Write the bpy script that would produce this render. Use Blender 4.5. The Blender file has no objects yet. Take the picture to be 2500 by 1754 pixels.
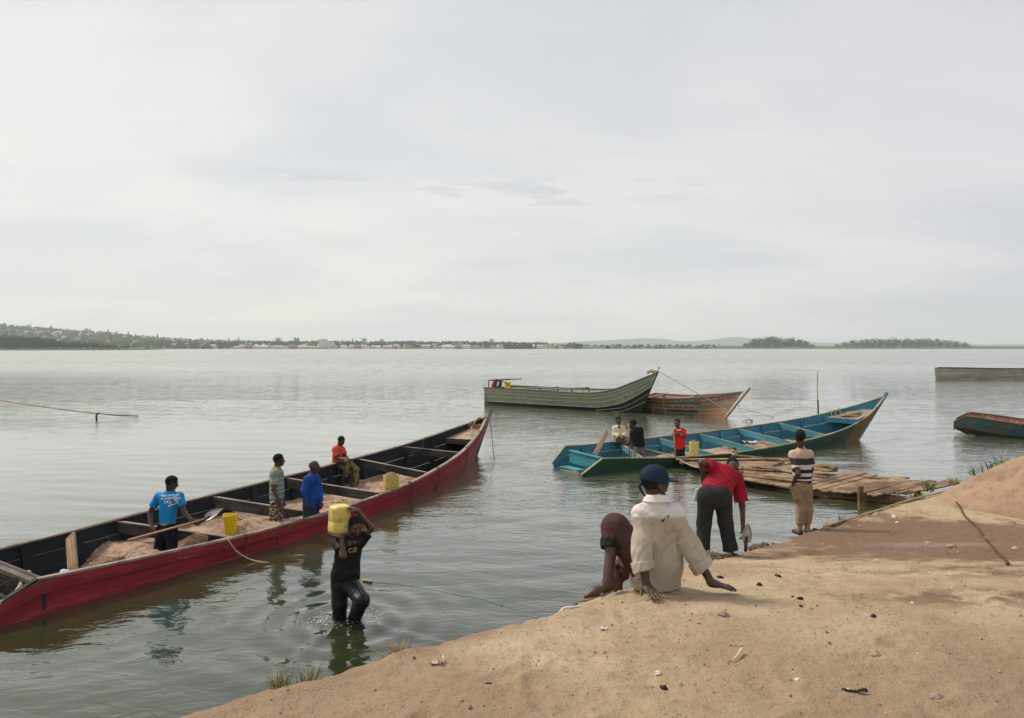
import bpy, bmesh, math, random
import numpy as np
from mathutils import Vector, Matrix
from mathutils.bvhtree import BVHTree
random.seed(7); rng = np.random.default_rng(7)
S = bpy.context.scene
COL = S.collection
# ---------------------------------------------------------------- camera
FPX, CAMH, HOR = 1700.0, 3.45, 848.0        # focal length in photo pixels, eye height above the lake, horizon row
cd = bpy.data.cameras.new('camera'); cam = bpy.data.objects.new('camera', cd); COL.objects.link(cam)
cd.sensor_width = 36.0; cd.lens = FPX / 2500 * 36; cd.shift_y = -(877 - HOR) / 2500
cd.clip_start = 0.05; cd.clip_end = 40000
cam.location = (0, 0, CAMH); cam.rotation_euler = (math.radians(90), 0, 0)
S.camera = cam
S.view_settings.view_transform = 'Standard'; S.view_settings.look = 'None'
S.view_settings.exposure = 0.49; S.view_settings.gamma = 1.0; S.view_settings.use_curve_mapping = False
S.cycles.use_denoising = True
S.cycles.volume_bounces = 1
S.cycles.max_bounces = 8; S.cycles.transparent_max_bounces = 8
S.cycles.caustics_reflective = False; S.cycles.caustics_refractive = False
# ---------------------------------------------------------------- node helper
class NT:
    def __init__(s, nt): s.nt = nt; s.N = nt.nodes; s.L = nt.links
    def n(s, t, inp=None, **kw):
        d = s.N.new(t)
        for k, v in kw.items(): setattr(d, k, v)
        for k, v in (inp or {}).items():
            so = d.inputs[k]
            if hasattr(v, 'is_linked') or hasattr(v, 'links'): s.L.new(v, so)
            else:
                if isinstance(v, (tuple, list)) and len(v) == 3 and so.type == 'RGBA': v = (*v, 1)
                so.default_value = v
        return d
    def math(s, op, a, b=0.0, c=0.0, clamp=False):
        d = s.n('ShaderNodeMath', {0: a, 1: b, 2: c}, operation=op); d.use_clamp = clamp; return d.outputs[0]
    def mix(s, f, a, b, blend='MIX'):
        d = s.N.new('ShaderNodeMix'); d.data_type = 'RGBA'; d.blend_type = blend
        for so, v in ((d.inputs[0], f), (d.inputs[6], a), (d.inputs[7], b)):
            if hasattr(v, 'links'): s.L.new(v, so)
            else: so.default_value = (*v, 1) if isinstance(v, (tuple, list)) and len(v) == 3 else v
        return d.outputs[2]
    def noise(s, vec, scale, detail=4, rough=.55, dist=0.0):
        return s.n('ShaderNodeTexNoise', {'Vector': vec, 'Scale': scale, 'Detail': detail, 'Roughness': rough, 'Distortion': dist}).outputs[0]
    def map(s, vec, sc=(1, 1, 1), loc=(0, 0, 0), rot=(0, 0, 0)):
        return s.n('ShaderNodeMapping', {'Vector': vec, 'Scale': sc, 'Location': loc, 'Rotation': rot}).outputs[0]
    def ss(s, v, a, b, lo=0.0, hi=1.0):
        return s.n('ShaderNodeMapRange', {'Value': v, 'From Min': a, 'From Max': b, 'To Min': lo, 'To Max': hi}, interpolation_type='SMOOTHSTEP').outputs[0]
    def bump(s, h, strength, dist, normal=None):
        i = {'Height': h, 'Strength': strength, 'Distance': dist}
        if normal is not None: i['Normal'] = normal
        return s.n('ShaderNodeBump', i).outputs[0]
# ---------------------------------------------------------------- sky
SUN_EL, SUN_AZ = math.radians(48), math.radians(-62)      # azimuth measured from +Y (straight ahead), negative = left
world = bpy.data.worlds.new('World'); S.world = world; world.use_nodes = True
w = NT(world.node_tree); w.N.clear()
sky = w.n('ShaderNodeTexSky', sky_type='NISHITA'); sky.sun_disc = False
sky.sun_elevation = SUN_EL; sky.sun_rotation = SUN_AZ; sky.air_density = 1.0; sky.dust_density = 2.5; sky.ozone_density = 1.0
bg1 = w.n('ShaderNodeBackground', {'Color': sky.outputs[0], 'Strength': 0.10})
tc = w.n('ShaderNodeTexCoord').outputs['Generated']
sp = w.n('ShaderNodeSeparateXYZ', {0: tc}).outputs
zz = w.math('MAXIMUM', sp[2], 0.0)
ramp = w.n('ShaderNodeValToRGB', {'Fac': zz}); cr = ramp.color_ramp; cr.interpolation = 'B_SPLINE'
for p, c in ((0.0, (.625, .61, .57)), (.07, (.625, .61, .565)), (.14, (.665, .645, .59)), (.23, (.755, .725, .655)), (.32, (.67, .66, .635)), (.43, (.47, .50, .575)), (1.0, (.57, .575, .575))):
    e = cr.elements[0] if p == 0 else (cr.elements[1] if p == 1.0 else cr.elements.new(p)); e.position = p; e.color = (*c, 1)
den = w.math('ADD', zz, .22)
pv = w.n('ShaderNodeCombineXYZ', {0: w.math('DIVIDE', sp[0], den), 1: w.math('DIVIDE', sp[1], den), 2: 0.0}).outputs[0]
n1 = w.noise(w.map(pv, (.55, .9, 1)), 1.1, 5, .5, .3)
n2 = w.noise(w.map(pv, (.7, 2.6, 1), (3.1, 1.2, 0)), 1.6, 6, .55, .4)
# slightly brighter, warmer veil ahead to the left where the sun sits behind the cloud
azl = w.ss(sp[0], .55, -.45)
c0 = w.mix(w.math('MULTIPLY', azl, .18), ramp.outputs[0], w.mix(1.0, ramp.outputs[0], (1.10, 1.07, 1.01), 'MULTIPLY'))
c0 = w.mix(w.ss(sp[0], .0, .65, 0, .9), c0, w.mix(1.0, ramp.outputs[0], (.89, .895, .965), 'MULTIPLY'))
c1 = w.mix(w.ss(n1, .42, .60, 0, 1.0), c0, w.mix(1.0, c0, (.84, .875, .935), 'MULTIPLY'))
c2 = w.mix(w.ss(n2, .46, .66, 0, .45), c1, w.mix(1.0, c1, (1.09, 1.07, 1.035), 'MULTIPLY'))
# thin darker streaks low over the lake
n3 = w.noise(w.map(tc, (6, 6, 42), (.3, 0, .9)), 1.0, 5, .6, .2)
band = w.math('MULTIPLY', w.ss(zz, .185, .205), w.ss(zz, .245, .222))
c3 = w.mix(w.math('MULTIPLY', w.math('MULTIPLY', w.ss(n3, .50, .60), band), w.ss(w.math('ABSOLUTE', w.math('ADD', sp[0], .05)), .42, .2, 0, .8)), c2, w.mix(1.0, c2, (.80, .835, .90), 'MULTIPLY'))
bg2 = w.n('ShaderNodeBackground', {'Color': c3, 'Strength': 1.0})
mx = w.n('ShaderNodeMixShader', {0: .88}); w.L.new(bg1.outputs[0], mx.inputs[1]); w.L.new(bg2.outputs[0], mx.inputs[2])
wo = w.n('ShaderNodeOutputWorld'); w.L.new(mx.outputs[0], wo.inputs[0])
sl = bpy.data.lights.new('sun', 'SUN'); sl.energy = 2.3; sl.angle = math.radians(10); sl.color = (1.0, .91, .77)
so_ = bpy.data.objects.new('sun', sl); COL.objects.link(so_)
sd = Vector((math.sin(SUN_AZ) * math.cos(SUN_EL), math.cos(SUN_AZ) * math.cos(SUN_EL), math.sin(SUN_EL)))
so_.rotation_euler = sd.to_track_quat('Z', 'Y').to_euler(); so_.location = (0, 0, 60)
# ---------------------------------------------------------------- general helpers
def V(*a): return np.array(a, float)
def at(px, py, D): return np.array([(px - 1250) / FPX * D, D, CAMH - (py - HOR) / FPX * D])
def onz(px, py, z): return at(px, py, (CAMH - z) * FPX / (py - HOR))
def unit(v): v = np.asarray(v, float); return v / (np.linalg.norm(v) + 1e-9)
def tag(o, label=None, cat=None, group=None, kind=None):
    if label: o['label'] = label
    if cat: o['category'] = cat
    if group: o['group'] = group
    if kind: o['kind'] = kind
    return o
def empty(name, loc, label, cat, group=None):
    o = bpy.data.objects.new(name, None); COL.objects.link(o); o.location = tuple(float(q) for q in loc); o.empty_display_size = .1
    return tag(o, label, cat, group)
def origin(parent):
    v = np.zeros(3); p = parent
    while p is not None: v += np.array(p.location); p = p.parent
    return v
class MB:
    def __init__(s): s.v = []; s.f = []; s.m = []; s.uv = []; s.n = 0
    def add(s, vs, fs, mi=0, uvs=None):
        b = s.n; s.v.append(np.asarray(vs, float)); s.n += len(vs)
        for k, f in enumerate(fs):
            s.f.append([b + i for i in f]); s.m.append(mi if not hasattr(mi, '__len__') else mi[k])
            s.uv.append([uvs[i] for i in f] if uvs is not None else [(0, 0)] * len(f))
        return s
    def grid(s, P, mi=0, uv=None, flip=False):
        nu, nv = P.shape[:2]; fs = []
        for i in range(nu - 1):
            for j in range(nv - 1):
                a, b, c, d = i * nv + j, (i + 1) * nv + j, (i + 1) * nv + j + 1, i * nv + j + 1
                fs.append([a, d, c, b] if flip else [a, b, c, d])
        return s.add(P.reshape(-1, 3), fs, mi, [tuple(q) for q in uv.reshape(-1, 2)] if uv is not None else None)
    def beam(s, a, b, w_, h, up=(0, 0, 1), mi=0, w2=None, h2=None, off=0.0):
        a = np.asarray(a, float); b = np.asarray(b, float); t = unit(b - a); L = np.linalg.norm(b - a)
        sd_ = unit(np.cross(t, up)); u_ = np.cross(sd_, t); w2 = w2 or w_; h2 = h2 or h
        vs = []; uv = []
        P = [(-1, -1), (1, -1), (1, 1), (-1, 1)]
        r = off if off else random.random() * 9
        cs = [0, w_, w_ + h, 2 * w_ + h, 2 * w_ + 2 * h]
        F = []
        for q in range(4):
            i, j = P[q], P[(q + 1) % 4]
            k = len(vs)
            vs += [a + sd_ * i[0] * w_ / 2 + u_ * i[1] * h / 2, a + sd_ * j[0] * w_ / 2 + u_ * j[1] * h / 2,
                   b + sd_ * j[0] * w2 / 2 + u_ * j[1] * h2 / 2, b + sd_ * i[0] * w2 / 2 + u_ * i[1] * h2 / 2]
            uv += [(r, r + cs[q]), (r, r + cs[q + 1]), (r + L, r + cs[q + 1]), (r + L, r + cs[q])]
            F.append([k + 3, k + 2, k + 1, k])
        for (c, ww, hh, rv) in ((a, w_, h, True), (b, w2, h2, False)):
            k = len(vs)
            for i in P: vs.append(c + sd_ * i[0] * ww / 2 + u_ * i[1] * hh / 2); uv.append((r + i[0] * ww / 2, r + i[1] * hh / 2))
            F.append([k, k + 1, k + 2, k + 3] if rv else [k + 3, k + 2, k + 1, k])
        return s.add(vs, F, mi, uv)
    def tube(s, pts, r, seg=8, mi=0, caps=True):
        pts = np.asarray(pts, float); n = len(pts); rr = np.full(n, r) if not hasattr(r, '__len__') else np.asarray(r, float)
        T = np.gradient(pts, axis=0); T /= np.linalg.norm(T, axis=1)[:, None] + 1e-9
        ref = V(0, 0, 1) if abs(T[0][2]) < .9 else V(1, 0, 0); rings = []
        L = 0; uv = []
        for i in range(n):
            a_ = unit(np.cross(T[i], ref)); b_ = np.cross(T[i], a_); ref = np.cross(a_, T[i]) if False else ref
            if abs(np.dot(T[i], ref)) > .95: ref = V(0, 1, 0) if abs(T[i][1]) < .9 else V(1, 0, 0)
            if i: L += np.linalg.norm(pts[i] - pts[i - 1])
            for k in range(seg + 1):
                th = 2 * math.pi * k / seg
                rings.append(pts[i] + rr[i] * (math.cos(th) * a_ + math.sin(th) * b_)); uv.append((L, k / seg * .2))
        F = []
        for i in range(n - 1):
            for k in range(seg):
                q = seg + 1; F.append([i * q + k, i * q + k + 1, (i + 1) * q + k + 1, (i + 1) * q + k])
        if caps:
            F.append([k for k in range(seg)][::-1]); F.append([(n - 1) * (seg + 1) + k for k in range(seg)])
        return s.add(rings, F, mi, uv)
    def build(s, name, mats, parent=None, smooth=False, label=None):
        vs = np.concatenate(s.v) if s.v else np.zeros((0, 3))
        if parent is not None: vs = vs - origin(parent)
        me = bpy.data.meshes.new(name); me.from_pydata(vs.tolist(), [], s.f)
        for m_ in (mats if isinstance(mats, (list, tuple)) else [mats]): me.materials.append(m_)
        me.polygons.foreach_set('material_index', s.m)
        uvl = me.uv_layers.new(name='UVMap'); uvl.data.foreach_set('uv', [c for f in s.uv for q in f for c in q])
        if smooth: me.polygons.foreach_set('use_smooth', [True] * len(s.f))
        me.update(); o = bpy.data.objects.new(name, me); COL.objects.link(o); o.parent = parent
        if label: o['label'] = label
        return o
def recentre(o):
    """put a single-mesh thing's origin at its base"""
    me = o.data; n = len(me.vertices); co = np.empty(n * 3); me.vertices.foreach_get('co', co); co = co.reshape(-1, 3)
    c = np.array([co[:, 0].mean(), co[:, 1].mean(), co[:, 2].min()]); co -= c
    me.vertices.foreach_set('co', co.ravel()); o.location = tuple(c); return o
def spline(P, n):
    """Catmull-Rom through rows of P, n samples"""
    P = np.asarray(P, float); k = len(P); t = np.linspace(0, k - 1, n); return spl(P, t)
def spl(P, t):
    P = np.asarray(P, float); k = len(P); t = np.atleast_1d(np.asarray(t, float))
    i = np.clip(np.floor(t).astype(int), 0, k - 2); f = (t - i)[:, None]
    p0 = np.where((i > 0)[:, None], P[np.maximum(i - 1, 0)], 2 * P[0] - P[1]); p1 = P[i]; p2 = P[i + 1]
    p3 = np.where((i < k - 2)[:, None], P[np.minimum(i + 2, k - 1)], 2 * P[-1] - P[-2])
    return .5 * (2 * p1 + (p2 - p0) * f + (2 * p0 - 5 * p1 + 4 * p2 - p3) * f ** 2 + (3 * p1 - p0 - 3 * p2 + p3) * f ** 3)
def vnoise(x, y, seed=0):
    x = np.asarray(x, float); y = np.asarray(y, float); xi = np.floor(x).astype(np.int64); yi = np.floor(y).astype(np.int64)
    fx = x - xi; fy = y - yi; fx = fx * fx * (3 - 2 * fx); fy = fy * fy * (3 - 2 * fy)
    def h(a, b):
        n = (a * 374761393 + b * 668265263 + seed * 974711) & 0x7fffffff
        n = ((n ^ (n >> 13)) * 1274126177) & 0x7fffffff
        return ((n ^ (n >> 16)) & 0xffff) / 65535.0
    return (h(xi, yi) * (1 - fx) + h(xi + 1, yi) * fx) * (1 - fy) + (h(xi, yi + 1) * (1 - fx) + h(xi + 1, yi + 1) * fx) * fy
def fbm(x, y, o=4, seed=0, g=.5):
    s = 0; a = 1; t = 0
    for k in range(o): s = s + a * (vnoise(x * 2 ** k, y * 2 ** k, seed + k * 7) - .5); t += a; a *= g
    return s / t * 2
# ---------------------------------------------------------------- materials
MATS = {}
def newmat(name):
    m = bpy.data.materials.new(name); m.use_nodes = True; t = NT(m.node_tree); t.N.clear(); MATS[name] = m; return m, t
def finish(t, col, rough=.7, normal=None, spec=.3, **kw):
    i = {'Base Color': col, 'Roughness': rough, 'Specular IOR Level': spec}
    if normal is not None: i['Normal'] = normal
    i.update(kw)
    b = t.n('ShaderNodeBsdfPrincipled', i); o = t.n('ShaderNodeOutputMaterial'); t.L.new(b.outputs[0], o.inputs[0]); return b
def obc(t): return t.n('ShaderNodeTexCoord').outputs['Object']
def uvc(t): return t.n('ShaderNodeTexCoord').outputs['UV']
def wood(name, a, b, scale=1.0, rough=.8, dirt=None, dirt_amt=.5):
    m, t = newmat(name); u = uvc(t); o = obc(t)
    g = t.noise(t.map(u, (1.3 * scale, 22 * scale, 1)), 1.0, 5, .6, .3); bl = t.noise(o, 2.3, 4, .6)
    c = t.mix(t.ss(g, .3, .7), a, b); c = t.mix(t.ss(bl, .4, .7, 0, .5), c, tuple(q * .6 for q in a))
    if dirt: c = t.mix(t.ss(t.noise(o, 1.4, 6, .7), .62 - dirt_amt * .3, .8 - dirt_amt * .3), c, dirt)
    info = t.n('ShaderNodeObjectInfo').outputs['Random']
    c = t.mix(1.0, c, t.n('ShaderNodeCombineColor', {0: t.math('MULTIPLY_ADD', info, .3, .85), 1: t.math('MULTIPLY_ADD', info, .28, .86), 2: t.math('MULTIPLY_ADD', info, .25, .87)}).outputs[0], 'MULTIPLY')
    finish(t, c, rough, t.bump(g, .5, .006), .2); return m
def painted(name, paint, under, wear=.35, scale=1.0, rough=.55, streak=None, streak_amt=.0, dark=None, spec=.3):
    """weathered paint: colour patches worn to what lies beneath, along the plank (UV x)"""
    m, t = newmat(name); u = uvc(t); o = obc(t)
    g = t.noise(t.map(u, (.9 * scale, 9 * scale, 1)), 1.0, 6, .65, .4)
    f = t.noise(t.map(o, (1, 1, 1)), 7 * scale, 7, .72); big = t.noise(o, .9, 4, .6)
    k = t.math('MULTIPLY_ADD', f, .55, t.math('MULTIPLY', g, .45)); k = t.math('ADD', k, t.math('MULTIPLY_ADD', big, .22, -.11))
    th = .70 - wear * .28
    base = t.mix(t.ss(big, .35, .65), paint, tuple(min(1, q * 1.25 + .006) for q in paint))
    base = t.mix(t.ss(g, .42, .6, 0, .55), base, tuple(q * .55 for q in paint))
    if dark: base = t.mix(t.ss(t.noise(t.map(u, (.5, 2.5, 1), (4, 2, 0)), 1.2, 6, .7), .45, .72, 0, .8), base, dark)
    c = t.mix(t.ss(k, th, th + .05), base, under)
    if streak:
        s1 = t.noise(t.map(u, (9, .8, 1)), 1.0, 4, .75); c = t.mix(t.ss(s1, .68 - streak_amt * .2, .75 - streak_amt * .2, 0, .8), c, streak)
    info = t.n('ShaderNodeObjectInfo').outputs['Random']; q = t.math('MULTIPLY_ADD', info, .3, .85)
    c = t.mix(1.0, c, t.n('ShaderNodeCombineColor', {0: q, 1: q, 2: q}).outputs[0], 'MULTIPLY')
    nrm = t.bump(g, .35, .006, t.bump(k, .4, .004))
    finish(t, c, t.math('MULTIPLY_ADD', f, .3, rough - .1), nrm, spec); return m
def plain(name, col, rough=.6, var=.15, scale=20, bump=0.0, metal=0.0, spec=.3, col2=None, bscale=None):
    m, t = newmat(name); o = obc(t); n = t.noise(o, scale, 5, .6)
    c = t.mix(t.ss(n, .3, .7), tuple(q * (1 - var) for q in col), col2 or tuple(min(1, q * (1 + var)) for q in col))
    nr = t.bump(t.noise(o, bscale or scale, 5, .6), .6, bump) if bump else None
    finish(t, c, rough, nr, spec, Metallic=metal); return m
def cloth(name, col, rough=.9, fold=.012, fscale=9, dirt=None, darts=(1, 1, 1.0), var=.18, spec=.15, sheen=.0):
    m, t = newmat(name); o = obc(t)
    n = t.noise(t.map(o, darts), fscale, 3, .5, .9); b = t.noise(o, 5, 5, .6); f = t.noise(o, 60, 2, .5)
    c = t.mix(t.ss(b, .3, .7), tuple(q * (1 - var) for q in col), tuple(min(1, q * (1 + var)) for q in col))
    if dirt: c = t.mix(t.ss(t.noise(o, 3.2, 5, .6), .42, .68, 0, .75), c, dirt)
    finish(t, c, rough, t.bump(n, .8, fold, t.bump(f, .15, .002)), spec); return m
def skin(name, col):
    m, t = newmat(name); o = obc(t); n = t.noise(o, 14, 4, .6)
    c = t.mix(t.ss(n, .3, .7), tuple(q * .8 for q in col), tuple(q * 1.18 for q in col))
    finish(t, c, .45, t.bump(t.noise(o, 90, 3, .5), .15, .002), .4); return m
# ================================================================ SETTING: water
m, t = newmat('lake_water'); o = obc(t)
calm = t.ss(t.noise(t.map(o, (.05, .11, 1), (2, 5, 0)), 1.0, 4, .55, .5), .40, .60)
far = t.ss(t.n('ShaderNodeSeparateXYZ', {0: o}).outputs[1], 16, 60)
amt = t.math('ADD', t.math('MULTIPLY_ADD', calm, .55, .35), t.math('MULTIPLY', far, .75))
mid = t.ss(t.n('ShaderNodeSeparateXYZ', {0: o}).outputs[1], 9, 30)
oy = t.n('ShaderNodeSeparateXYZ', {0: o}).outputs
lull = t.math('MULTIPLY', t.math('MULTIPLY', t.ss(oy[1], 12, 16), t.ss(oy[1], 36, 27)), t.ss(oy[0], -1, -5))
amt = t.math('MULTIPLY', amt, t.math('MULTIPLY_ADD', lull, -.6, 1.0))
wa = t.noise(t.map(o, (.55, 1.0, 1), rot=(0, 0, .25)), 1.3, 2, .45, .8)
wb = t.noise(t.map(o, (.5, 1.1, 1), (7, 2, 0), (0, 0, -.2)), 4.2, 2, .45, 1.3)
wc = t.noise(t.map(o, (.55, 1.15, 1), (1, 9, 0), (0, 0, .12)), 10.0, 2, .5, .9)
wd = t.noise(t.map(o, (.6, 1.2, 1), (5, 3, 0), (0, 0, -.1)), 26.0, 2, .55, .4)
vf = t.ss(t.n('ShaderNodeSeparateXYZ', {0: o}).outputs[1], 40, 160)
we = t.noise(t.map(o, (.6, .30, 1), (3, 0, 0), (0, 0, .04)), 1.0, 4, .65, .3); wf = t.noise(t.map(o, (.12, .025, 1), (3, 5, 0)), 1.0, 5, .7, .3)
nr = t.bump(we, vf, .20); nr = t.bump(wf, vf, .9, nr)
nr = t.bump(wa, amt, t.math('MULTIPLY_ADD', far, .004, .022), nr); nr = t.bump(wb, amt, t.math('MULTIPLY_ADD', mid, .012, .022), nr); nr = t.bump(wc, amt, .0075, nr); nr = t.bump(wd, amt, .0015, nr)
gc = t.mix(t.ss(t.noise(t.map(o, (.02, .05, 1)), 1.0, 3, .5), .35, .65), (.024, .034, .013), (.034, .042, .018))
gc = t.mix(t.ss(t.n('ShaderNodeSeparateXYZ', {0: o}).outputs[1], 7, 24), gc, (.085, .092, .050)); gc = t.mix(t.ss(t.n('ShaderNodeSeparateXYZ', {0: o}).outputs[1], 45, 140), gc, (.19, .19, .135))  # body colour paler with distance, in place of stronger sky reflection
gc = t.mix(t.math('MULTIPLY', vf, t.ss(we, .48, .60, 0, .3)), gc, (.07, .075, .05))  # dark flecks painted in for the shading of distant chop
d1 = t.math('MULTIPLY', t.math('MULTIPLY', t.ss(oy[1], 24, 45), t.ss(oy[1], 120, 70)), t.ss(t.noise(t.map(o, (1.5, .60, 1), (1, 4, 0), (0, 0, .05)), 1.0, 4, .65, .4), .49, .60))
d2 = t.math('MULTIPLY', t.ss(oy[1], 60, 110), t.ss(t.noise(t.map(o, (.45, .13, 1), (6, 4, 0), (0, 0, .03)), 1.0, 5, .7, .4), .48, .60))
dash = t.math('MAXIMUM', d1, d2); dash = t.math('MULTIPLY', dash, t.ss(t.noise(t.map(o, (.02, .012, 1), (9, 1, 0)), 1.0, 3, .6), .38, .56, .35, 1))  # painted dashes of weaker gloss stand in for darker wavelet faces
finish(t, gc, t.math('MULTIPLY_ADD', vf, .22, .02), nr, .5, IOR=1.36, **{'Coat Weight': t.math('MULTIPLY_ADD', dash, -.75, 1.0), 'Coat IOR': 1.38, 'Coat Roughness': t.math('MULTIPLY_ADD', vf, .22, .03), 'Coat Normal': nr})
def wave(x, y):
    d = np.hypot(x, y); z = np.zeros_like(x)
    for (l, a, th, ph) in ((1.9, .0045, 1.35, 0), (1.1, .003, 1.75, 2), (.62, .0022, 1.2, 4), (.41, .0013, 1.95, 1), (.85, .0025, 1.55, 3)):
        k = 2 * np.pi / l; xx = x + .35 * np.sin(y * 1.3 + ph); yy = y + .3 * np.sin(x * .9 + ph)
        z += a * np.sin(k * (xx * np.cos(th) + yy * np.sin(th)) + ph) * np.clip((l / .02 - d) / (l / .04), 0, 1) * (.5 + vnoise(x * .35, y * .35, int(ph)))
    cx, cy = -2.14, 8.85; r = np.hypot(x - cx, y - cy); an = np.arctan2(y - cy, x - cx)
    z += .034 * np.sin(r * 15.0 - .6) * np.exp(-r / .8) * np.clip(r * 6, 0, 1) * (.6 + .5 * np.sin(an * 2 + 1) ** 2)
    for s_ in (-1, 1):                                            # the bow-wave arms spreading from the wading man
        ax, ay = np.cos(-.55 + s_ * .75 - .6), np.sin(-.55 + s_ * .75 - .6)
        u_ = (x - cx) * ax + (y - cy) * ay; v_ = -(x - cx) * ay + (y - cy) * ax + .12 * u_ * s_
        z += .035 * np.exp(-(v_ / .07) ** 2) * np.clip(u_ * 2, 0, 1) * np.exp(-u_ / 1.1) - .012 * np.exp(-((v_ - .14 * s_) / .09) ** 2) * np.clip(u_ * 2, 0, 1) * np.exp(-u_ / 1.1)
    return z
# ================================================================ SETTING: ground
BY = np.array([-60, -5, 2, 5, 6.5, 8, 9, 10, 11.6, 13, 14.5, 18, 60.]); BZ = np.array([2.4, 1.86, 1.82, 1.70, 1.38, .98, .76, .60, .38, .36, .46, .55, .6])
def zin(x, y):
    yy = np.linspace(-60, 60, 2401); zz_ = np.interp(yy, BY, BZ); k = np.ones(25) / 25; zs = np.convolve(zz_, k, 'same'); zs[:12] = zz_[:12]; zs[-12:] = zz_[-12:]
    return np.interp(y, yy, zs) + .035 * np.clip(x - 3, 0, 8) * np.clip((y - 3) / 6, 0, 1) * .6
def ghit(px, py, lo=2.0, hi=30.0):
    """where the ray of a photo pixel meets the bank"""
    D = np.linspace(lo, hi, 1400); P = np.stack([(px - 1250) / FPX * D, D, CAMH - (py - HOR) / FPX * D], 1)
    k = np.argmax(P[:, 2] < zin(P[:, 0], P[:, 1])); q = P[k].copy(); q[2] = zin(q[0], q[1]); return q
EP = [(450, 1754), (553, 1719), (678, 1679), (822, 1641), (930, 1605), (1071, 1566), (1162, 1542), (1311, 1502), (1400, 1478), (1460, 1455)]
EDG = [(-14, -6), (-5.2, 1.4), (-2.9, 2.6)] + [tuple(ghit(*p)[:2]) for p in EP] + [(.95, 5.45), (1.15, 6.1), (1.55, 7.0)] + \
      [tuple(ghit(*p)[:2]) for p in ((1717, 1366), (1796, 1352), (1857, 1331), (1927, 1311), (1994, 1288), (2100, 1260), (2181, 1235), (2278, 1208), (2345, 1183))] + [(10.9, 16.0), (13, 17.2), (18, 18.5), (60, 22)]
EDG = np.array(EDG, float)
def sdist(x, y):
    """signed distance to the shore line, positive on land"""
    best = np.full(np.shape(x), 1e9); sg = np.ones(np.shape(x))
    for a, b in zip(EDG[:-1], EDG[1:]):
        d = b - a; tt = np.clip(((x - a[0]) * d[0] + (y - a[1]) * d[1]) / (d @ d), 0, 1)
        qx = x - a[0] - tt * d[0]; qy = y - a[1] - tt * d[1]; ds = np.hypot(qx, qy)
        s_ = np.where(d[0] * (y - a[1]) - d[1] * (x - a[0]) > 0, -1.0, 1.0)
        up = ds < best - 1e-7; best = np.where(up, ds, best); sg = np.where(up, s_, sg)
    return best * sg
def gz(x, y, rel=True):
    x = np.asarray(x, float); y = np.asarray(y, float); z = zin(x, y); d = sdist(x, y)
    d = d + .05 * fbm(x * 2.2, y * 2.2, 4, 3) + .025 * fbm(x * 9, y * 9, 3, 5)
    e = np.clip((.10 - d) / .10, 0, None); z = z - .03 * np.clip(e, 0, 1) ** 2 - np.clip(-d, 0, 1.5) * 3.0
    lip = np.exp(-((d - .10) / .10) ** 2); z = z + lip * .03 * np.clip(fbm(x * 5, y * 5, 3, 8) + .1, 0, 1)
    if rel:
        z = z + .028 * fbm(x * 1.3, y * 1.3, 4, 1) + .020 * fbm(x * 5, y * 5, 4, 2) + .007 * fbm(x * 24, y * 24, 3, 4)
        mo = np.clip((fbm(x * .8 + 3, y * .8, 2, 9)) * 2.5, 0, 1) * np.clip((y - 4.5), 0, 1)
        z = z + .018 * mo * fbm(x * 11, y * 11, 3, 6)
        for fx, fy, fa in FOOT:
            c_, s_ = math.cos(fa), math.sin(fa); u_ = (x - fx) * c_ + (y - fy) * s_; v_ = -(x - fx) * s_ + (y - fy) * c_; q = (u_ / .13) ** 2 + (v_ / .05) ** 2; z = z + np.where(q < 6, -.016 * np.exp(-q * 1.1) + .007 * np.exp(-(np.sqrt(q) - 1.5) ** 2 * 6), 0)
    return np.maximum(z, -1.2)
_r = random.Random(77); FOOT = []
for _ in range(150): _y = 2.7 * (12.5 / 2.7) ** _r.random(); FOOT.append((_r.uniform(-.35, .72) * _y, _y, _r.uniform(0, 6.28)))
rows = [1.0]
while rows[-1] < 22: rows.append(rows[-1] * 1.0062)
rows = np.array([-60, -30, -12, -5, -2, 0] + rows + [25, 30, 40, 60])
ra = np.concatenate([[-8, -4, -2, -1.4], np.linspace(-1.1, 1.05, 420), [1.3, 1.8, 3, 6]])
R, A = np.meshgrid(rows, ra, indexing='ij'); XX = A * np.maximum(np.abs(R), 2.2); YY = R
gb = MB().grid(np.stack([XX, YY, gz(XX, YY)], -1), flip=True)
m, t = newmat('bank_sand'); o = obc(t); so = t.n('ShaderNodeSeparateXYZ', {0: o}).outputs
nb = t.noise(o, .8, 5, .6); nm = t.noise(o, 3.4, 6, .65); nf = t.noise(o, 26, 5, .7); ng = t.noise(o, 120, 3, .6)
c = t.mix(t.ss(nb, .3, .7), (.385, .275, .165), (.57, .445, .30)); c = t.mix(t.ss(nm, .35, .7, 0, .55), c, (.36, .255, .155))
c = t.mix(t.ss(nf, .54, .66, 0, .6), c, (.25, .155, .09)); c = t.mix(t.ss(t.noise(o, 9, 5, .7), .56, .68, 0, .5), c, (.29, .185, .105)); c = t.mix(t.ss(ng, .64, .70, 0, .7), c, (.16, .10, .06)); c = t.mix(t.ss(ng, .36, .30, 0, .7), c, (.62, .52, .38)); c = t.mix(t.ss(nf, .42, .28, 0, .4), c, (.56, .45, .32))
def ell(cx, cy, rx, ry, soft=.35, wob=.6):
    a_ = t.math('POWER', t.math('DIVIDE', t.math('SUBTRACT', so[0], cx), rx), 2.0); b_ = t.math('POWER', t.math('DIVIDE', t.math('SUBTRACT', so[1], cy), ry), 2.0)
    r_ = t.math('SQRT', t.math('ADD', a_, b_)); r_ = t.math('ADD', r_, t.math('MULTIPLY_ADD', t.math('MULTIPLY_ADD', nm, .6, t.math('MULTIPLY', nb, .4)), wob * 2, -wob)); return t.ss(r_, 1.0 + soft * .5, 1.0 - soft * .5)
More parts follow.
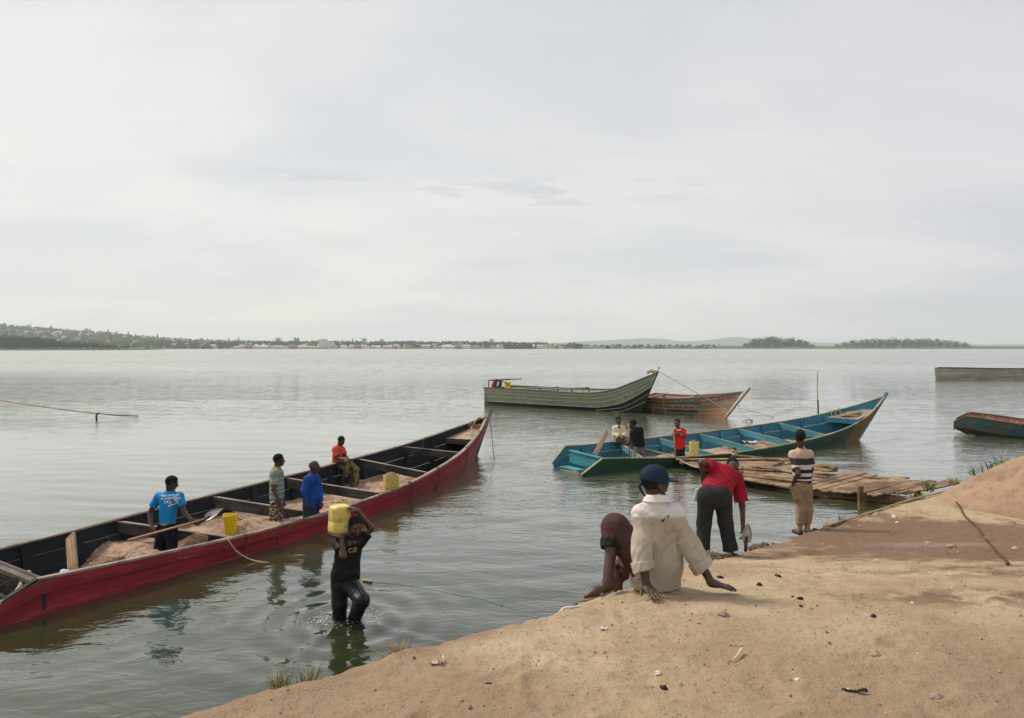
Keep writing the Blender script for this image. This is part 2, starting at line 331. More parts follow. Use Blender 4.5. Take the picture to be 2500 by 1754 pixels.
moist = (.165, .095, .060)
c = t.mix(t.math('MULTIPLY', ell(7.0, 9.7, 4.2, 2.5, .5, 1.5), .95), c, t.mix(t.ss(nf, .4, .6), moist, (.235, .145, .095)))
c = t.mix(t.math('MULTIPLY', ell(5.0, 6.2, 2.2, .55, .8, 1.3), t.ss(nm, .42, .6, 0, .9)), c, moist)
c = t.mix(t.math('MULTIPLY', ell(3.7, 4.9, 1.5, .30, .8, 1.3), t.ss(nm, .42, .6, 0, .8)), c, moist)
c = t.mix(t.math('MULTIPLY', ell(-.9, 3.3, 1.3, .55, .8, 1.0), .55), c, (.26, .16, .105))
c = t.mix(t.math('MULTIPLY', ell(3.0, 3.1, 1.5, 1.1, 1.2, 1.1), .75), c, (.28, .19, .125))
ld = t.math('ADD', t.math('MULTIPLY', t.math('ADD', so[0], 1.6), .53), t.math('MULTIPLY', t.math('SUBTRACT', so[1], 3.45), -.85)); ld = t.math('ADD', ld, t.math('MULTIPLY_ADD', nm, .5, -.25)); c = t.mix(t.math('MULTIPLY', t.ss(ld, .34, .10, 0, .75), t.ss(so[0], .5, -.3)), c, (.23, .145, .095))
wet = t.ss(t.n('ShaderNodeSeparateXYZ', {0: o}).outputs[2], .30, .10)
c = t.mix(t.math('MULTIPLY', wet, .8), c, (.10, .075, .05))
damp = ell(5.9, 9.6, .9, .28, .9, .8); c = t.mix(t.math('MULTIPLY', damp, .5), c, (.24, .19, .16))
h = t.math('MULTIPLY_ADD', nf, .6, t.math('MULTIPLY', ng, .4))
nrm = t.bump(h, 1.0, .030, t.bump(nm, .9, .05))
finish(t, c, t.math('MULTIPLY_ADD', damp, -.5, .92), nrm, .25)
ground = gb.build('ground', MATS['bank_sand'], smooth=True); tag(ground, 'sandy bank sloping down to the lake', kind='structure')
# ================================================================ SETTING: far land
m, t = newmat('far_hill'); o = obc(t); n = t.noise(t.map(o, (1, 1, 2)), .018, 8, .7); n2_ = t.noise(t.map(o, (1, 1, 2), (9, 0, 0)), .05, 5, .7)
c = t.mix(t.ss(n, .35, .6), (.030, .085, .028), (.075, .14, .05)); c = t.mix(t.ss(n2_, .58, .72, 0, .6), c, (.24, .14, .09)); finish(t, c, .95, None, .05)
m, t = newmat('distant_hill'); o = obc(t); n = t.noise(o, .004, 6, .7); finish(t, t.mix(t.ss(n, .3, .7), (.05, .08, .05), (.08, .11, .06)), .95, None, .05)
SK1 = np.array([(-900, 800), (0, 797), (82, 803), (163, 812), (272, 818), (354, 829), (463, 836), (572, 839), (762, 840), (953, 841), (1143, 841.5), (1250, 843), (1386, 844.5), (1500, 845), (1810, 845.5), (1996, 846), (2100, 846.5), (3400, 846.5)], float)
SK2 = np.array([(-900, 840), (1250, 840), (1386, 836), (1440, 832), (1500, 829), (1577, 824), (1620, 827), (1664, 833.5), (1720, 831), (1794, 821), (1827, 825), (1900, 832), (1996, 836), (2200, 840), (2404, 841), (2500, 839), (2700, 835), (3400, 838)], float)
def sky_t(sk, r): return (HOR - np.interp(r * FPX + 1250, sk[:, 0], sk[:, 1])) / FPX
def land(name, sk, D0, D1, cols, rws, rough_, mat, seed, label):
    ra = np.linspace(-1.25, 1.25, cols); rs = np.linspace(0, 1, rws); Rr, Aa = np.meshgrid(rs, ra, indexing='ij')
    D = D0 + (D1 - D0) * Rr + 30 * fbm(Aa * 30, Rr * 0, 3, seed) * (Rr < .01)
    s_ = np.clip(Rr / .9, 0, 1); prof = s_ * s_ * (3 - 2 * s_) * .85 + .15 * np.clip(Rr * 8, 0, 1); prof = np.where(Rr > .95, prof * .8, prof)
    z = (sky_t(sk, Aa) * D1 * .93 + CAMH) * prof + rough_ * fbm(Aa * 40, Rr * 8, 4, seed) * np.clip(Rr * 6, 0, 1) - (Rr < .001) * 3
    P = np.stack([Aa * D, D, z], -1); o = MB().grid(P, flip=True).build(name, MATS[mat], smooth=True); tag(o, label, kind='structure'); return o
hill1 = land('hill', SK1, 1300, 2300, 420, 26, 3.0, 'far_hill', 21, 'low hillside with a town across the lake')
hill2 = land('distant_hill', SK2, 5200, 6800, 260, 12, 6.0, 'distant_hill', 22, 'faint blue hills behind the far shore')
def hz1(a, D):
    Rr = (D - 1300) / 1000.0; s_ = min(max(Rr / .9, 0), 1); prof = s_ * s_ * (3 - 2 * s_) * .85 + .15 * min(Rr * 8, 1)
    return float((sky_t(SK1, a) * 2300 * .93 + CAMH) * prof)
# promontory and islands: low mounds of ground under the trees
def mound(name, x0, x1, D, depth, h, label):
    u = np.linspace(0, 1, 60); v = np.linspace(0, 1, 14); U, Vv = np.meshgrid(u, v, indexing='ij')
    X = ((x0 + (x1 - x0) * U) - 1250) / FPX * D; Y = D + depth * (Vv - .15) + 6 * fbm(U * 9, Vv * 0, 3, 31)
    Z = h * np.sin(np.pi * Vv) ** .5 * np.clip(np.sin(np.pi * np.clip(U, .0, 1)) ** .35, 0, 1) - 1.2
    o = MB().grid(np.stack([X, Y, Z], -1), flip=True).build(name, MATS['far_hill'], smooth=True); return tag(o, label, kind='structure')
mound('promontory', -420, 322, 800, 150, 4.5, 'dark wooded point at the left side of the lake')
mound('island', 1806, 1998, 1550, 120, 4, 'small wooded island')
mound('island', 2030, 2442, 1600, 120, 4, 'long wooded island')
# foliage
m, t = newmat('foliage'); o = obc(t); inf = t.n('ShaderNodeObjectInfo').outputs['Random']
n = t.noise(o, .35, 4, .7); c = t.mix(t.ss(n, .3, .7), (.005, .026, .011), (.018, .056, .020)); c = t.mix(t.math('MULTIPLY', inf, .6), c, (.022, .055, .018)); finish(t, c, .9, None, .1)
m, t = newmat('bark'); finish(t, (.09, .065, .045), .9)
def tree_mesh(seed, h, wd, shape='broad'):
    r = random.Random(seed); b = MB(); tk = MB(); th = h * (.45 if shape == 'broad' else .9)
    tk.tube([(0, 0, -1), (r.uniform(-.3, .3), 0, th * .5), (r.uniform(-.6, .6), 0, th)], [h * .028, h * .02, h * .01], 6)
    blobs = []
    nb_ = 13 if shape == 'broad' else 8
    for k in range(nb_):
        if shape == 'broad':
            a = r.uniform(0, 6.28); q = r.uniform(.1, .75) * (1 - .35 * k / nb_) * wd / 2; c = (q * math.cos(a), q * math.sin(a), h * (.14 + .66 * (k + r.random()) / nb_)); R_ = wd * r.uniform(.17, .27)
        else:
            f = k / nb_; c = (r.uniform(-.05, .05) * wd, r.uniform(-.05, .05) * wd, h * (.25 + .68 * f)); R_ = wd * .5 * (1 - .75 * f)
        blobs.append((c, R_))
        if k < 4: tk.tube([(0, 0, th * .6), tuple(.5 * q for q in c[:2]) + (c[2] * .8,), c], [h * .012, h * .008, h * .004], 4)
    for c, R_ in blobs:
        for _ in range(38):
            d = unit([r.gauss(0, 1), r.gauss(0, 1), r.gauss(0, .8)]); p = np.array(c) + d * R_ * r.uniform(.65, 1.08) * V(1, 1, .8)
            s_ = h * r.uniform(.022, .05); a_ = unit(np.cross(d, [r.gauss(0, 1) for _ in range(3)])); bb = unit(np.cross(d + .6 * unit([r.gauss(0, 1) for _ in range(3)]), a_))
            b.add([p - a_ * s_, p + bb * s_ * .8, p + a_ * s_, p - bb * s_ * .9], [[0, 1, 2, 3]], 0)
    return b, tk
TREES = []
for k, (h_, w_, sh) in enumerate(((11, 13, 'broad'), (13, 12, 'broad'), (9, 11, 'broad'), (14, 14, 'broad'), (10, 15, 'broad'), (15, 4.5, 'tall'))):
    ms_ = []
    for q_, mt_, nm_ in zip(tree_mesh(50 + k, h_, w_, sh), ('foliage', 'bark'), ('crown', 'trunk')): o_ = q_.build(nm_, MATS[mt_]); ms_.append(o_.data); bpy.data.objects.remove(o_)
    TREES.append(ms_)
def plant_tree(x, y, z, s_, kind, label, group):
    o_ = bpy.data.objects.new('tree', None); COL.objects.link(o_)
    for nm_, me_t in zip(('crown', 'trunk'), TREES[kind]):
        c_ = bpy.data.objects.new(nm_, me_t); COL.objects.link(c_); c_.parent = o_
        if nm_ == 'crown': c_['kind'] = 'stuff'
    o_.location = (x, y, z); o_.scale = (s_, s_, s_); o_.rotation_euler.z = random.uniform(0, 6.28)
    tag(o_, label, 'tree', group)
def grow(prof, D, dd, n, label, group, zb=1.5, hmax=14, rows_=3):
    """tree tops follow a profile of (photo x, photo y)"""
    prof = np.array(prof, float)
    for i in range(n):
        f = (i + random.uniform(-.35, .35)) / (n - 1); px = prof[0, 0] + f * (prof[-1, 0] - prof[0, 0]); row = i % rows_
        y = D + dd * (row / max(1, rows_ - 1)) ; top = CAMH + (HOR - np.interp(px, prof[:, 0], prof[:, 1])) / FPX * y
        z = zb if row else .5
        if row == 0: top *= .72
        hh = max(3, (top - z)) * random.uniform(1.0, 1.25); kd = random.choice([0, 1, 2, 3, 4]); H_ = (11, 13, 9, 14, 10, 15)[kd]
        plant_tree((px - 1250) / FPX * y, y, z, min(hh, hmax * 1.5) / (H_ * .93), kd, label, group)
grow([(-60, 822), (0, 823), (60, 824), (125, 828), (158, 836), (229, 838), (283, 843), (316, 851)], 800, 90, 75, 'dark bushy tree crowded on the wooded point at the left edge of the lake', 'trees on the left point', 2, 15)
grow([(1811, 843), (1830, 832), (1871, 824), (1900, 826), (1963, 831), (1980, 839), (1994, 846)], 1550, 70, 34, 'dark broad tree on the small island right of the far hills', 'trees on the small island', 3, 24)
grow([(2034, 847), (2050, 838), (2067, 834), (2100, 832), (2176, 828), (2220, 830), (2273, 829), (2330, 833), (2355, 836), (2377, 844), (2400, 846), (2438, 847)], 1600, 80, 66, 'dark broad tree on the long island at the right of the lake', 'trees on the long island', 3, 24)
# hillside wood that nobody could count
def px_town(a): return 560 < a * FPX + 1250 < 1230
b = MB(); r = random.Random(5)
for i in range(4600):
    a = r.uniform(-.78, .72); D = 1300 + 1000 * r.random() ** 1.1
    if a > .33: D = 1300 + 300 * r.random()
    z = hz1(a, D) - 1; s_ = r.uniform(3.0, 7.0) * (.7 if a > .1 else 1)
    if a > 0.05 and r.random() < .85: continue
    if a > .30: continue
    if px_town(a) and D < 1420: continue
    x = a * D
    for q in range(5):
        p = V(x + r.uniform(-.8, .8) * s_, D + r.uniform(-1, 1) * s_, z + s_ * r.uniform(.4, 1.35)); d1 = unit([r.gauss(0, 1), r.gauss(0, .4), r.gauss(0, .5)]) * s_ * .8; d2 = unit([r.gauss(0, .6), r.gauss(0, .4), 1]) * s_ * .65
        b.add([p - d1, p - d2, p + d1 * .9, p + d2], [[0, 1, 2, 3]])
o_ = b.build('woodland', MATS['foliage']); tag(o_, 'scattered small trees covering the far town hillside', 'woodland', kind='stuff')
for i in range(64):                                              # trees one can tell apart on the skyline
    px = random.choice([random.uniform(0, 480), random.uniform(0, 1250), random.uniform(480, 1250)]); a = (px - 1250) / FPX; D = 2230; kd = random.choice([0, 1, 3, 5, 5])
    plant_tree(a * D, D, hz1(a, D) - 2, random.uniform(.9, 1.9), kd, 'small tree standing up on the skyline of the far town hill', 'skyline trees above the far town')
# houses across the lake
plain('wall_white', (.78, .74, .66), .9, .08, .2); plain('wall_cream', (.55, .47, .36), .9, .1, .2); plain('wall_brick', (.33, .19, .13), .9, .2, .4)
plain('roof_rust', (.25, .125, .085), .9, .25, .3); plain('roof_grey', (.48, .46, .43), .7, .2, .3); plain('window_dark', (.03, .035, .04), .3, .1)
def gable(b, cx, cy, cz, L, Wd, h, rh, mw=0, mr=1, ov=.5):
    x0, x1, y0, y1 = cx - L / 2, cx + L / 2, cy - Wd / 2, cy + Wd / 2
    b.add([(x0, y0, cz), (x1, y0, cz), (x1, y1, cz), (x0, y1, cz), (x0, y0, cz + h), (x1, y0, cz + h), (x1, y1, cz + h), (x0, y1, cz + h), (x0, cy, cz + h + rh), (x1, cy, cz + h + rh)],
          [[0, 1, 5, 4], [2, 3, 7, 6], [1, 2, 6, 9, 5], [3, 0, 4, 8, 7]], mw)
    e = .12
    b.add([(x0 - ov, y0 - ov, cz + h - .25 + e), (x1 + ov, y0 - ov, cz + h - .25 + e), (x1 + ov, cy, cz + h + rh + e), (x0 - ov, cy, cz + h + rh + e), (x0 - ov, y1 + ov, cz + h - .25 + e), (x1 + ov, y1 + ov, cz + h - .25 + e)], [[0, 1, 2, 3], [3, 2, 5, 4]], mr)
HM = []
for (mw, mr, L, Wd, h, rh, lab) in (('wall_cream', 'roof_rust', 13, 9, 4, 3, 'pale walled far house with a rust red roof among trees across the lake'), ('wall_white', 'roof_rust', 11, 8, 6, 2.5, 'white two storey far house with a rust red roof across the lake'),
        ('wall_white', 'roof_grey', 15, 9, 5, 2, 'white far house with a grey metal roof across the lake'), ('wall_brick', 'roof_rust', 12, 9, 4, 3, 'brick brown far house with a rust roof across the lake'), ('wall_cream', 'roof_grey', 18, 9, 3.5, 2, 'long low cream far house with a grey roof near the far shore')):
    b = MB(); gable(b, 0, 0, -2, L, Wd, h + 2, rh)
    for q in range(3): x = -L * .32 + q * L * .32; b.add([(x - .7, -Wd / 2 - .05, h * .35), (x + .7, -Wd / 2 - .05, h * .35), (x + .7, -Wd / 2 - .05, h * .75), (x - .7, -Wd / 2 - .05, h * .75)], [[0, 1, 2, 3]], 2)
    o_ = b.build('house', [MATS[mw], MATS[mr], MATS['window_dark']]); HM.append((o_.data, lab)); bpy.data.objects.remove(o_)
for i in range(235):
    f = random.random(); px = random.choice([random.uniform(60, 520), random.uniform(380, 1130), random.uniform(600, 1400)])
    a = (px - 1250) / FPX; D = 1312 + (820 if px < 560 else 500) * random.random() ** (.8 if px < 560 else 1.9)
    kd = random.choice([0, 0, 1, 3, 3, 2]) if px < 560 else random.choice([0, 1, 2, 2, 3, 4, 4])
    if px > 1180: D = 1330 + 120 * random.random()
    o_ = bpy.data.objects.new('house', HM[kd][0]); COL.objects.link(o_); o_.location = (a * D, D, hz1(a, D) + 1.0); o_.rotation_euler.z = random.uniform(-.6, .6); s_ = random.uniform(.6, 1.0); o_.scale = (s_, s_, s_)
    tag(o_, HM[kd][1], 'house', 'houses of the far town')
def block(name, px0, px1, D, h, floors, label, roof='roof_grey', wall='wall_white'):
    a0, a1 = (px0 - 1250) / FPX * D, (px1 - 1250) / FPX * D; z = hz1((px0 + px1 - 2500) / 2 / FPX, D); root = empty(name, ((a0 + a1) / 2, D, z), label, 'building')
    b = MB(); b.beam((a0, D, z + h / 2 - 1), (a1, D, z + h / 2 - 1), 12, h + 2); b.build('wall', MATS[wall], root)
    MB().beam((a0 - .5, D, z + h + .3), (a1 + .5, D, z + h + .3), 13, .6).build('roof', MATS[roof], root)
    nw = max(2, int((a1 - a0) / 3.2))
    for fl in range(floors):
        for k in range(nw):
            x = a0 + (k + .5) * (a1 - a0) / nw; zc = z + (fl + .5) * h / floors
            MB().add([(x - .7, D - 6.04, zc - .8), (x + .7, D - 6.04, zc - .8), (x + .7, D - 6.04, zc + .8), (x - .7, D - 6.04, zc + .8)], [[0, 1, 2, 3]]).build('window', MATS['window_dark'], root)
block('apartment_block', 780, 798, 1380, 17, 4, 'tall white apartment block rising above the far town')
block('apartment_block', 799, 815, 1375, 12, 3, 'lower white block joined right of the tall white apartment block')
block('warehouse', 672, 708, 1345, 5, 1, 'long low white shed on the far shore left of the white block', 'roof_grey')
block('warehouse', 722, 766, 1350, 5, 1, 'longest white shed on the far shore directly left of the white block')
block('warehouse', 645, 690, 1420, 5, 1, 'cream shed behind the low white shore shed', 'roof_rust', 'wall_cream')
block('warehouse', 1118, 1180, 1350, 4, 1, 'long cream shore building at the right end of the far town', 'roof_grey', 'wall_cream')
# thin mast on the town skyline
mr_ = at(624, 838, 2200); b = MB(); b.tube([mr_, mr_ + V(0, 0, 30)], [.6, .3], 5); tag(recentre(b.build('mast', MATS['roof_grey'])), 'thin lone mast sticking up above the far town trees', 'mast')
# ================================================================ haze
m = bpy.data.materials.new('haze'); m.use_nodes = True; t = NT(m.node_tree); t.N.clear()
hv = t.n('ShaderNodeVolumePrincipled', {'Color': (.90, .96, 1.0, 1), 'Density': .00017, 'Anisotropy': .2}); ho = t.n('ShaderNodeOutputMaterial'); t.L.new(hv.outputs[0], ho.inputs['Volume'])
b = MB(); b.beam((-9500, 4400, 84), (9500, 4400, 84), 9400, 174); hz = b.build('haze', m); tag(hz, kind='stuff')
# ================================================================ BOATS
class Boat:
    def __init__(s, root, N, F, NC, FC):
        s.root = root; s.A = [np.array(q, float) for q in (N, F, NC, FC)]; s.K = len(N) - 1
    def _p(s, k, u):
        u = np.atleast_1d(np.asarray(u, float)); A = s.A[k]; r = spl(A[1:], np.clip(u - 1, 0, s.K - 1)); l = A[0] + (A[1] - A[0]) * np.clip(u, 0, 1)[:, None]
        return np.where((u < 1)[:, None], l, r)
    def top(s, side, u): return s._p(side, u)
    def surf(s, side, u, v): a = s._p(side, u); b = s._p(2 + side, u); return a + (b - a) * np.asarray(v).reshape(-1, 1)
    def out(s, side, u):
        d = s._p(side, u) - s._p(1 - side, u); d[:, 2] = 0
        u2 = np.clip(np.atleast_1d(u), 0, s.K * .86); d2 = s._p(side, u2) - s._p(1 - side, u2); d2[:, 2] = 0
        return d2 / (np.linalg.norm(d2, axis=1)[:, None] + 1e-6)
    def ufind(s, side, px):
        u = np.linspace(0, s.K, 1500); P = s._p(side, u); q = P[:, 0] / P[:, 1] * FPX + 1250; return u[np.argmin(abs(q - px))]
    def _v(s, v, us):
        return np.full(len(us), v, float) if not hasattr(v, '__len__') else np.interp(us, [0, s.K * .55, s.K * .8, s.K], v)
    def plank(s, side, u0, u1, v0, v1, mats, th=.032, proud=0.0, name='plank', n=None, taper=0, label=None):
        n = n or max(3, int((u1 - u0) * 5)); us = np.linspace(u0, u1, n); o_ = s.out(side, us); m = 3; va, vb = s._v(v0, us), s._v(v1, us); vs = np.linspace(float(va[0]), float(vb[0]), m)
        L = np.concatenate([[0], np.cumsum(np.linalg.norm(np.diff(s.top(side, us), axis=0), axis=1))]) + random.random() * 7
        jt = random.uniform(-.004, .004)
        Po = np.stack([s.surf(side, us, va + (vb - va) * k / (m - 1)) + o_ * (proud + jt) for k in range(m)], 1); Pi = Po - o_[:, None, :] * th
        hgt = np.linalg.norm(Po[:, 0] - Po[:, -1], axis=1).mean(); uv = np.stack(np.broadcast_arrays(L[:, None], (np.linspace(0, hgt, m) + float(va[0]))[None, :]), -1)
        b = MB(); fl = side == 0
        b.grid(Po, 0, uv, flip=not fl); b.grid(Pi, 1, uv, flip=fl)
        for j in (0, m - 1):
            b.grid(np.stack([Po[:, j], Pi[:, j]], 1), 2, np.stack([np.stack([L, L * 0 + .0], -1), np.stack([L, L * 0 + th], -1)], 1), flip=(j == 0) ^ (not fl))
        for i in (0, n - 1):
            b.grid(np.stack([Po[i], Pi[i]], 1), 2, np.stack([np.stack([vs * 0, vs], -1), np.stack([vs * 0 + th, vs], -1)], 1), flip=(i != 0) ^ (not fl))
        return b.build(name, mats, s.root, label=label)
    def sides(s, side, cuts, joints, mats, th=.032, gap=.012, u0=0, prouds=None, name='plank'):
        for k in range(len(cuts) - 1):
            js = [u0] + [q + random.uniform(-.2, .2) for q in joints[k % len(joints)]] + [s.K]
            for a, b_ in zip(js[:-1], js[1:]): s.plank(side, a + .004, b_ - .004, cuts[k] + gap / 2, cuts[k + 1] - gap / 2, mats, th, (prouds[k] if prouds else 0))
    def rail(s, side, u0, u1, mat, w_=.10, h=.035, dz=.0, do=0.0, name='gunwale', v=0.0, n=None):
        n = n or int((u1 - u0) * 6) + 2; us = np.linspace(u0, u1, n); o_ = s.out(side, us); P = s.surf(side, us, s._v(v, us)) + V(0, 0, dz)
        L = np.concatenate([[0], np.cumsum(np.linalg.norm(np.diff(P, axis=0), axis=1))]); jit = .006 * np.array([fbm(x * 1.7, 3.1, 3, int(w_ * 1000)) for x in L])
        prof = [(do - w_ / 2 - .015, 0), (do + w_ / 2 - .015, 0), (do + w_ / 2 - .015, h), (do - w_ / 2 - .015, h)]
        cs = [0, w_, w_ + h, 2 * w_ + h, 2 * w_ + 2 * h]; b = MB()
        for q in range(4):
            (a0, z0), (a1, z1) = prof[q], prof[(q + 1) % 4]
            A = P + o_ * (a0 + jit[:, None]) + V(0, 0, z0); B = P + o_ * (a1 + jit[:, None]) + V(0, 0, z1)
            b.grid(np.stack([A, B], 1), 0, np.stack([np.stack([L, L * 0 + cs[q]], -1), np.stack([L, L * 0 + cs[q + 1]], -1)], 1), flip=(side == 1))
        for i in (0, -1):
            vs = [P[i] + o_[i] * a + V(0, 0, z) for a, z in prof]; b.add(vs, [[0, 1, 2, 3] if (i == 0) ^ (side == 1) else [3, 2, 1, 0]], 0)
        return b.build(name, mat, s.root)
    def rib(s, side, u, mat, w_=.11, d=.06, v1=1.0, inn=.032):
        o_ = s.out(side, u)[0]; a = s.surf(side, [u], [.03])[0] - o_ * (inn + d / 2); b_ = s.surf(side, [u], [v1])[0] - o_ * (inn + d / 2)
        if b_[2] < -.17: f = (a[2] + .17) / (a[2] - b_[2]); b_ = a + (b_ - a) * f
        MB().beam(a, b_, w_, d, up=tuple(o_)).build('rib', mat, s.root)
    def thwart(s, un, uf, mat, w_=.07, h=.2, dz=-.02, name='thwart', topmat=None):
        on, of = s.out(0, un)[0], s.out(1, uf)[0]; a = s.top(0, un)[0] - on * .03; b_ = s.top(1, uf)[0] - of * .03
        a = a + V(0, 0, dz - h / 2); b_ = b_ + V(0, 0, dz - h / 2)
        th_ = MB().beam(a, b_, w_, h).build(name, mat, s.root)
        if topmat: MB().beam(a + V(0, 0, h / 2 + .006), b_ + V(0, 0, h / 2 + .006), w_ + .012, .012).build('lit_edge', topmat, th_)  # paler strip paints in the lit upper edge of the thwart
        return a, b_
    def inner(s, u, w_, z, ins=.05):
        """point inside the hull: w 0 at the near wall, 1 at the far wall"""
        P = []
        for side in (0, 1):
            T = s._p(side, u); C = s._p(2 + side, u); f = np.clip((T[:, 2] - z) / (T[:, 2] - C[:, 2] + 1e-6), 0, 1)[:, None]; q = T + (C - T) * f; q = q - s.out(side, u) * ins; P.append(q)
        w_ = np.asarray(w_).reshape(-1, 1); q = P[0] + (P[1] - P[0]) * w_; q[:, 2] = z; return q
    def floor(s, u0, u1, z, mat, name='floor'):
        n = int((u1 - u0) * 3) + 2; us = np.linspace(u0, u1, n); G = np.stack([s.inner(us, np.full(n, w_), np.full(n, z)) for w_ in (0, .5, 1)], 1)
        uv = np.stack(np.broadcast_arrays(np.linspace(0, n * .3, n)[:, None], np.array([0, 1, 2.])[None]), -1); MB().grid(G, 0, uv, flip=True).build(name, mat, s.root)
    def sand(s, u0, u1, zf, mat, label, nu=90, nv=44, seed=1):
        us = np.linspace(u0, u1, nu); ws = np.linspace(0, 1, nv); G = np.zeros((nu, nv, 3))
        for j, w_ in enumerate(ws):
            z = zf(us, np.full(nu, w_)); q = s.inner(us, np.full(nu, w_), z, .035)
            z = z + .07 * fbm(q[:, 0] * 1.6, q[:, 1] * 1.6, 4, seed) + .06 * np.abs(fbm(q[:, 0] * 4, q[:, 1] * 4, 4, seed + 1)) - .02; q[:, 2] = np.maximum(z, -.16); G[:, j] = q
        b = MB().grid(G, 0, None, flip=True); o = b.build('sand_load', mat, smooth=True); tag(o, label, 'sand', kind=None); return recentre(o)
MATS_RED = None
painted('red_paint', (.31, .014, .022), (.10, .055, .045), .24, 1.1, .5, dark=(.15, .012, .018), spec=.45)
painted('red_rail', (.26, .022, .028), (.19, .13, .10), .35, 1.6, .7, dark=(.13, .02, .02))
painted('tar_black', (.013, .016, .020), (.10, .095, .085), .10, 1.0, .7, streak=(.22, .20, .17), streak_amt=-.1, dark=(.022, .024, .026), spec=.15)
wood('grey_wood', (.10, .085, .07), (.20, .17, .14), 1, .9)
wood('raw_wood', (.34, .24, .15), (.50, .38, .26), 1, .85, (.20, .13, .08), .3)
wood('worn_rail', (.20, .165, .14), (.40, .33, .27), 1, .9, (.10, .07, .06), .4)
wood('brown_board', (.20, .125, .08), (.31, .21, .14), 1, .8, (.12, .08, .05), .4)
wood('dark_board', (.035, .036, .036), (.095, .088, .078), 1, .85, (.02, .022, .024), .5)
m, t = newmat('boat_sand'); o = obc(t); n0 = t.noise(o, 1.7, 5, .6); n1_ = t.noise(o, 9, 6, .65); n2s = t.noise(o, 60, 3, .6)
c = t.mix(t.ss(n0, .35, .62), (.24, .15, .10), (.46, .33, .23)); c = t.mix(t.ss(n1_, .50, .36), c, (.19, .115, .075)); c = t.mix(t.ss(n2s, .5, .7, 0, .5), c, (.5, .38, .28)); finish(t, c, .95, t.bump(n2s, .6, .01, t.bump(n1_, 1.0, .05)), .2)
# ---- long red boat
root = empty('sand_boat', (-4.0, 14.5, 0), 'long red planked wooden boat with a tarred black inside, half full of sand', 'boat')
N = [(-6.62, 8.05, .02), (-6.10, 8.95, .45), (-5.24, 10.26, .38), (-4.36, 11.55, .335), (-3.45, 13.07, .33), (-2.52, 15.01, .37), (-1.9, 16.75, .45), (-1.33, 18.8, .62), (-.98, 21.2, .86), (-.84, 23.1, 1.10)]
F = [(-8.50, 9.45, .05), (-7.98, 10.27, .36), (-7.23, 11.55, .41), (-6.46, 12.74, .50), (-5.68, 14.2, .54), (-4.73, 15.95, .60), (-3.98, 17.43, .65), (-2.95, 19.2, .76), (-1.75, 21.6, .95), (-.90, 23.1, 1.12)]
NC = [(-6.50, 8.15, -.3), (-6.0, 9.05, -.3), (-5.17, 10.35, -.3), (-4.33, 11.65, -.3), (-3.46, 13.17, -.3), (-2.56, 15.1, -.3), (-1.98, 16.9, -.3), (-1.48, 18.9, -.3), (-1.22, 21.0, -.25), (-1.22, 21.75, -.1)]
FC = [(-8.3, 9.5, -.3), (-7.8, 10.2, -.3), (-7.05, 11.45, -.3), (-6.3, 12.6, -.3), (-5.5, 14.05, -.3), (-4.6, 15.75, -.3), (-3.85, 17.2, -.3), (-2.85, 18.95, -.3), (-1.85, 20.9, -.25), (-1.24, 21.75, -.1)]
rb = Boat(root, N, F, NC, FC)
mo, mi_, me_ = MATS['red_paint'], MATS['tar_black'], MATS['worn_rail']
rb.sides(0, [0.0, .22], [[2.6, 5.4, 7.6]], [MATS['red_rail'], mi_, me_], .035, .0, prouds=[.028])
rb.sides(0, [.215, .50, .77, 1.0], [[3.2, 6.2], [1.8, 4.6, 7.4], [3.9]], [mo, mi_, me_], .032, .010, prouds=[0, .004, 0])
rb.sides(1, [0.0, .3, .62, 1.0], [[2.9, 5.7, 7.5], [2.2, 4.7, 6.9], [3.5, 6]], [mo, mi_, me_], .035, .012)
rb.rail(0, 1.0, 9.0, MATS['worn_rail'], .085, .028, .0, -.005); rb.rail(1, 1.0, 9.0, MATS['worn_rail'], .08, .028)
rb.rail(0, 0.0, 1.0, MATS['dark_board'], .09, .03, 0, -.005, name='rail_end'); rb.rail(1, 0.0, 1.0, MATS['dark_board'], .09, .03, name='rail_end')
rb.floor(.6, 8.4, -.18, MATS['dark_board'])
# transom with the open well behind it
a, b_ = rb.top(0, 1.0)[0], rb.top(1, 1.0)[0]
MB().beam(a + V(.05, .05, -.20), b_ + V(.08, .0, -.16), .045, .40).build('transom', MATS['dark_board'], root)
MB().beam(a + V(.02, .03, -.035), b_ + V(.05, .0, .01), .16, .05).build('transom_top', MATS['grey_wood'], root)
q0 = rb.inner(np.array([.12]), [0.0], np.array([.08]))[0]; q1 = rb.inner(np.array([.8]), [0.0], np.array([.30]))[0]
MB().beam(q0, q1, .09, .035).build('cleat_board', MATS['raw_wood'], root)
MB().beam(rb.inner(np.array([.75]), [0.0], np.array([.19]))[0], rb.inner(np.array([.75]), [1.0], np.array([.19]))[0], .05, .07).build('crossbar', MATS['dark_board'], root)
TH = [((285, 587), .19), ((518, 801), .2), ((697, 946), .19), ((873, 1055), .17), ((981, 1130), .17)]
for (pf, pn), h in TH: rb.thwart(rb.ufind(0, pn), rb.ufind(1, pf), MATS['dark_board'], .06, h, -.03, topmat=MATS['worn_rail'])
ribs = [rb.ufind(1, p) for p in (55, 180, 300, 405, 528, 612, 708, 800, 880, 985, 1052)]
for u in ribs: rb.rib(1, u, MATS['tar_black'], .15, .06); rb.rib(0, min(u, 8.3), MATS['tar_black'], .13, .05)
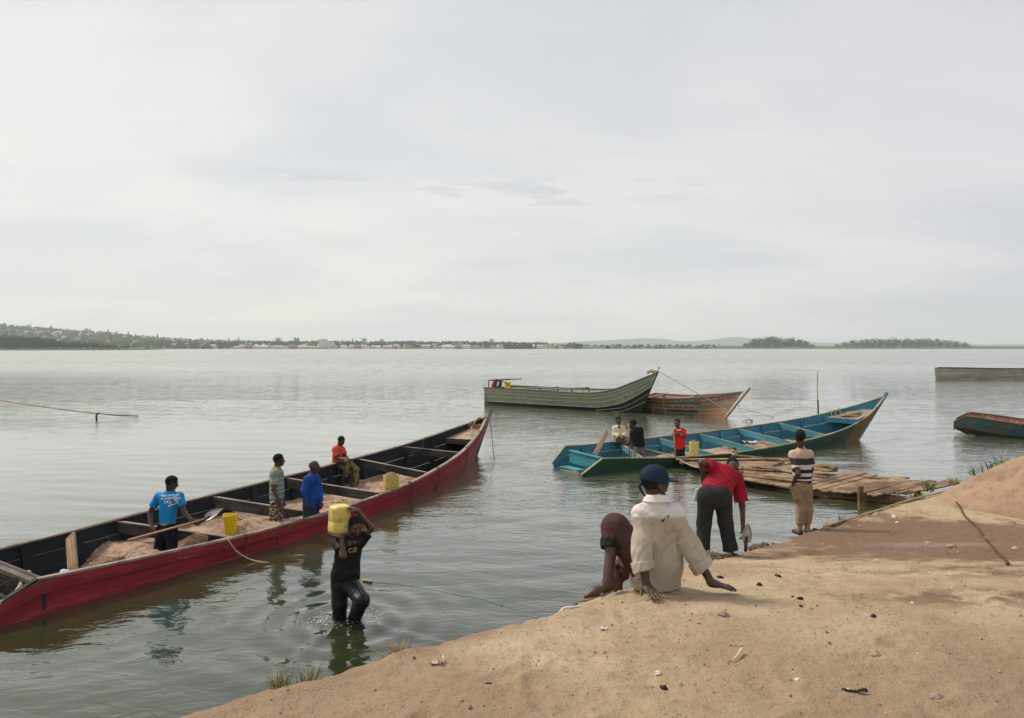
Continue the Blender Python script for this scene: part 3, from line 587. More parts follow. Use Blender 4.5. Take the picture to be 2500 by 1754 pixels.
# fore deck, stem
u0d = rb.ufind(1, 1088); n = 12; us = np.linspace(u0d, 8.85, n); dk = MB()
for k in range(4):
    w0, w1 = k / 4 + .006, (k + 1) / 4 - .006; G0 = []; zt = rb.top(0, us)[:, 2] - .10
    for w_ in (w0, w1): G0.append(rb.inner(us, np.full(n, w_), zt, .03))
    T = np.stack(G0, 1); bb = MB(); uv = np.stack(np.broadcast_arrays(np.linspace(0, 3, n)[:, None], np.array([0, .3])[None] + k), -1); bb.grid(T, 0, uv, flip=True); bb.grid(T - V(0, 0, .03), 0, uv); bb.grid(np.stack([T[0], T[0] - V(0, 0, .03)], 0), 0, None); bb.build('deck_plank', MATS['raw_wood'], root)
a_ = rb.inner(np.array([u0d]), [0.], rb.top(0, u0d)[:, 2] - .17, .03)[0]; c_ = rb.inner(np.array([u0d]), [1.], rb.top(0, u0d)[:, 2] - .17, .03)[0]
MB().beam(a_ - V(0, .04, 0), c_ - V(0, .04, 0), .05, .15).build('deck_beam', MATS['dark_board'], root)
MB().beam(rb.inner(np.array([8.35]), [.05], np.array([.93]), .02)[0], rb.inner(np.array([8.35]), [.98], np.array([.97]), .02)[0], .05, .13).build('bow_board', MATS['brown_board'], root)
MB().beam((-1.27, 21.55, -.35), (-.70, 23.62, 1.30), .11, .14, up=(0, 1, 0), w2=.10, h2=.13).build('stem', MATS['grey_wood'], root)
# sand inside
def zs_red(u, w_):
    z = .115 + .02 * np.sin(u * 2.1) + .05 * np.exp(-((w_ - .35) / .3) ** 2) * np.sin(u * 3.0 + 1) ** 2
    z = z + .10 * (1 - w_) ** 3 * np.clip(1 - abs(u - 4.6) / 3.0, 0, 1)
    z = z + .26 * np.exp(-(((u - 3.25) / .22) ** 2 + ((w_ - .20) / .20) ** 2)) + .12 * np.exp(-(((u - 3.9) / .35) ** 2 + ((w_ - .12) / .16) ** 2))
    z = z + .10 * np.exp(-(((u - 2.2) / .30) ** 2 + ((w_ - .6) / .3) ** 2)) - .30 * np.clip((2.3 - u) / .5, 0, 1) ** 1.0
    z = z + .04 * np.exp(-(((u - 6.3) / .5) ** 2 + ((w_ - .5) / .3) ** 2)) - .3 * np.clip((u - 6.4) / .4, 0, 1)
    return z
rb.sand(1.62, 6.9, zs_red, MATS['boat_sand'], 'dug over brown sand filling the middle of the long red boat', 240, 60, 41)
plain('dark_sand', (.21, .125, .075), .95, .3, 18, .03, bscale=26, col2=(.30, .19, .12))
# clod of darker packed sand by the near side
def clod(P, r, mat, name, label, cat, seed, sc=(1, 1, .8), amp=.35, sub=3, parent=None):
    bm = bmesh.new(); bmesh.ops.create_icosphere(bm, subdivisions=sub, radius=1.0)
    for v_ in bm.verts:
        d = np.array(v_.co); k = 1 + amp * (fbm(d[0] * 1.6 + seed, d[1] * 1.6 + d[2] * 2.1, 4, seed) + .5 * fbm(d[0] * 5 + seed, d[1] * 5 + d[2] * 6, 3, seed + 3)); v_.co = Vector((d * k * r * np.array(sc)).tolist())
    me = bpy.data.meshes.new(name); bm.to_mesh(me); bm.free(); me.materials.append(mat); me.polygons.foreach_set('use_smooth', [sub > 1] * len(me.polygons))
    o = bpy.data.objects.new(name, me); COL.objects.link(o); P = np.array(P, float)
    if parent is not None: o.parent = parent; P = P - origin(parent)
    o.location = tuple(P); o.rotation_euler.z = seed * 1.3
    if label: tag(o, label, cat)
    return o
clod(at(472, 1338, 11.2), .24, MATS['dark_sand'], 'sand_clod', 'dark broken clod of packed sand behind the man in the blue t-shirt', 'sand clod', 5, (1, 1.1, .85))
clod(at(590, 1290, 12.8) + V(0, 0, -.12), .16, MATS['dark_sand'], 'sand_clod', 'small brown lump of sand by the open yellow tub', 'sand clod', 9, (1.3, 1, .7))
# loose board leaning in the stern, blue bag
g = MB(); g.beam(at(180, 1416, 10.1), at(172, 1308, 11.0), .17, .03, up=(.1, -1, .1)); o_ = g.build('loose_board', MATS['brown_board']); tag(recentre(o_), 'loose brown board leaning upright inside the stern of the red boat', 'board')
clod(at(158, 1404, 9.55) , .085, None or plain('bag_blue', (.36, .47, .60), .5, .2, 30, .01), 'bag', 'pale blue crumpled plastic bag peeping over the red boat side', 'plastic bag', 4, (1.4, .9, .8))
# ---- ropes
def rope(pts, r, mat, label=None, name='rope', parent=None, cat='rope', n=None, sag=None):
    P = spline(np.array(pts, float), n or len(pts) * 8); b = MB(); b.tube(P, r, 7); o = b.build(name, mat, parent, smooth=True)
    if label and parent is None: tag(recentre(o), label, cat)
    return o
m, t = newmat('rope_tan'); u = uvc(t); wv = t.n('ShaderNodeTexWave', {'Vector': t.map(u, (40, 5, 1)), 'Scale': 1.0, 'Distortion': 1.0}, wave_type='BANDS', bands_direction='DIAGONAL').outputs[0]
finish(t, t.mix(wv, (.30, .20, .11), (.58, .44, .27)), .95, t.bump(wv, .8, .006), .1)
m, t = newmat('rope_dark'); u = uvc(t); wv = t.n('ShaderNodeTexWave', {'Vector': t.map(u, (40, 5, 1)), 'Scale': 1.0, 'Distortion': 1.0}, wave_type='BANDS', bands_direction='DIAGONAL').outputs[0]
finish(t, t.mix(wv, (.05, .035, .025), (.16, .11, .08)), .95, t.bump(wv, .8, .006), .1)
m, t = newmat('rope_orange'); finish(t, (.40, .27, .19), .8)
RT, RD, RO = MATS['rope_tan'], MATS['rope_dark'], MATS['rope_orange']
# bow line of the red boat
sm = V(-.82, 23.05, 1.13)
rope([sm + V(-.10, .05, .02), sm + V(.02, -.14, .04), sm + V(.10, -.10, -.12), sm + V(.17, -.2, -.75), V(-.58, 21.9, .12), V(-.52, 21.7, -.06)], .014, RT, 'tan bow rope hanging from the red boat stem into the water')
rope([rb.inner(np.array([8.1]), [.5], np.array([.85]))[0], sm + V(-.35, -.5, -.06), sm + V(-.2, -.3, .03), sm + V(-.3, -.45, .0), sm + V(-.16, -.2, -.02), sm + V(-.02, -.1, .03)], .016, RT, 'short tan rope knotted on the fore deck of the red boat')
for px, nm in ((1000, 1), (1068, 2), (1138, 3)):
    u = rb.ufind(0, px); o_ = rb.out(0, u)[0]; a = rb.top(0, u)[0]; b_ = rb.surf(0, [u], [.75])[0]
    rope([a - o_ * .04 + V(0, 0, .035), a + o_ * .045 + V(0, 0, .02), (a + b_) / 2 + o_ * .04 + V(.02, 0, 0), b_ + o_ * .03 + V(-.03, 0, .02)], .011, RD, ('', 'thin dark cord hanging over the red side below the sand filled yellow tub', 'thin dark cord hanging over the red side between two thwarts', 'thin dark cord over the red side nearest the bow')[nm], 'cord', None, 'cord')
u = rb.ufind(0, 552); a = rb.top(0, u)[0]; o_ = rb.out(0, u)[0]
rope([a - o_ * .05 + V(0, 0, .03), a + o_ * .05 + V(.0, 0, .0), a + o_ * .07 + V(.12, .02, -.18), a + o_ * .12 + V(.30, .05, -.31), a + o_ * .2 + V(.5, .05, -.345), a + o_ * .22 + V(.7, .0, -.36)], .013, RT, 'tan mooring rope looping from the red side by the yellow tub into the water')
for k_, (px_, py_, D_, r_) in enumerate(((262, 1378, 10.9, .16), (235, 1388, 10.6, .13), (325, 1362, 11.6, .22), (300, 1368, 11.3, .14), (210, 1396, 10.5, .10), (492, 1330, 11.6, .15))):
    clod(at(px_, py_, D_), r_, MATS['dark_sand'], 'sand_clod', ('moist dark sand clod low in the red boat left of the shoveller', 'small sand clod next to the leaning board', 'largest dark sand clod left of the legs of the shoveller', 'dark sand clod between two others beneath the first crossbeam', 'smallest sand clod at the foot of the leaning board', 'dark sand clod right of the big one behind the near side')[k_], 'sand clod', 20 + k_, (1.4, 1, .75))
u = rb.ufind(0, 598); a = rb.top(0, u)[0]
rope([a - o_ * .04 + V(0, 0, .03), a + o_ * .05, a + o_ * .06 + V(-.03, 0, -.15), a + o_ * .07 + V(-.12, 0, -.3), a + o_ * .1 + V(-.1, 0, -.36)], .013, RD, 'dark rope end trailing down the red side just right of the yellow tub')
# ropes on the stern well
p0 = at(4, 1476, 8.5); rope([at(70, 1398, 9.6), at(58, 1415, 9.3), at(45, 1440, 9.0), at(25, 1462, 8.8), at(2, 1472, 8.6), at(-30, 1476, 8.5)], .035, RT, 'thick frayed rope lying over the stern board of the red boat')
rope([at(70, 1403, 9.35), at(40, 1412, 9.2), at(-20, 1440, 9.0)], .01, RD, 'thin dark line stretched beside the thick stern rope', 'cord', None, 'cord')
# line across the shallows to the bank
q = [onz(600, 1376, .0), onz(650, 1379, -.012), onz(744, 1394, .006), onz(810, 1406, -.012), onz(895, 1418, .006), onz(980, 1428, -.004), onz(1080, 1443, .004), onz(1200, 1468, .006), onz(1262, 1481, .02)]
rope(q, .003, RO, 'thin orange line stretched across the water to the bank')
rope([onz(886, 1417, .012), onz(897, 1418, .016), onz(908, 1420, .012)], .016, RO, 'thick knot of orange cord floating on the thin line', 'rope_knot')
# ---- green and blue boat
painted('blue_paint', (.018, .150, .225), (.14, .085, .055), .46, 1.3, .5, streak=(.42, .52, .50), streak_amt=-.08, dark=(.012, .10, .17))
painted('turquoise_paint', (.05, .25, .30), (.20, .12, .07), .42, 1.2, .5, streak=(.5, .58, .55), streak_amt=-.1)
painted('green_paint', (.008, .066, .030), (.13, .15, .10), .34, 1.2, .4, dark=(.006, .04, .02), streak=(.10, .2, .1), streak_amt=-.12, spec=.4)
painted('gold_paint', (.27, .155, .05), (.15, .09, .05), .15, 1.0, .55)
wood('green_rail', (.22, .20, .11), (.46, .38, .25), 1, .85, (.10, .16, .08), .45)
root = empty('sand_boat', (7.2, 23.0, 0), 'long green wooden boat with a turquoise blue inside and upswept bow beside the jetty', 'boat')
N = [(1.84, 18.5, .04), (2.45, 18.87, .42), (3.12, 19.3, .36), (4.55, 19.95, .27), (5.78, 20.5, .255), (6.95, 21.15, .25), (9.0, 22.6, .30), (10.9, 24.0, .42), (12.25, 25.0, .64), (13.3, 25.8, 1.0), (14.1, 26.35, 1.55)]
F = [(1.15, 20.08, .12), (1.55, 20.5, .53), (2.2, 21.15, .47), (3.6, 22.1, .48), (4.87, 22.8, .50), (6.0, 23.4, .53), (7.75, 24.5, .57), (9.6, 25.6, .66), (11.35, 26.25, .85), (12.9, 26.5, 1.18), (14.17, 26.42, 1.59)]
NC = [(2.0, 18.62, -.12), (2.55, 19.0, -.3), (3.2, 19.4, -.3), (4.6, 20.1, -.3), (5.8, 20.7, -.3), (6.95, 21.35, -.3), (8.95, 22.8, -.3), (10.7, 24.15, -.28), (11.75, 25.0, -.25), (12.4, 25.5, -.15), (12.85, 25.92, -.06)]
FC = [(1.25, 20.0, -.15), (1.7, 20.35, -.3), (2.35, 20.95, -.3), (3.7, 21.85, -.3), (4.95, 22.5, -.3), (6.05, 23.1, -.3), (7.8, 24.2, -.3), (9.6, 25.3, -.28), (11.0, 25.85, -.25), (12.1, 26.0, -.15), (12.87, 25.95, -.06)]
gb_ = Boat(root, N, F, NC, FC)
G_, B_, Wd_ = MATS['green_paint'], MATS['blue_paint'], MATS['green_rail']
ug = 8.15
for (v0, v1, js, pr) in ((0, .26, [2.8, 5.6], .022), (.255, .62, [3.8, 6.4], 0), (.62, 1.0, [2.2, 5.0], 0)):
    jj = [0.0] + js + [ug]
    for a, b2 in zip(jj[:-1], jj[1:]): gb_.plank(0, a + .004, b2 - .002, v0 + .004, v1 - .004, [G_, B_, Wd_], .035, pr)
    gb_.plank(0, ug + .002, 10, v0 + .002, v1 - .002, [MATS['gold_paint'], B_, Wd_], .035, pr * .3, label='gold brown painted bow plank')
gb_.sides(1, [0.0, .30, .34, .66, 1.0], [[3.0, 6.1], [5.0], [2.2, 4.7, 7.2], [4]], [G_, B_, Wd_], .035, .010, prouds=[.0, -.012, 0, 0])
gb_.rail(0, 1.0, 10.0, Wd_, .075, .026, 0, .005); gb_.rail(1, 1.0, 10.0, Wd_, .07, .024); gb_.rail(0, 0.0, 1.0, Wd_, .075, .026, 0, .005, name='rail_end'); gb_.rail(1, 0.0, 1.0, Wd_, .07, .024, name='rail_end')
gb_.floor(1.0, 9.0, -.18, B_)
# transom and motor well
c = [at(1392, 1101, 20.15), at(1466, 1119, 19.0)]
MB().beam(c[0] + V(0, 0, -.17), c[1] + V(0, 0, -.17), .04, .34).build('transom', MATS['turquoise_paint'], root)
MB().beam(c[0] + V(0, .01, .005), c[1] + V(0, .01, .005), .12, .03).build('transom_top', MATS['turquoise_paint'], root)
MB().beam(at(1377, 1139, 20.0), at(1418, 1149, 19.05), .28, .03).build('well_step', MATS['turquoise_paint'], root)
MB().beam(at(1353, 1148, 19.95), at(1417, 1158, 18.8), .04, .10).build('well_sill', MATS['green_rail'], root)
for (pf, pn, h) in ((1510, 1575, .16), (1607, 1758, .17), (1705, 1857, .18), (1801, 1945, .18), (1899, 2022, .18)):
    gb_.thwart(gb_.ufind(0, pn), gb_.ufind(1, pf), MATS['turquoise_paint'], .055, h, -.02, topmat=Wd_)
for p in (1418, 1455, 1513, 1560, 1612, 1662, 1709, 1757, 1806, 1856, 1903, 1955): gb_.rib(1, gb_.ufind(1, p), MATS['blue_paint'], .11, .06)
for p in (1520, 1600, 1700, 1800, 1900): gb_.rib(0, gb_.ufind(0, p), MATS['blue_paint'], .10, .05)
# bow shelf
u0d = gb_.ufind(1, 2014); n = 10; us = np.linspace(u0d, 9.4, n)
for k in range(4):
    zt = np.full(n, .0) + gb_.top(0, us)[:, 2] * .55 + .28 * .9; zt = np.linspace(gb_.top(1, u0d)[0, 2] - .13, gb_.top(0, 9.4)[0, 2] - .1, n)
    T = np.stack([gb_.inner(us, np.full(n, k / 4 + .006), zt, .03), gb_.inner(us, np.full(n, (k + 1) / 4 - .006), zt, .03)], 1); bb = MB(); uv = np.stack(np.broadcast_arrays(np.linspace(0, 3, n)[:, None], np.array([0, .3])[None] + k), -1)
    bb.grid(T, 0, uv, flip=True); bb.grid(T - V(0, 0, .03), 0, uv); bb.build('deck_plank', MATS['worn_rail'], root)
z0 = gb_.top(1, u0d)[0, 2] - .22; MB().beam(gb_.inner(np.array([u0d]), [0.], np.array([z0]), .03)[0] - V(.03, 0, 0), gb_.inner(np.array([u0d]), [1.], np.array([z0]), .03)[0] - V(.03, 0, 0), .04, .15).build('deck_beam', MATS['blue_paint'], root)
MB().beam(gb_.inner(np.array([9.05]), [0.], np.array([.93]), .02)[0], gb_.inner(np.array([9.05]), [1.], np.array([1.0]), .02)[0], .05, .12).build('bow_board', MATS['blue_paint'], root)
MB().beam((12.8, 25.88, -.1), (14.25, 26.48, 1.72), .07, .06, up=(0, 1, 0), w2=.10, h2=.12).build('stem', MATS['turquoise_paint'], root)
def zs_g(u, w_):
    z = .01 + .05 * np.sin(u * 2.3) ** 2 * (1 - w_) + .06 * np.exp(-((w_ - .1) / .25) ** 2)
    z = z + .12 * np.exp(-(((u - 3.75) / .5) ** 2 + ((w_ - .02) / .25) ** 2)) + .16 * np.exp(-(((u - 5.4) / .5) ** 2 + ((w_ - .55) / .3) ** 2)) + .14 * np.exp(-(((u - 6.6) / .6) ** 2 + ((w_ - .75) / .3) ** 2))
    return z - .2 * np.clip((2.4 - u) / .5, 0, 1) - .2 * np.clip((u - 7.1) / .4, 0, 1)
gb_.sand(1.7, 7.6, zs_g, MATS['boat_sand'], 'reddish brown sand heaped along the bottom of the green boat', 200, 46, 71)
g = MB(); g.beam(at(1452, 1112, 20.0), at(1482, 1054, 20.6), .14, .03, up=(.3, -1, .2)); tag(recentre(g.build('loose_board', MATS['raw_wood'])), 'pale board propped up slanting in the stern of the green boat', 'board')
# rope heap on the bow shelf
pts = []; rr = random.Random(3)
cx_, cy_ = gb_.inner(np.array([8.75]), [.5], np.array([.8]))[0][:2]; zb_ = gb_.top(0, 8.75)[0, 2] - .02
for k in range(150):
    a = k * .75; R0 = .34 * (1 - .5 * k / 150) * (.6 + .4 * rr.random()); f = k / 150
    pts.append((cx_ + R0 * 1.25 * math.cos(a) + .15 * (f - .5) + rr.uniform(-.07, .07), cy_ + R0 * .8 * math.sin(a) + rr.uniform(-.07, .07), zb_ + .02 + .13 * f + rr.uniform(-.02, .03)))
b = MB(); b.tube(spline(pts, 700), .016, 6); rc = b.build('rope_coil', RT, smooth=True); tag(recentre(rc), 'tangled heap of tan rope on the bow shelf of the blue boat', 'rope')
for dx in (0, .12, -.1):
    a = gb_.top(1, 8.55 + dx)[0]; rope([a + V(0, .03, .02), a + V(.0, -.04, .05), a + V(.05, -.2, -.2), V(cx_ + .05 + dx, cy_ + .05, zb_ + .1)], .016, RT, None, 'rope_loop', rc)
rope([at(1576, 1096, 20.4), at(1600, 1103, 20.6), at(1640, 1114, 20.3), at(1668, 1128, 19.6), at(1692, 1139, 18.9), at(1712, 1143, 18.5)], .022, RT, 'frayed brown mooring rope running from inside the green boat to the jetty')
# ---- grey green metal boat
m, t = newmat('green_metal'); o = obc(t); u = uvc(t)
n0 = t.noise(o, .8, 5, .6); n1_ = t.noise(o, 5, 7, .75); n2s = t.noise(t.map(u, (6, .8, 1)), 1.0, 5, .7)
c = t.mix(t.ss(n0, .35, .65), (.19, .27, .225), (.33, .33, .25)); c = t.mix(t.ss(n1_, .46, .56, 0, .85), c, (.36, .31, .21)); c = t.mix(t.ss(n1_, .585, .62), c, (.20, .075, .04)); c = t.mix(t.ss(n2s, .62, .68, 0, .7), c, (.18, .08, .05))
finish(t, c, t.math('MULTIPLY_ADD', n1_, .4, .2), t.bump(n1_, .3, .01), .5)
painted('hull_black', (.012, .012, .013), (.16, .06, .035), .28, .8, .4, spec=.5)
plain('seam_pale', (.42, .43, .34), .5, .2, 6); plain('pale_metal', (.30, .32, .24), .5, .25, 4, .002); plain('dark_metal', (.03, .03, .03), .5, .3, 20); plain('grey_pipe', (.20, .21, .19), .5, .3, 8)
painted('metal_rail', (.17, .17, .13), (.24, .12, .07), .6, 2, .6)
root = empty('metal_boat', (3.0, 39.5, 0), 'grey green riveted metal motor boat with a black underside and rusty patches', 'boat')
N = [(-1.72, 42.05, .985), (-1.66, 42, 1.0), (1.5, 39.7, .96), (4.09, 37.8, .95), (5.25, 36.95, 1.16), (6.3, 36.2, 1.62), (7.5, 35.8, 2.14)]
F = [(-.02, 44.25, .985), (0, 44.2, 1.0), (3.1, 42, .98), (5.6, 40.1, 1.02), (6.65, 38.8, 1.22), (7.2, 37.4, 1.62), (7.52, 35.82, 2.15)]
NC = [(-1.36, 41.95, -.2), (-1.3, 41.9, -.2), (1.75, 39.85, -.2), (4.3, 38.15, -.2), (5.25, 37.4, -.2), (6.0, 36.85, -.2), (6.68, 36.52, -.1)]
FC = [(-.2, 43.75, -.2), (-.1, 43.7, -.2), (3.0, 41.6, -.2), (5.2, 39.5, -.2), (6.0, 38.3, -.2), (6.5, 37.3, -.2), (6.7, 36.54, -.1)]
mb_ = Boat(root, N, F, NC, FC); GM, PM = MATS['green_metal'], MATS['pale_metal']
for side in (0, 1):
    for a, b2 in ((0, (.24, .24, .18, .12)), ((.24, .24, .18, .12), (.45, .45, .36, .22)), ((.45, .45, .36, .22), (.68, .68, .56, .33))): mb_.plank(side, 0, 6, a, b2, [GM, PM, GM], .02, 0, name='hull_strake', n=40)
    mb_.plank(side, 0, 6, (.68, .68, .56, .33), 1.0, [MATS['hull_black'], PM, GM], .02, 0, name='hull_bottom', n=40)
    mb_.rail(side, 0, 6, MATS['metal_rail'], .10, .05, -.01)
    for v in (.10, (.26, .26, .20, .13), (.45, .45, .36, .22), (.67, .67, .55, .32)): mb_.rail(side, 0, 6, MATS['seam_pale'], .05, .035, -.01, .02, name='hull_seam', v=v, n=40)
for v in ((.80, .80, .72, .5), (.9, .9, .84, .68)): mb_.rail(0, 3.2, 6, GM, .04, .03, -.01, .02, name='hull_seam', v=v, n=20)
mb_.floor(.05, 5.4, .10, PM)
MB().beam(np.array(N[1]) - V(0, 0, .5), np.array(F[1]) - V(0, 0, .5), .03, 1.0).build('transom', GM, root)
MB().beam(V(7.52, 35.8, 2.17), V(6.7, 36.52, -.1), .05, .05, up=(0, 1, 0)).build('stem', MATS['hull_black'], root)
for u in (.6, 1.2, 1.8, 2.4, 3.0): mb_.rib(1, u, PM, .05, .03, inn=.02)
n = 12; us = np.linspace(3.6, 5.7, n); zt = mb_.top(0, us)[:, 2] - .28; MB().grid(np.stack([mb_.inner(us, np.full(n, w_), zt, .02) for w_ in (0, 1)], 1), 0, None, flip=True).build('fore_deck', PM, root)
# stern guard frame, long hand rails
g = MB(); k = .028; A = at(1193, 946, 42.4); B = at(1193, 929, 42.4); C_ = at(1221.5, 928.5, 42.0); D_ = at(1221.5, 947, 42.0); E_ = at(1262, 946, 41.2)
A2, B2, C2, D2, E2 = [q + V(1.3, 1.7, 0) for q in (A, B, C_, D_, E_)]
g.tube([A - V(0, 0, .5), B], k); g.tube([B, C_], k); g.tube([D_ - V(0, 0, .5), C_], k); g.tube([C_, E_ - V(0, 0, .1)], k); g.tube([B, B2], k); g.tube([C_, C2], k); g.build('guard_frame', MATS['dark_metal'], root)
for (p, q_, ps, D0) in (((1247, 951, 40.9), (1364, 946, 39.6), (1290, 1319, 1362), 1), ((1322, 953, 40.0), (1438, 946.5, 38.2), (1362, 1397, 1438), 0)):
    a, b2 = at(*p), at(*q_); MB().tube([a, b2], .045).build('hand_rail', MATS['grey_pipe'], root)
    for x in ps:
        f = (x - p[0]) / (q_[0] - p[0]); f = min(1, f); c = a + (b2 - a) * f; MB().tube([c, c - V(0, 0, .75)], .03).build('rail_post', MATS['dark_metal'], root)
# rope knot on the bow, ring
rope([V(7.0, 35.9, 2.1), V(7.15, 36.0, 2.22), V(7.3, 35.9, 2.15), V(7.1, 35.8, 2.2), V(7.0, 36.05, 2.15), V(7.2, 36.05, 2.26), V(7.4, 35.85, 2.2), V(7.5, 35.8, 2.2)], .05, RT, 'tan rope bundle knotted round the bow of the metal boat')
MB().tube([V(7.5, 35.8, 2.15), V(7.53, 35.8, 2.3), V(7.6, 35.78, 2.4), V(7.53, 35.78, 2.45), V(7.48, 35.78, 2.36)], .02).build('mooring_hook', MATS['dark_metal'], root)
# outboard motor and yellow can in the stern
plain('motor_grey', (.04, .045, .06), .35, .1); plain('motor_red', (.35, .03, .04), .4, .1); plain('motor_white', (.7, .7, .7), .4, .1)
plain('can_yellow', (.62, .46, .055), .45, .22, 9, .004, col2=(.72, .55, .10)); plain('tub_yellow', (.66, .44, .012), .40, .2, 9, .003, col2=(.74, .52, .02)); 
def can_yellow_dirty(name, base, dirt, amt):
    m, t = newmat(name); o = obc(t); n = t.noise(o, 11, 6, .7); n2 = t.noise(o, 4, 4, .6); zz_ = t.n('ShaderNodeSeparateXYZ', {0: o}).outputs[2]
    c = t.mix(t.ss(n2, .3, .7), base, tuple(min(1, q * 1.22) for q in base)); c = t.mix(t.ss(n, .62 - amt * .2, .75 - amt * .2, 0, .85), c, dirt)
    finish(t, c, .48, t.bump(n, .25, .004), .4); return m
can_yellow_dirty('can_pale', (.70, .53, .14), (.36, .25, .09), .5); can_yellow_dirty('can_bright', (.72, .47, .01), (.35, .22, .05), .2); can_yellow_dirty('can_old', (.56, .43, .10), (.22, .15, .08), .5)
def jerrycan(P, yaw, pitch, roll, label, mat, h=.38, sx=.29, sy=.22, top='closed', taper=1.0, sandm=None, cut=0.0, spout=True):
    b = MB(); n = 40; rings = []
    def ring(z, s_, e=5.0, dz=0.0):
        R_ = []
        for k in range(n):
            a = 2 * math.pi * k / n; c_, s2 = math.cos(a), math.sin(a); r_ = (abs(c_) ** e + abs(s2) ** e) ** (-1 / e)
            g_ = 1 - .035 * math.exp(-((abs(c_ * r_) - .62) / .10) ** 2) * (abs(s2 * r_) > .9)      # moulded grooves in the broad faces
            R_.append((c_ * r_ * sx / 2 * s_, s2 * r_ * sy / 2 * s_ * g_, z + dz * math.cos(a * 2 + 1)))
        return R_
    if top == 'closed': Z = [(0, .70, 4), (.004, .88, 4.5), (.02, .965, 5), (.05, 1.0, 5), (h * .40, 1.0, 5), (h * .42, .975, 5), (h * .46, .975, 5), (h * .48, 1, 5), (h * .88, 1.0, 5), (h * .94, .965, 5), (h * .98, .88, 4.5), (h, .70, 4)]
    else: Z = [(0, .55 * taper, 3), (.004, .82 * taper, 4), (.03, .94 * taper, 4.5), (h * .45, (1 + taper) / 2 * 1.0, 5), (h * .98, 1.0, 5), (h, 1.0, 5), (h, .965, 5), (h * .55, .93 * (1 + taper) / 2, 5), (.03, .85 * taper, 4)]
    for z, s_, e in Z: rings += ring(z, s_, e, cut if (top == 'open' and z > h * .9) else 0)
    F_ = [[i * n + k, i * n + (k + 1) % n, (i + 1) * n + (k + 1) % n, (i + 1) * n + k] for i in range(len(Z) - 1) for k in range(n)]
    F_.append(list(range(n))[::-1]); F_.append([(len(Z) - 1) * n + k for k in range(n)])
    b.add(rings, F_); Rm = Matrix.Rotation(yaw, 3, 'Z') @ Matrix.Rotation(pitch, 3, 'X') @ Matrix.Rotation(roll, 3, 'Y')
    root = empty('jerrycan', P, label, 'jerrycan'); root.rotation_euler = Rm.to_euler()
    def put(bb, nm, mt, sm=True):
        o = bb.build(nm, mt, None, smooth=sm); o.parent = root; return o
    put(b, 'body', mat)
    if top == 'closed' and spout:
        g = MB(); g.tube([(sx * .30, 0, h - .03), (sx * .30, 0, h + .035)], .024, 12); put(g, 'spout', mat)
        g = MB(); g.tube(spline([(-sx * .36, 0, h - .03), (-sx * .30, 0, h + .035), (-sx * .0, 0, h + .045), (sx * .16, 0, h - .02)], 14), .013, 8); put(g, 'handle', mat)
    if sandm is not None:
        g = MB(); nn = 12; P_ = []
        for i in range(nn + 1):
            rr_ = i / nn
            for k in range(n):
                a = 2 * math.pi * k / n; c_, s2 = math.cos(a), math.sin(a); r_ = (abs(c_) ** 4 + abs(s2) ** 4) ** (-.25)
                x, y = c_ * r_ * sx / 2 * .96 * rr_, s2 * r_ * sy / 2 * .96 * rr_; P_.append((x, y, h * .95 + .075 * (1 - rr_ ** 2) + .012 * fbm(x * 25, y * 25, 3, 2)))
        g.add(P_, [[i * n + k, i * n + (k + 1) % n, (i + 1) * n + (k + 1) % n, (i + 1) * n + k] for i in range(nn) for k in range(n)][::1]); put(g, 'sand_fill', sandm)
    return root
jerrycan(at(1239, 947, 42.3) - V(0, 0, .05), .3, 0, 0, 'small yellow jerrycan standing in the stern of the metal boat', MATS['can_bright'], .40, .36, .24)
jerrycan(at(1248, 950, 42.3) - V(0, 0, .1), .9, 1.2, 0, 'yellow jerrycan lying low beside another in the stern of the metal boat', MATS['can_old'], .34, .28, .22)
mroot = empty('outboard_motor', at(1212, 944, 42.9) - V(0, 0, .8), 'grey outboard motor with red and white stripes at the stern of the metal boat', 'outboard motor')
def ellip(P, r, name, mat, parent=None, rot=(0, 0, 0), sub=3, e=None):
    bm = bmesh.new(); bmesh.ops.create_icosphere(bm, subdivisions=sub, radius=1.0); Rm = Matrix.Rotation(rot[2], 3, 'Z') @ Matrix.Rotation(rot[1], 3, 'Y') @ Matrix.Rotation(rot[0], 3, 'X')
    for v_ in bm.verts:
        c_ = v_.co.copy()
        if e: q = (abs(c_.x) ** e + abs(c_.y) ** e + abs(c_.z) ** e) ** (-1 / e); c_ = c_ * q
        v_.co = Rm @ Vector((c_.x * r[0], c_.y * r[1], c_.z * r[2]))
    me = bpy.data.meshes.new(name); bm.to_mesh(me); bm.free(); me.materials.append(mat); me.polygons.foreach_set('use_smooth', [True] * len(me.polygons)); o = bpy.data.objects.new(name, me); COL.objects.link(o)
    P = np.array(P, float)
    if parent is not None: o.parent = parent; P = P - origin(parent)
    o.location = tuple(P); return o
pm = at(1213, 940, 42.9)
ellip(pm, (.30, .2, .36), 'cowling', MATS['motor_grey'], mroot, (0, .35, 0), 3, 3.2); ellip(pm + V(-.20, -.03, -.02), (.11, .19, .34), 'red_stripe', MATS['motor_red'], mroot, (0, .35, 0), 3, 3); ellip(pm + V(.06, -.17, .04), (.07, .05, .17), 'badge', MATS['motor_white'], mroot, (0, .3, 0), 2, 4)
g = MB(); g.tube([pm - V(0, 0, .2), pm - V(-.1, 0, 1.1)], .09, 10); g.build('leg', MATS['motor_grey'], mroot); g = MB(); g.tube([pm + V(.2, 0, -.2), pm + V(.75, -.2, -.1)], .03, 8); g.build('tiller', MATS['dark_metal'], mroot)
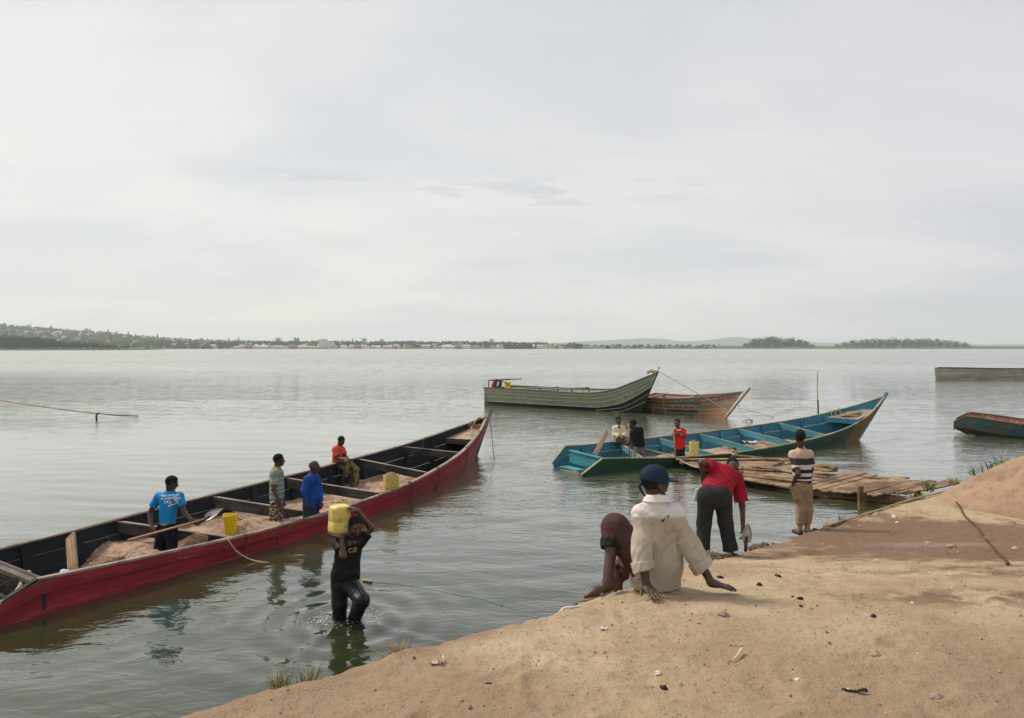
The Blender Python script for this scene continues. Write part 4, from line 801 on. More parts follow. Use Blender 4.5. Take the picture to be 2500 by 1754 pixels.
# ---- patched brown wooden boat
painted('patched_orange', (.26, .135, .080), (.22, .17, .12), .55, .9, .75, streak=(.12, .08, .05), streak_amt=0, dark=(.20, .13, .085))
painted('patched_grey', (.20, .16, .12), (.30, .17, .10), .50, .9, .8, dark=(.10, .09, .065))
painted('patched_green', (.095, .09, .055), (.17, .14, .095), .5, .8, .85, dark=(.05, .05, .035))
plain('caulk', (.45, .40, .32), .9, .2, 20)
root = empty('wooden_boat', (9.3, 36, 0), 'patched orange brown wooden boat with pale caulked seams moored behind the metal boat', 'boat')
N = [(6.6, 37.9, .74), (6.8, 37.7, .74), (8.0, 36.3, .76), (9.1, 35.3, .88), (10.2, 34.5, 1.06), (11.25, 33.95, 1.27)]
F = [(8.2, 40.0, .80), (8.4, 39.8, .80), (9.4, 38.2, .82), (10.1, 36.9, .92), (10.8, 35.5, 1.08), (11.28, 34.0, 1.27)]
NC = [(6.9, 37.95, -.15), (7.1, 37.75, -.15), (8.25, 36.5, -.15), (9.25, 35.6, -.15), (9.9, 34.7, -.10), (10.32, 34.0, -.05)]
FC = [(8.2, 39.6, -.15), (8.35, 39.4, -.15), (9.15, 38, -.15), (9.7, 36.8, -.15), (10.1, 35.4, -.1), (10.33, 34.02, -.05)]
wb2 = Boat(root, N, F, NC, FC); PO, PG, PN = MATS['patched_orange'], MATS['patched_grey'], MATS['patched_green']
for side in (0, 1):
    for (v0, v1, js, ms) in ((0, .16, [2.6], (PO, PG)), (.16, .38, [1.9, 3.4], (PO, PG, PG)), (.38, .58, [1.5, 2.2, 3.1], (PG, PO, PO, PG)), (.58, .80, [1.4, 1.9, 3.3], (PN, PG, PN, PO)), (.80, 1.0, [3.1], (PN, PO))):
        jj = [0] + js + [5]
        for k in range(len(jj) - 1): wb2.plank(side, jj[k] + .01, jj[k + 1] - .01, v0 + .008, v1 - .008, [ms[k], PO, PG], .04, random.uniform(0, .012))
    wb2.rail(side, 0, 5, MATS['raw_wood'] if side == 0 else PO, .11, .05, -.02)
for (u0_, u1_, v) in ((1.4, 3.3, .585), (1.9, 3.2, .80), (2.0, 3.1, .38)): wb2.rail(0, u0_, u1_, MATS['caulk'], .02, .035, -.01, .02, name='caulk_seam', v=v)
for (u_, v0, v1) in ((1.45, .58, 1.0), (1.9, .58, 1.0), (2.2, .38, .58), (3.1, .38, .58), (3.3, .58, .8), (2.6, .38, .58)):
    o_ = wb2.out(0, u_)[0] * .02; MB().beam(wb2.surf(0, [u_], [v0])[0] + o_, wb2.surf(0, [u_], [v1])[0] + o_, .04, .02, up=tuple(o_ * 50)).build('caulk_seam', MATS['caulk'], root)
wb2.floor(0, 4.6, .05, PO); MB().beam(np.array(N[0]) - V(0, 0, .4), np.array(F[0]) - V(0, 0, .4), .05, .8).build('transom', PO, root)
wb2.thwart(1.2, 1.2, PO, .2, .05); wb2.thwart(2.6, 2.6, PO, .2, .05)
MB().beam((10.22, 33.75, -.15), (11.58, 33.9, 1.46), .10, .09, up=(0, 1, 0)).build('stem', MATS['raw_wood'], root)
o_ = wb2.out(0, 3.2)[0]
def text_mesh(txt, size, P, right, up, mat, name, parent, extr=.002, align='CENTER', bold=0.0):
    cu = bpy.data.curves.new('t', 'FONT'); cu.body = txt; cu.size = size; cu.align_x = align; cu.align_y = 'CENTER'; cu.extrude = extr; cu.offset = bold; cu.resolution_u = 3
    ob = bpy.data.objects.new('t', cu); COL.objects.link(ob); bpy.context.view_layer.update(); me = bpy.data.meshes.new_from_object(ob.evaluated_get(bpy.context.evaluated_depsgraph_get())); bpy.data.objects.remove(ob)
    right = unit(right); nrm = unit(np.cross(right, up)); up = np.cross(nrm, right); P = np.array(P, float) - (origin(parent) if parent is not None else 0)
    for v_ in me.vertices: c_ = v_.co; v_.co = Vector((P + right * c_.x + up * c_.y + nrm * c_.z).tolist())
    me.name = name; me.materials.clear(); me.materials.append(mat); o = bpy.data.objects.new(name, me); COL.objects.link(o); o.parent = parent; return o
plain('letter_red', (.38, .04, .035), .7, .2)
a = wb2.surf(0, [4.12], [.20])[0]; b2 = wb2.surf(0, [4.7], [.20])[0]; o_ = wb2.out(0, 4.3)[0]
text_mesh('MALUPKO', .19, (a + b2) / 2 + o_ * .045 + V(.05, 0, .0), b2 - a, (0, 0, 1), MATS['letter_red'], 'painted_name', root, bold=.006)
plain('patch_teal', (.03, .28, .33), .6, .3)
for (u_, w_) in ((2.35, .12), (2.55, .2), (2.95, .22)):
    a = wb2.surf(0, [u_], [.11])[0] + o_ * .04; MB().beam(a, a + unit(wb2.surf(0, [u_ + .3], [.1])[0] - wb2.surf(0, [u_], [.1])[0]) * w_, .012, .09).build('paint_patch', MATS['patch_teal'], root)
# mooring lines of these two
rope([V(7.5, 35.78, 2.22), at(1680, 948, 35.2), at(1720, 970, 34.7), at(1776, 1003, 33.5)], .014, RT, 'tan mooring rope running from the metal bow down across the patched boat')
kn = at(1805, 996.5, 33.2)
rope([at(1780, 1003, 33.4), kn], .010, RT, 'short tan line from the patched boat stem to a knot in the air'); rope([at(1800, 984, 33.8), kn], .010, RD, 'short dark line hanging from the patched bow to the knot')
rope([kn, at(1835, 1004, 34.2), onz(1888, 1018.5, .0)], .010, RT, 'long tan line from the knot out to the water on the right')
rope([kn, at(1818, 1014, 33.0), onz(1834, 1029, .0)], .010, RT, 'tan line from the knot down to a grapnel in the water')
g = MB()
for dx in (-17, -8, 5, 9): g.tube([onz(1829, 1024, .15), onz(1829 + dx, 1028.5 - abs(dx) * .05, .0)], .018, 5)
tag(recentre(g.build('grapnel', RT)), 'small tan four armed grapnel breaking the water by the patched boat', 'grapnel')
# ---- far pale boat at the right, blue boat with red inside
painted('pale_green_paint', (.40, .43, .33), (.46, .40, .32), .45, .4, .7, dark=(.36, .37, .30)); painted('pale_tan_paint', (.46, .40, .32), (.32, .25, .19), .4, .4, .8)
root = empty('wooden_boat', (51, 74, 0), 'long pale green and tan empty boat far out at the right edge', 'boat')
N = [(44.3, 73, 1.23), (44.4, 73, 1.23), (48, 73.1, 1.18), (52, 73.2, 1.12), (56, 73.2, 1.15), (60, 73, 1.25)]; F = [(x + 1.7, y + 2.2, z) for x, y, z in N]
NC = [(44.5, 73.15, -.1), (44.6, 73.15, -.1), (48, 73.3, -.1), (52, 73.4, -.1), (56, 73.4, -.1), (59.5, 73.2, -.1)]; FC = [(x + 1.6, y + 2.0, z) for x, y, z in NC]
pb = Boat(root, N, F, NC, FC)
for side in (0, 1):
    for (v0, v1, mt, js) in ((0, .18, 'pale_tan_paint', [2.0, 3.6]), (.18, .60, 'pale_green_paint', [2.7]), (.60, .74, 'pale_tan_paint', [3.3]), (.74, 1, 'pale_tan_paint', [2.2, 4.0])):
        jj = [0] + js + [5]
        for k in range(len(jj) - 1): pb.plank(side, jj[k] + .005, jj[k + 1] - .005, v0 + .012, v1 - .012, [MATS[mt], MATS['grey_wood'], MATS['grey_wood']], .06, .03 if v0 in (0, .60) else 0)
    pb.rail(side, 0, 5, MATS['grey_wood'], .18, .07)
MB().beam((44.45, 73.05, .55), (46.05, 75.1, .55), .06, 1.3).build('transom', MATS['pale_green_paint'], root); pb.floor(0, 5, .1, MATS['grey_wood'])
painted('worn_blue', (.012, .105, .140), (.11, .085, .06), .85, 1.0, .7, dark=(.03, .09, .11)); painted('inner_red', (.19, .06, .052), (.30, .22, .17), .5, 1.2, .7); painted('under_dark', (.015, .016, .012), (.10, .07, .04), .35, 1, .7)
root = empty('wooden_boat', (19.5, 26.5, 0), 'worn dark blue scow with a brick red inside afloat at the right edge', 'boat')
N = [(17.50, 27.60, .48), (17.82, 27.35, .74), (18.4, 26.8, .66), (19.1, 26.1, .56), (20.3, 25.0, .52), (22.0, 23.6, .50)]; F = [(18.3, 28.7, .50), (18.72, 28.5, .78), (19.35, 28.0, .72), (20.1, 27.3, .62), (21.3, 26.2, .56), (23.0, 24.8, .54)]
NC = [(17.58, 27.55, .18), (17.86, 27.35, .05), (18.5, 26.9, -.08), (19.2, 26.25, -.15), (20.4, 25.15, -.2), (22.1, 23.8, -.2)]; FC = [(18.25, 28.5, .2), (18.65, 28.35, .05), (19.25, 27.8, -.08), (19.95, 27.1, -.15), (21.1, 26.0, -.2), (22.8, 24.6, -.2)]
sb = Boat(root, N, F, NC, FC)
for side in (0, 1):
    sb.sides(side, [0, .35, .70], [[3.1], [2.2]], [MATS['worn_blue'], MATS['inner_red'], MATS['raw_wood']], .035, .01, u0=0)
    sb.plank(side, 0, 5, .705, 1.0, [MATS['under_dark'], MATS['inner_red'], MATS['raw_wood']], .03, -.01, name='bottom_plank')
    sb.rail(side, 1, 5, MATS['brown_board'], .09, .035); sb.rail(side, 0, 1, MATS['brown_board'], .09, .035, name='rail_end')
MB().beam((17.52, 27.6, .33), (18.3, 28.65, .35), .04, .3).build('transom', MATS['worn_blue'], root)
MB().add([(17.56, 27.55, .2), (18.27, 28.5, .2), (18.66, 28.35, .0), (17.9, 27.3, .0)], [[0, 3, 2, 1]]).build('bottom_board', MATS['under_dark'], root)
g = MB(); us = np.linspace(.9, 4.8, 12); zt = sb.top(0, us)[:, 2] - .10
for k in range(3): T = np.stack([sb.inner(us, np.full(12, k / 3 + .01), zt, .03), sb.inner(us, np.full(12, (k + 1) / 3 - .01), zt, .03)], 1); MB().grid(T, 0, np.stack(np.broadcast_arrays(np.linspace(0, 3, 12)[:, None], np.array([0, .3])[None] + k), -1), flip=True).build('deck_plank', MATS['inner_red'], root)
# ---- poles in the water
g = MB(); g.tube(spline([onz(1998, 1032, -.4), at(1997, 985, 32), at(1995.5, 945, 32.1), at(1996, 906, 32.2)], 14), np.linspace(.045, .022, 14), 8); tag(recentre(g.build('bamboo_pole', MATS['raw_wood'], smooth=True)), 'thin pale pole standing straight up in the water beyond the green boat', 'pole')
g = MB(); g.tube(spline([at(-60, 969, 36), at(0, 978, 35.5), at(80, 990, 34.8), at(237, 1010, 33.4), at(338, 1015.8, 34.7)], 24), .03, 6); g.tube(spline([at(237, 1010, 33.4), at(290, 1016, 33.9), at(338, 1016.3, 34.6)], 10), .015, 5); tag(recentre(g.build('bamboo_pole', MATS['raw_wood'], smooth=True)), 'long thin brown pole slanting over the water from the left edge', 'pole')
g = MB(); g.tube(spline([at(242, 1009.5, 33.3), at(236, 1013, 33.3), at(235.5, 1020, 33.2), onz(236.5, 1029, -.1)], 12), .045, 7); tag(recentre(g.build('forked_stick', MATS['dark_board'], smooth=True)), 'short dark crooked stick propping the long thin pole at the left', 'stick')
# ================================================================ the lake surface, open where the two laden boats float
rows = [1.2]
while rows[-1] < 45: rows.append(rows[-1] * 1.0085)
while rows[-1] < 9000: rows.append(rows[-1] * 1.25)
rows[-1] = 9000.0; rows = np.array([-40.0, -4.0] + rows)
ra = np.concatenate([[-12, -5, -2.5, -1.6, -1.2], np.linspace(-.95, .95, 300), [1.2, 1.6, 2.5, 5, 12]])
R, A = np.meshgrid(rows, ra, indexing='ij'); XX = A * np.maximum(np.abs(R), 6.0); XX[:2] = A[:2] * 40; YY = R.copy()
ZZ = np.where((R > 0) & (R < 48), wave(XX, YY), 0.0); cellkeep = np.ones((len(rows) - 1, len(ra) - 1), bool)
for bt, ua, ub in ((rb, .35, 8.8), (gb_, .75, 9.75)):
    us = np.linspace(ua, ub, 160); z0_ = np.zeros(160); PL = np.concatenate([bt.inner(us, z0_, z0_, .018), bt.inner(us, z0_ + 1, z0_, .018)[::-1]])[:, :2]
    ins = np.zeros(XX.shape, bool); sel = (YY > 7) & (YY < 30); x, y = XX[sel], YY[sel]; c = np.zeros(len(x), bool)
    for p, q in zip(PL, np.roll(PL, -1, 0)):
        cond = (p[1] > y) != (q[1] > y); xi = p[0] + (y - p[1]) * (q[0] - p[0]) / (q[1] - p[1] + 1e-12); c ^= cond & (x < xi)
    ins[sel] = c; near = np.zeros_like(ins)
    for di in (-1, 0, 1):
        for dj in (-1, 0, 1): near |= np.roll(np.roll(~ins, di, 0), dj, 1)
    snap = ins & near; deep = ins & ~near; ii = np.argwhere(snap)
    for i, j in ii:
        p = np.array([XX[i, j], YY[i, j]]); A0 = PL; B0 = np.roll(PL, -1, 0); d = B0 - A0; tt = np.clip(((p - A0) * d).sum(1) / ((d * d).sum(1) + 1e-12), 0, 1); Q = A0 + d * tt[:, None]; k = np.argmin(((Q - p) ** 2).sum(1)); XX[i, j], YY[i, j] = Q[k]
    c4 = lambda M_: (M_[:-1, :-1].astype(int) + M_[1:, :-1] + M_[:-1, 1:] + M_[1:, 1:])
    cellkeep &= ~((c4(deep) > 0) | (c4(ins) == 4))
G = np.stack([XX, YY, ZZ], -1); nv = len(ra); b = MB()
b.add(G.reshape(-1, 3), [[i * nv + j, i * nv + j + 1, (i + 1) * nv + j + 1, (i + 1) * nv + j] for i, j in np.argwhere(cellkeep)])
lake = b.build('lake_water', MATS['lake_water'], smooth=True); tag(lake, 'grey green rippled lake water', kind='structure')
# ================================================================ JETTY
wood('jetty_plank', (.24, .155, .095), (.42, .295, .19), 1, .9, (.13, .08, .05), .6); wood('jetty_beam', (.16, .095, .055), (.27, .17, .10), 1, .9, (.07, .05, .03), .5)
JP, JB = MATS['jetty_plank'], MATS['jetty_beam']
def jz(px, py, z): return onz(px, py, z - .17 * max(0.0, min(1.0, (2330 - px) / 120)))
jroot = empty('jetty', (7.5, 16.3, 0), 'rickety low plank jetty reaching from the bank to the green boat', 'jetty')
rj = random.Random(11)
NE = np.array([jz(1975, 1193, .36), jz(2104, 1204, .36), jz(2180, 1207, .38), jz(2262, 1199, .42), jz(2318, 1185, .50)]); FE = np.array([jz(2035, 1150, .38), jz(2120, 1160, .38), jz(2200, 1171, .40), jz(2262, 1180, .42), jz(2324, 1182, .50)])
NE = jz(1960, 1192, .34), jz(2320, 1186, .52)
nP = 17
NEr = spline([jz(1945, 1189, .35), jz(2010, 1197, .35), jz(2075, 1203, .36), jz(2140, 1207, .37), jz(2215, 1204, .40), jz(2285, 1193, .46)], nP); FEr = spline([jz(2075, 1154, .37), jz(2140, 1162, .38), jz(2200, 1171, .39), jz(2262, 1178, .42), jz(2305, 1180, .46), jz(2340, 1180, .52)], nP)
for k in range(nP - 1):
    a = (NEr[k] + NEr[k + 1]) / 2; c = (FEr[k] + FEr[k + 1]) / 2; wdt = np.linalg.norm(NEr[k + 1] - NEr[k]) * .98; w2_ = np.linalg.norm(FEr[k + 1] - FEr[k]) * .95
    t_ = unit(c - a); a = a - t_ * rj.uniform(0, .14); c = c + t_ * rj.uniform(-.05, .18); dz = rj.uniform(-.012, .02)
    MB().beam(a + V(0, 0, dz), c + V(0, 0, dz + rj.uniform(-.02, .03)), max(.10, wdt * rj.uniform(.82, 1.0)), .03, w2=max(.09, w2_ * rj.uniform(.85, 1))).build('plank', JP, jroot)
# wider end platform: planks laid lengthwise, ragged ends
L0 = [jz(1645, 1131, .33), jz(1705, 1149, .32), jz(1806, 1168, .33), jz(1930, 1182, .33), jz(1985, 1194, .33)]
for k in range(9):
    f = k / 8; y = 1126 + f * 56; xl = 1640 + 130 * f ** .8 + rj.uniform(-14, 14) if f > .1 else 1700; xr = 2050 - 50 * f + rj.uniform(-25, 12) + (0 if f > .3 else -60)
    yl, yr = 1122 + f * 38, 1124 + f * 66 + (6 if k > 7 else 0); 
    a, c = jz(xl, yl + 2, .345), jz(xr, yr, .355); d_ = 1.02 if k % 3 else 0
    if k % 3 == 0: 
        mpt = a + (c - a) * rj.uniform(.4, .6); MB().beam(a, mpt, .46, .03, w2=.42).build('plank', JP, jroot); MB().beam(mpt + V(.02, 0, .028), c + V(0, 0, .01), .42, .03, w2=.46).build('plank', JP, jroot)
    else: MB().beam(a + V(0, 0, rj.uniform(-.015, .02)), c + V(0, 0, rj.uniform(-.01, .025)), rj.uniform(.40, .48), .03, w2=rj.uniform(.36, .46)).build('plank', JP, jroot)
for (p, q_, w_) in (((1650, 1122, .41), (1900, 1121, .40), .22), ((1720, 1138, .40), (1890, 1150, .40), .2), ((1800, 1160, .39), (1990, 1180, .40), .16), ((1930, 1128, .41), (2030, 1152, .41), .26), ((1850, 1140, .41), (2020, 1166, .41), .18)):
    MB().beam(jz(*p), jz(*q_), w_, .028, w2=w_ * .8).build('plank', JP, jroot)
MB().beam(jz(1980, 1200, .28), jz(2105, 1213, .26), .07, .16).build('edge_beam', JB, jroot); MB().beam(jz(2112, 1213, .25), jz(2210, 1222, .27), .08, .17).build('edge_beam', MATS['brown_board'], jroot)
MB().beam(jz(1830, 1173, .25), jz(1985, 1199, .26), .06, .10).build('edge_beam', JB, jroot); MB().beam(jz(1985, 1160, .28), jz(2260, 1184, .32), .08, .14).build('edge_beam', JB, jroot)
for (x, y0_, y1_, w_) in ((2101, 1187, 1226, .09), (2110, 1203, 1224, .08), (1792, 1093, 1150, .10), (1810, 1150, 1180, .08), (1716, 1126, 1160, .09), (2240, 1180, 1212, .1)):
    p = onz(x, y1_ + (8 if x > 2095 and x < 2115 else -6), 0.0); MB().beam(p - V(0, 0, .6), V(p[0], p[1], CAMH - (y0_ - HOR) / FPX * p[1]), w_, w_, up=(0, 1, 0)).build('post', JB, jroot)
rope([at(1786, 1100, 17.9), at(1796, 1103, 17.8), at(1800, 1108, 18.0), at(1787, 1107, 18.1), at(1799, 1112, 17.85), at(1840, 1116, 18.9), at(1880, 1121, 19.3)], .022, RT, 'frayed rope tied round the jetty mooring post')
clod(jz(2016, 1143, .42), .20, MATS['dark_sand'], 'rubbish_heap', 'dark lump of mud and weed at the outer corner of the jetty', 'mud lump', 31, (1.5, .8, .5), .6)
clod(jz(1667, 1150, .0), .20, MATS['dark_sand'], 'boulder', 'brown muddy lump in the water under the tip of the jetty', 'mud lump', 33, (1.3, .9, .8), .4)
# sandals, sticks on the jetty
plain('rubber_black', (.03, .03, .035), .6, .2); plain('sandal_brown', (.20, .13, .08), .7, .2)
def sandal(P, yaw, label, mat, L=.27):
    root = empty('sandal', P, label, 'sandal'); root.rotation_euler.z = yaw; n = 26; vs = []
    for z in (0, .02):
        for k in range(n):
            a = 2 * math.pi * k / n; x = math.cos(a) * L / 2; wd_ = .045 * (1 + .18 * math.cos(a)) * (1 - .18 * math.exp(-((x + .0) / .05) ** 2)); vs.append((x, math.sin(a) * wd_, z))
    b = MB(); b.add(vs, [[k, (k + 1) % n, n + (k + 1) % n, n + k] for k in range(n)] + [list(range(n))[::-1], [n + k for k in range(n)]]); o = b.build('sole', mat); o.parent = root
    for s_ in (-1, 1): b = MB(); b.tube(spline([(.085, 0, .02), (.05, s_ * .028, .05), (-.02, s_ * .047, .012)], 8), .006, 6); o = b.build('strap', mat); o.parent = root
    return root
sandal(onz(1898, 1137, .235), .2, 'black flip flop lying left of its pair on the jetty', MATS['rubber_black']); sandal(onz(1908, 1132, .235), .5, 'black flip flop lying right of its pair on the jetty', MATS['rubber_black'])
for (p, q_, lb) in (((1803, 1151), (1815, 1139), 'short dark bent stick beside the bent man on the jetty'), ((1835, 1141), (1862, 1143), 'thin dark stick lying flat on the jetty planks')):
    tag(recentre(MB().tube([onz(*p, .24), onz((p[0] + q_[0]) / 2, (p[1] + q_[1]) / 2 + 1, .25), onz(*q_, .25)], .013, 6).build('stick', MATS['dark_board'])), lb, 'stick')
tag(recentre(MB().beam(onz(1813, 1137, .24), onz(1836, 1144, .24), .07, .012).build('wood_scrap', MATS['raw_wood'])), 'pale scrap of wood lying on the jetty left of the flip flops', 'scrap')
# ================================================================ sand heap
plain('x', (0, 0, 0))
m, t = newmat('heap_sand'); o = obc(t); n0 = t.noise(o, 1.2, 5, .6); n1_ = t.noise(o, 7, 6, .7); n2s = t.noise(o, 40, 4, .7)
c = t.mix(t.ss(n0, .3, .7), (.30, .195, .125), (.41, .29, .195)); c = t.mix(t.ss(n1_, .5, .68, 0, .6), c, (.22, .13, .08)); c = t.mix(t.ss(n2s, .55, .7, 0, .4), c, (.5, .38, .28)); finish(t, c, .95, t.bump(n2s, .7, .02, t.bump(n1_, .8, .05)), .2)
hx, hy = 10.95, 13.3; ang, rad = np.meshgrid(np.linspace(0, 2 * np.pi, 200), np.linspace(0, 1, 90), indexing='ij')
Rx = 2.6 + .35 * np.sin(ang * 2 + .6) + .15 * np.sin(ang * 5); X = hx + rad * Rx * np.cos(ang) * 1.0; Y = hy + rad * Rx * np.sin(ang) * .72
pr = (1 - rad) * 1.45; pr = np.where(pr > 1.15, 1.15 + (pr - 1.15) * .3, pr); Zg = gz(X, Y, False)
Z = np.maximum(Zg, .2) + pr * 1.0 + .10 * fbm(X * 1.5, Y * 1.5, 4, 51) + .05 * fbm(X * 6, Y * 6, 4, 52) + .07 * np.clip(rad * 1.2, 0, 1) * fbm(ang * 6, rad * 1.5, 3, 53) - .05 - .25 * np.clip((rad - .93) / .07, 0, 1)
heap = MB().grid(np.stack([X, Y, Z], -1), flip=True).build('sand_heap', MATS['heap_sand'], smooth=True); tag(recentre(heap), 'big heap of brown sand at the right edge of the bank', 'sand heap')
# rope along the shore, long cable over the bank
q = []
for (x, y) in ((2010, 1288), (2060, 1273), (2100, 1261), (2150, 1245), (2200, 1229), (2250, 1215), (2290, 1205), (2325, 1196), (2352, 1184), (2366, 1176)):
    h_ = ghit(x, y + 3); q.append((h_[0], h_[1], h_[2] + .03))
rope(q, .017, RT, 'thick tan rope laid along the edge of the bank to the sand heap')
q = []
for (x, y) in ((2334, 1228), (2345, 1245), (2355, 1262), (2385, 1290), (2400, 1310), (2430, 1345), (2452, 1372), (2460, 1382)): h_ = ghit(x, y); h_[2] = float(gz(h_[0], h_[1])) + .02; q.append(h_)
rope(q, .015, RD, 'dark brown stick like rope lying down the bank below the sand heap', n=60)
# ================================================================ small things on the bank
def onbank(x, y, dz=0.0): h_ = ghit(x, y); h_[2] = float(gz(h_[0], h_[1])) + dz; return h_
plain('stone_tan', (.36, .26, .17), .9, .25, 25, .01); plain('stone_grey', (.27, .22, .17), .9, .3, 25, .01); plain('charcoal', (.012, .012, .013), .7, .4, 40, .004); plain('shell_white', (.62, .56, .45), .8, .2, 30)
for k, (x, y, r_, mt, nm, lb, ct) in enumerate(((1759, 1412, .024, 'charcoal', 'charcoal_lump', 'black lump of charcoal nearest the stretched hand of the seated man', 'charcoal'), (1853, 1427, .026, 'charcoal', 'charcoal_lump', 'black elongated charcoal piece on the sand right of the seated man', 'charcoal'), (1899, 1410, .024, 'charcoal', 'charcoal_lump', 'black round charcoal piece farthest up the sand right of the seated man', 'charcoal'),
    (1952, 1464, .022, 'charcoal', 'charcoal_lump', 'black charcoal lump in the middle of the bank beside a tiny one', 'charcoal'), (1955, 1481, .015, 'charcoal', 'charcoal_lump', 'small black charcoal bit just below a larger lump', 'charcoal'), (1935, 1460, .010, 'charcoal', 'charcoal_lump', 'tiny black crumb left of the middle charcoal lump', 'charcoal'),
    (2132, 1513, .020, 'charcoal', 'charcoal_lump', 'dark pebble with a white spot farther right on the bank', 'charcoal'), (1621, 1674, .018, 'charcoal', 'charcoal_lump', 'black pebble near the bottom of the picture', 'charcoal'), (1192, 1674, .016, 'charcoal', 'charcoal_lump', 'dark pebble at the lower left of the sand', 'charcoal'), (2019, 1545, .008, 'charcoal', 'charcoal_lump', 'tiny black speck on the open sand', 'charcoal'),
    (1764, 1508, .034, 'stone_grey', 'stone', 'grey brown stone alone on the sand below the seated man', 'stone'), (1977, 1488, .024, 'stone_tan', 'stone', 'pale tan pebble right of the charcoal lumps', 'stone'), (2137, 1596, .032, 'stone_tan', 'stone', 'round sandy stone half sunk in the lower right bank', 'stone'), (1605, 1645, .018, 'shell_white', 'pebble', 'cream pebble above the black one near the bottom', 'stone'), (1947, 1663, .014, 'shell_white', 'pebble', 'tiny pale pebble at the bottom middle of the bank', 'stone'),
    (2286, 1708, .026, 'stone_grey', 'stone', 'brown stone at the bottom right of the bank', 'stone'), (2060, 1390, .04, 'stone_grey', 'stone', 'brown stone on the dark moist patch', 'stone'), (2411, 1317, .05, 'stone_grey', 'stone', 'brown stone touching the long dark rope', 'stone'), (2183, 1264, .05, 'shell_white', 'stone', 'pale stone above the dark moist patch', 'stone'), (2268, 1328, .035, 'stone_tan', 'stone', 'low tan stone on the right of the moist patch', 'stone'),
    (2190, 1278, .03, 'shell_white', 'pebble', 'small white pebble below the pale stone', 'stone'), (2141, 1370, .02, 'shell_white', 'pebble', 'tiny white pebble on the moist patch', 'stone'), (2325, 1338, .06, 'stone_tan', 'stone', 'flat sandy lump right of the wet streak', 'stone'), (2480, 1342, .05, 'stone_tan', 'stone', 'sandy stone near the right edge', 'stone'))):
    clod(onbank(x, y, r_ * .10), r_ * .85, MATS[mt], nm, lb, ct, 60 + k, (1.35, 1, .75), .6, 3)
# clods of dry earth along the lip of the bank
LIP = ((1722, 1366, .10), (1745, 1362, .13), (1768, 1357, .12), (1795, 1351, .06), (1846, 1335, .11), (1868, 1328, .09), (1890, 1322, .05), (1975, 1292, .09), (1992, 1286, .07), (2032, 1279, .10), (2046, 1276, .06), (1331, 1492, .035), (1352, 1487, .04), (1378, 1480, .03), (1408, 1472, .03), (1162, 1540, .02))
for k, (x, y, r_) in enumerate(LIP):
    tag(clod(onbank(x, y + 4, .0), r_ * .55, MATS['bank_sand'], 'earth_clod', 'crumbly lump of dry earth on the lip of the bank', 'earth clod', 90 + k, (1.4, 1, .75), .9, 4), group='earth clods along the lip of the bank')
# loose grit nobody could count
b = MB(); rg = np.random.default_rng(4)
for i in range(2000):
    a = rg.uniform(-.5, .75); D = 2.6 * (12 / 2.6) ** rg.random(); x, y = a * D, D
    if sdist(np.array([x]), np.array([y]))[0] < .05: continue
    r_ = rg.choice([.003, .005, .008, .012], p=[.55, .32, .11, .02]) * (.6 + D * .16); z = float(gz(x, y)) + r_ * .3; th = rg.uniform(0, 3); c_, s_ = math.cos(th) * r_, math.sin(th) * r_
    b.add([(x + c_, y + s_, z), (x - s_, y + c_ * .8, z), (x - c_, y - s_, z), (x + s_ * .9, y - c_, z), (x, y, z + r_ * .8), (x, y, z - r_)], [[0, 1, 4], [1, 2, 4], [2, 3, 4], [3, 0, 4]], int(rg.choice([0, 1, 2], p=[.55, .42, .03])))
tag(b.build('grit', [MATS['dark_sand'], MATS['stone_tan'], MATS['shell_white']]), kind='stuff')
# dry leaf, bone like stick, rag, white tube
def crumple(P, sx, sy, yaw, name, mat, label, cat, seed, amp=.4):
    n = 10; X, Y = np.meshgrid(np.linspace(-1, 1, n), np.linspace(-1, 1, n), indexing='ij'); Z = amp * sx * (fbm(X * 1.7 + seed, Y * 1.7, 3, seed) + .6 * np.abs(X) ** 2); rr_ = 1 - .25 * fbm(X * 2 + 4, Y * 2, 2, seed)
    c_, s_ = math.cos(yaw), math.sin(yaw); Xs, Ys = X * sx * rr_, Y * sy * rr_; G = np.stack([P[0] + Xs * c_ - Ys * s_, P[1] + Xs * s_ + Ys * c_, P[2] + np.abs(Z) + .003], -1); o = MB().grid(G, 0, None, flip=True).build(name, mat, smooth=True); return tag(recentre(o), label, cat)
plain('leaf_pale', (.52, .44, .30), .8, .2); plain('plastic_white', (.62, .62, .60), .4, .1); plain('rag_white', (.6, .58, .55), .9, .15)
crumple(onbank(1058, 1630), .026, .016, .4, 'dry_leaf', MATS['leaf_pale'], 'pale curled leaf of a pair on the lower left sand', 'leaf', 3, 1.0); crumple(onbank(1078, 1626), .028, .013, 1.4, 'dry_leaf', MATS['leaf_pale'], 'pale upright leaf of the pair on the lower left sand', 'leaf', 5, 1.2)
crumple(onbank(1473, 1543), .026, .014, .1, 'paper_scrap', MATS['plastic_white'], 'white crumpled scrap on the sand left below the seated man', 'litter', 8, .8)
tag(recentre(MB().tube(spline([onbank(1786, 1612, .01), onbank(1800, 1603, .02), onbank(1812, 1594, .03)], 8), np.linspace(.004, .011, 8), 6).build('stick', MATS['leaf_pale'], smooth=True)), 'pale bone like stick near the middle of the lower bank', 'stick')
tag(recentre(MB().tube(spline([onbank(1352, 1494, .012), onbank(1375, 1492, .010), onbank(1398, 1490, .008), onbank(1418, 1489, .005)], 12), .007, 7).build('plastic_strip', MATS['plastic_white'], smooth=True)), 'white plastic strip lying by the bank edge left of the seated man', 'litter')
crumple(onbank(2090, 1688), .06, .012, -.1, 'dark_rag', MATS['charcoal'], 'dark flattened twig like smear on the lower right bank', 'litter', 9, .3)
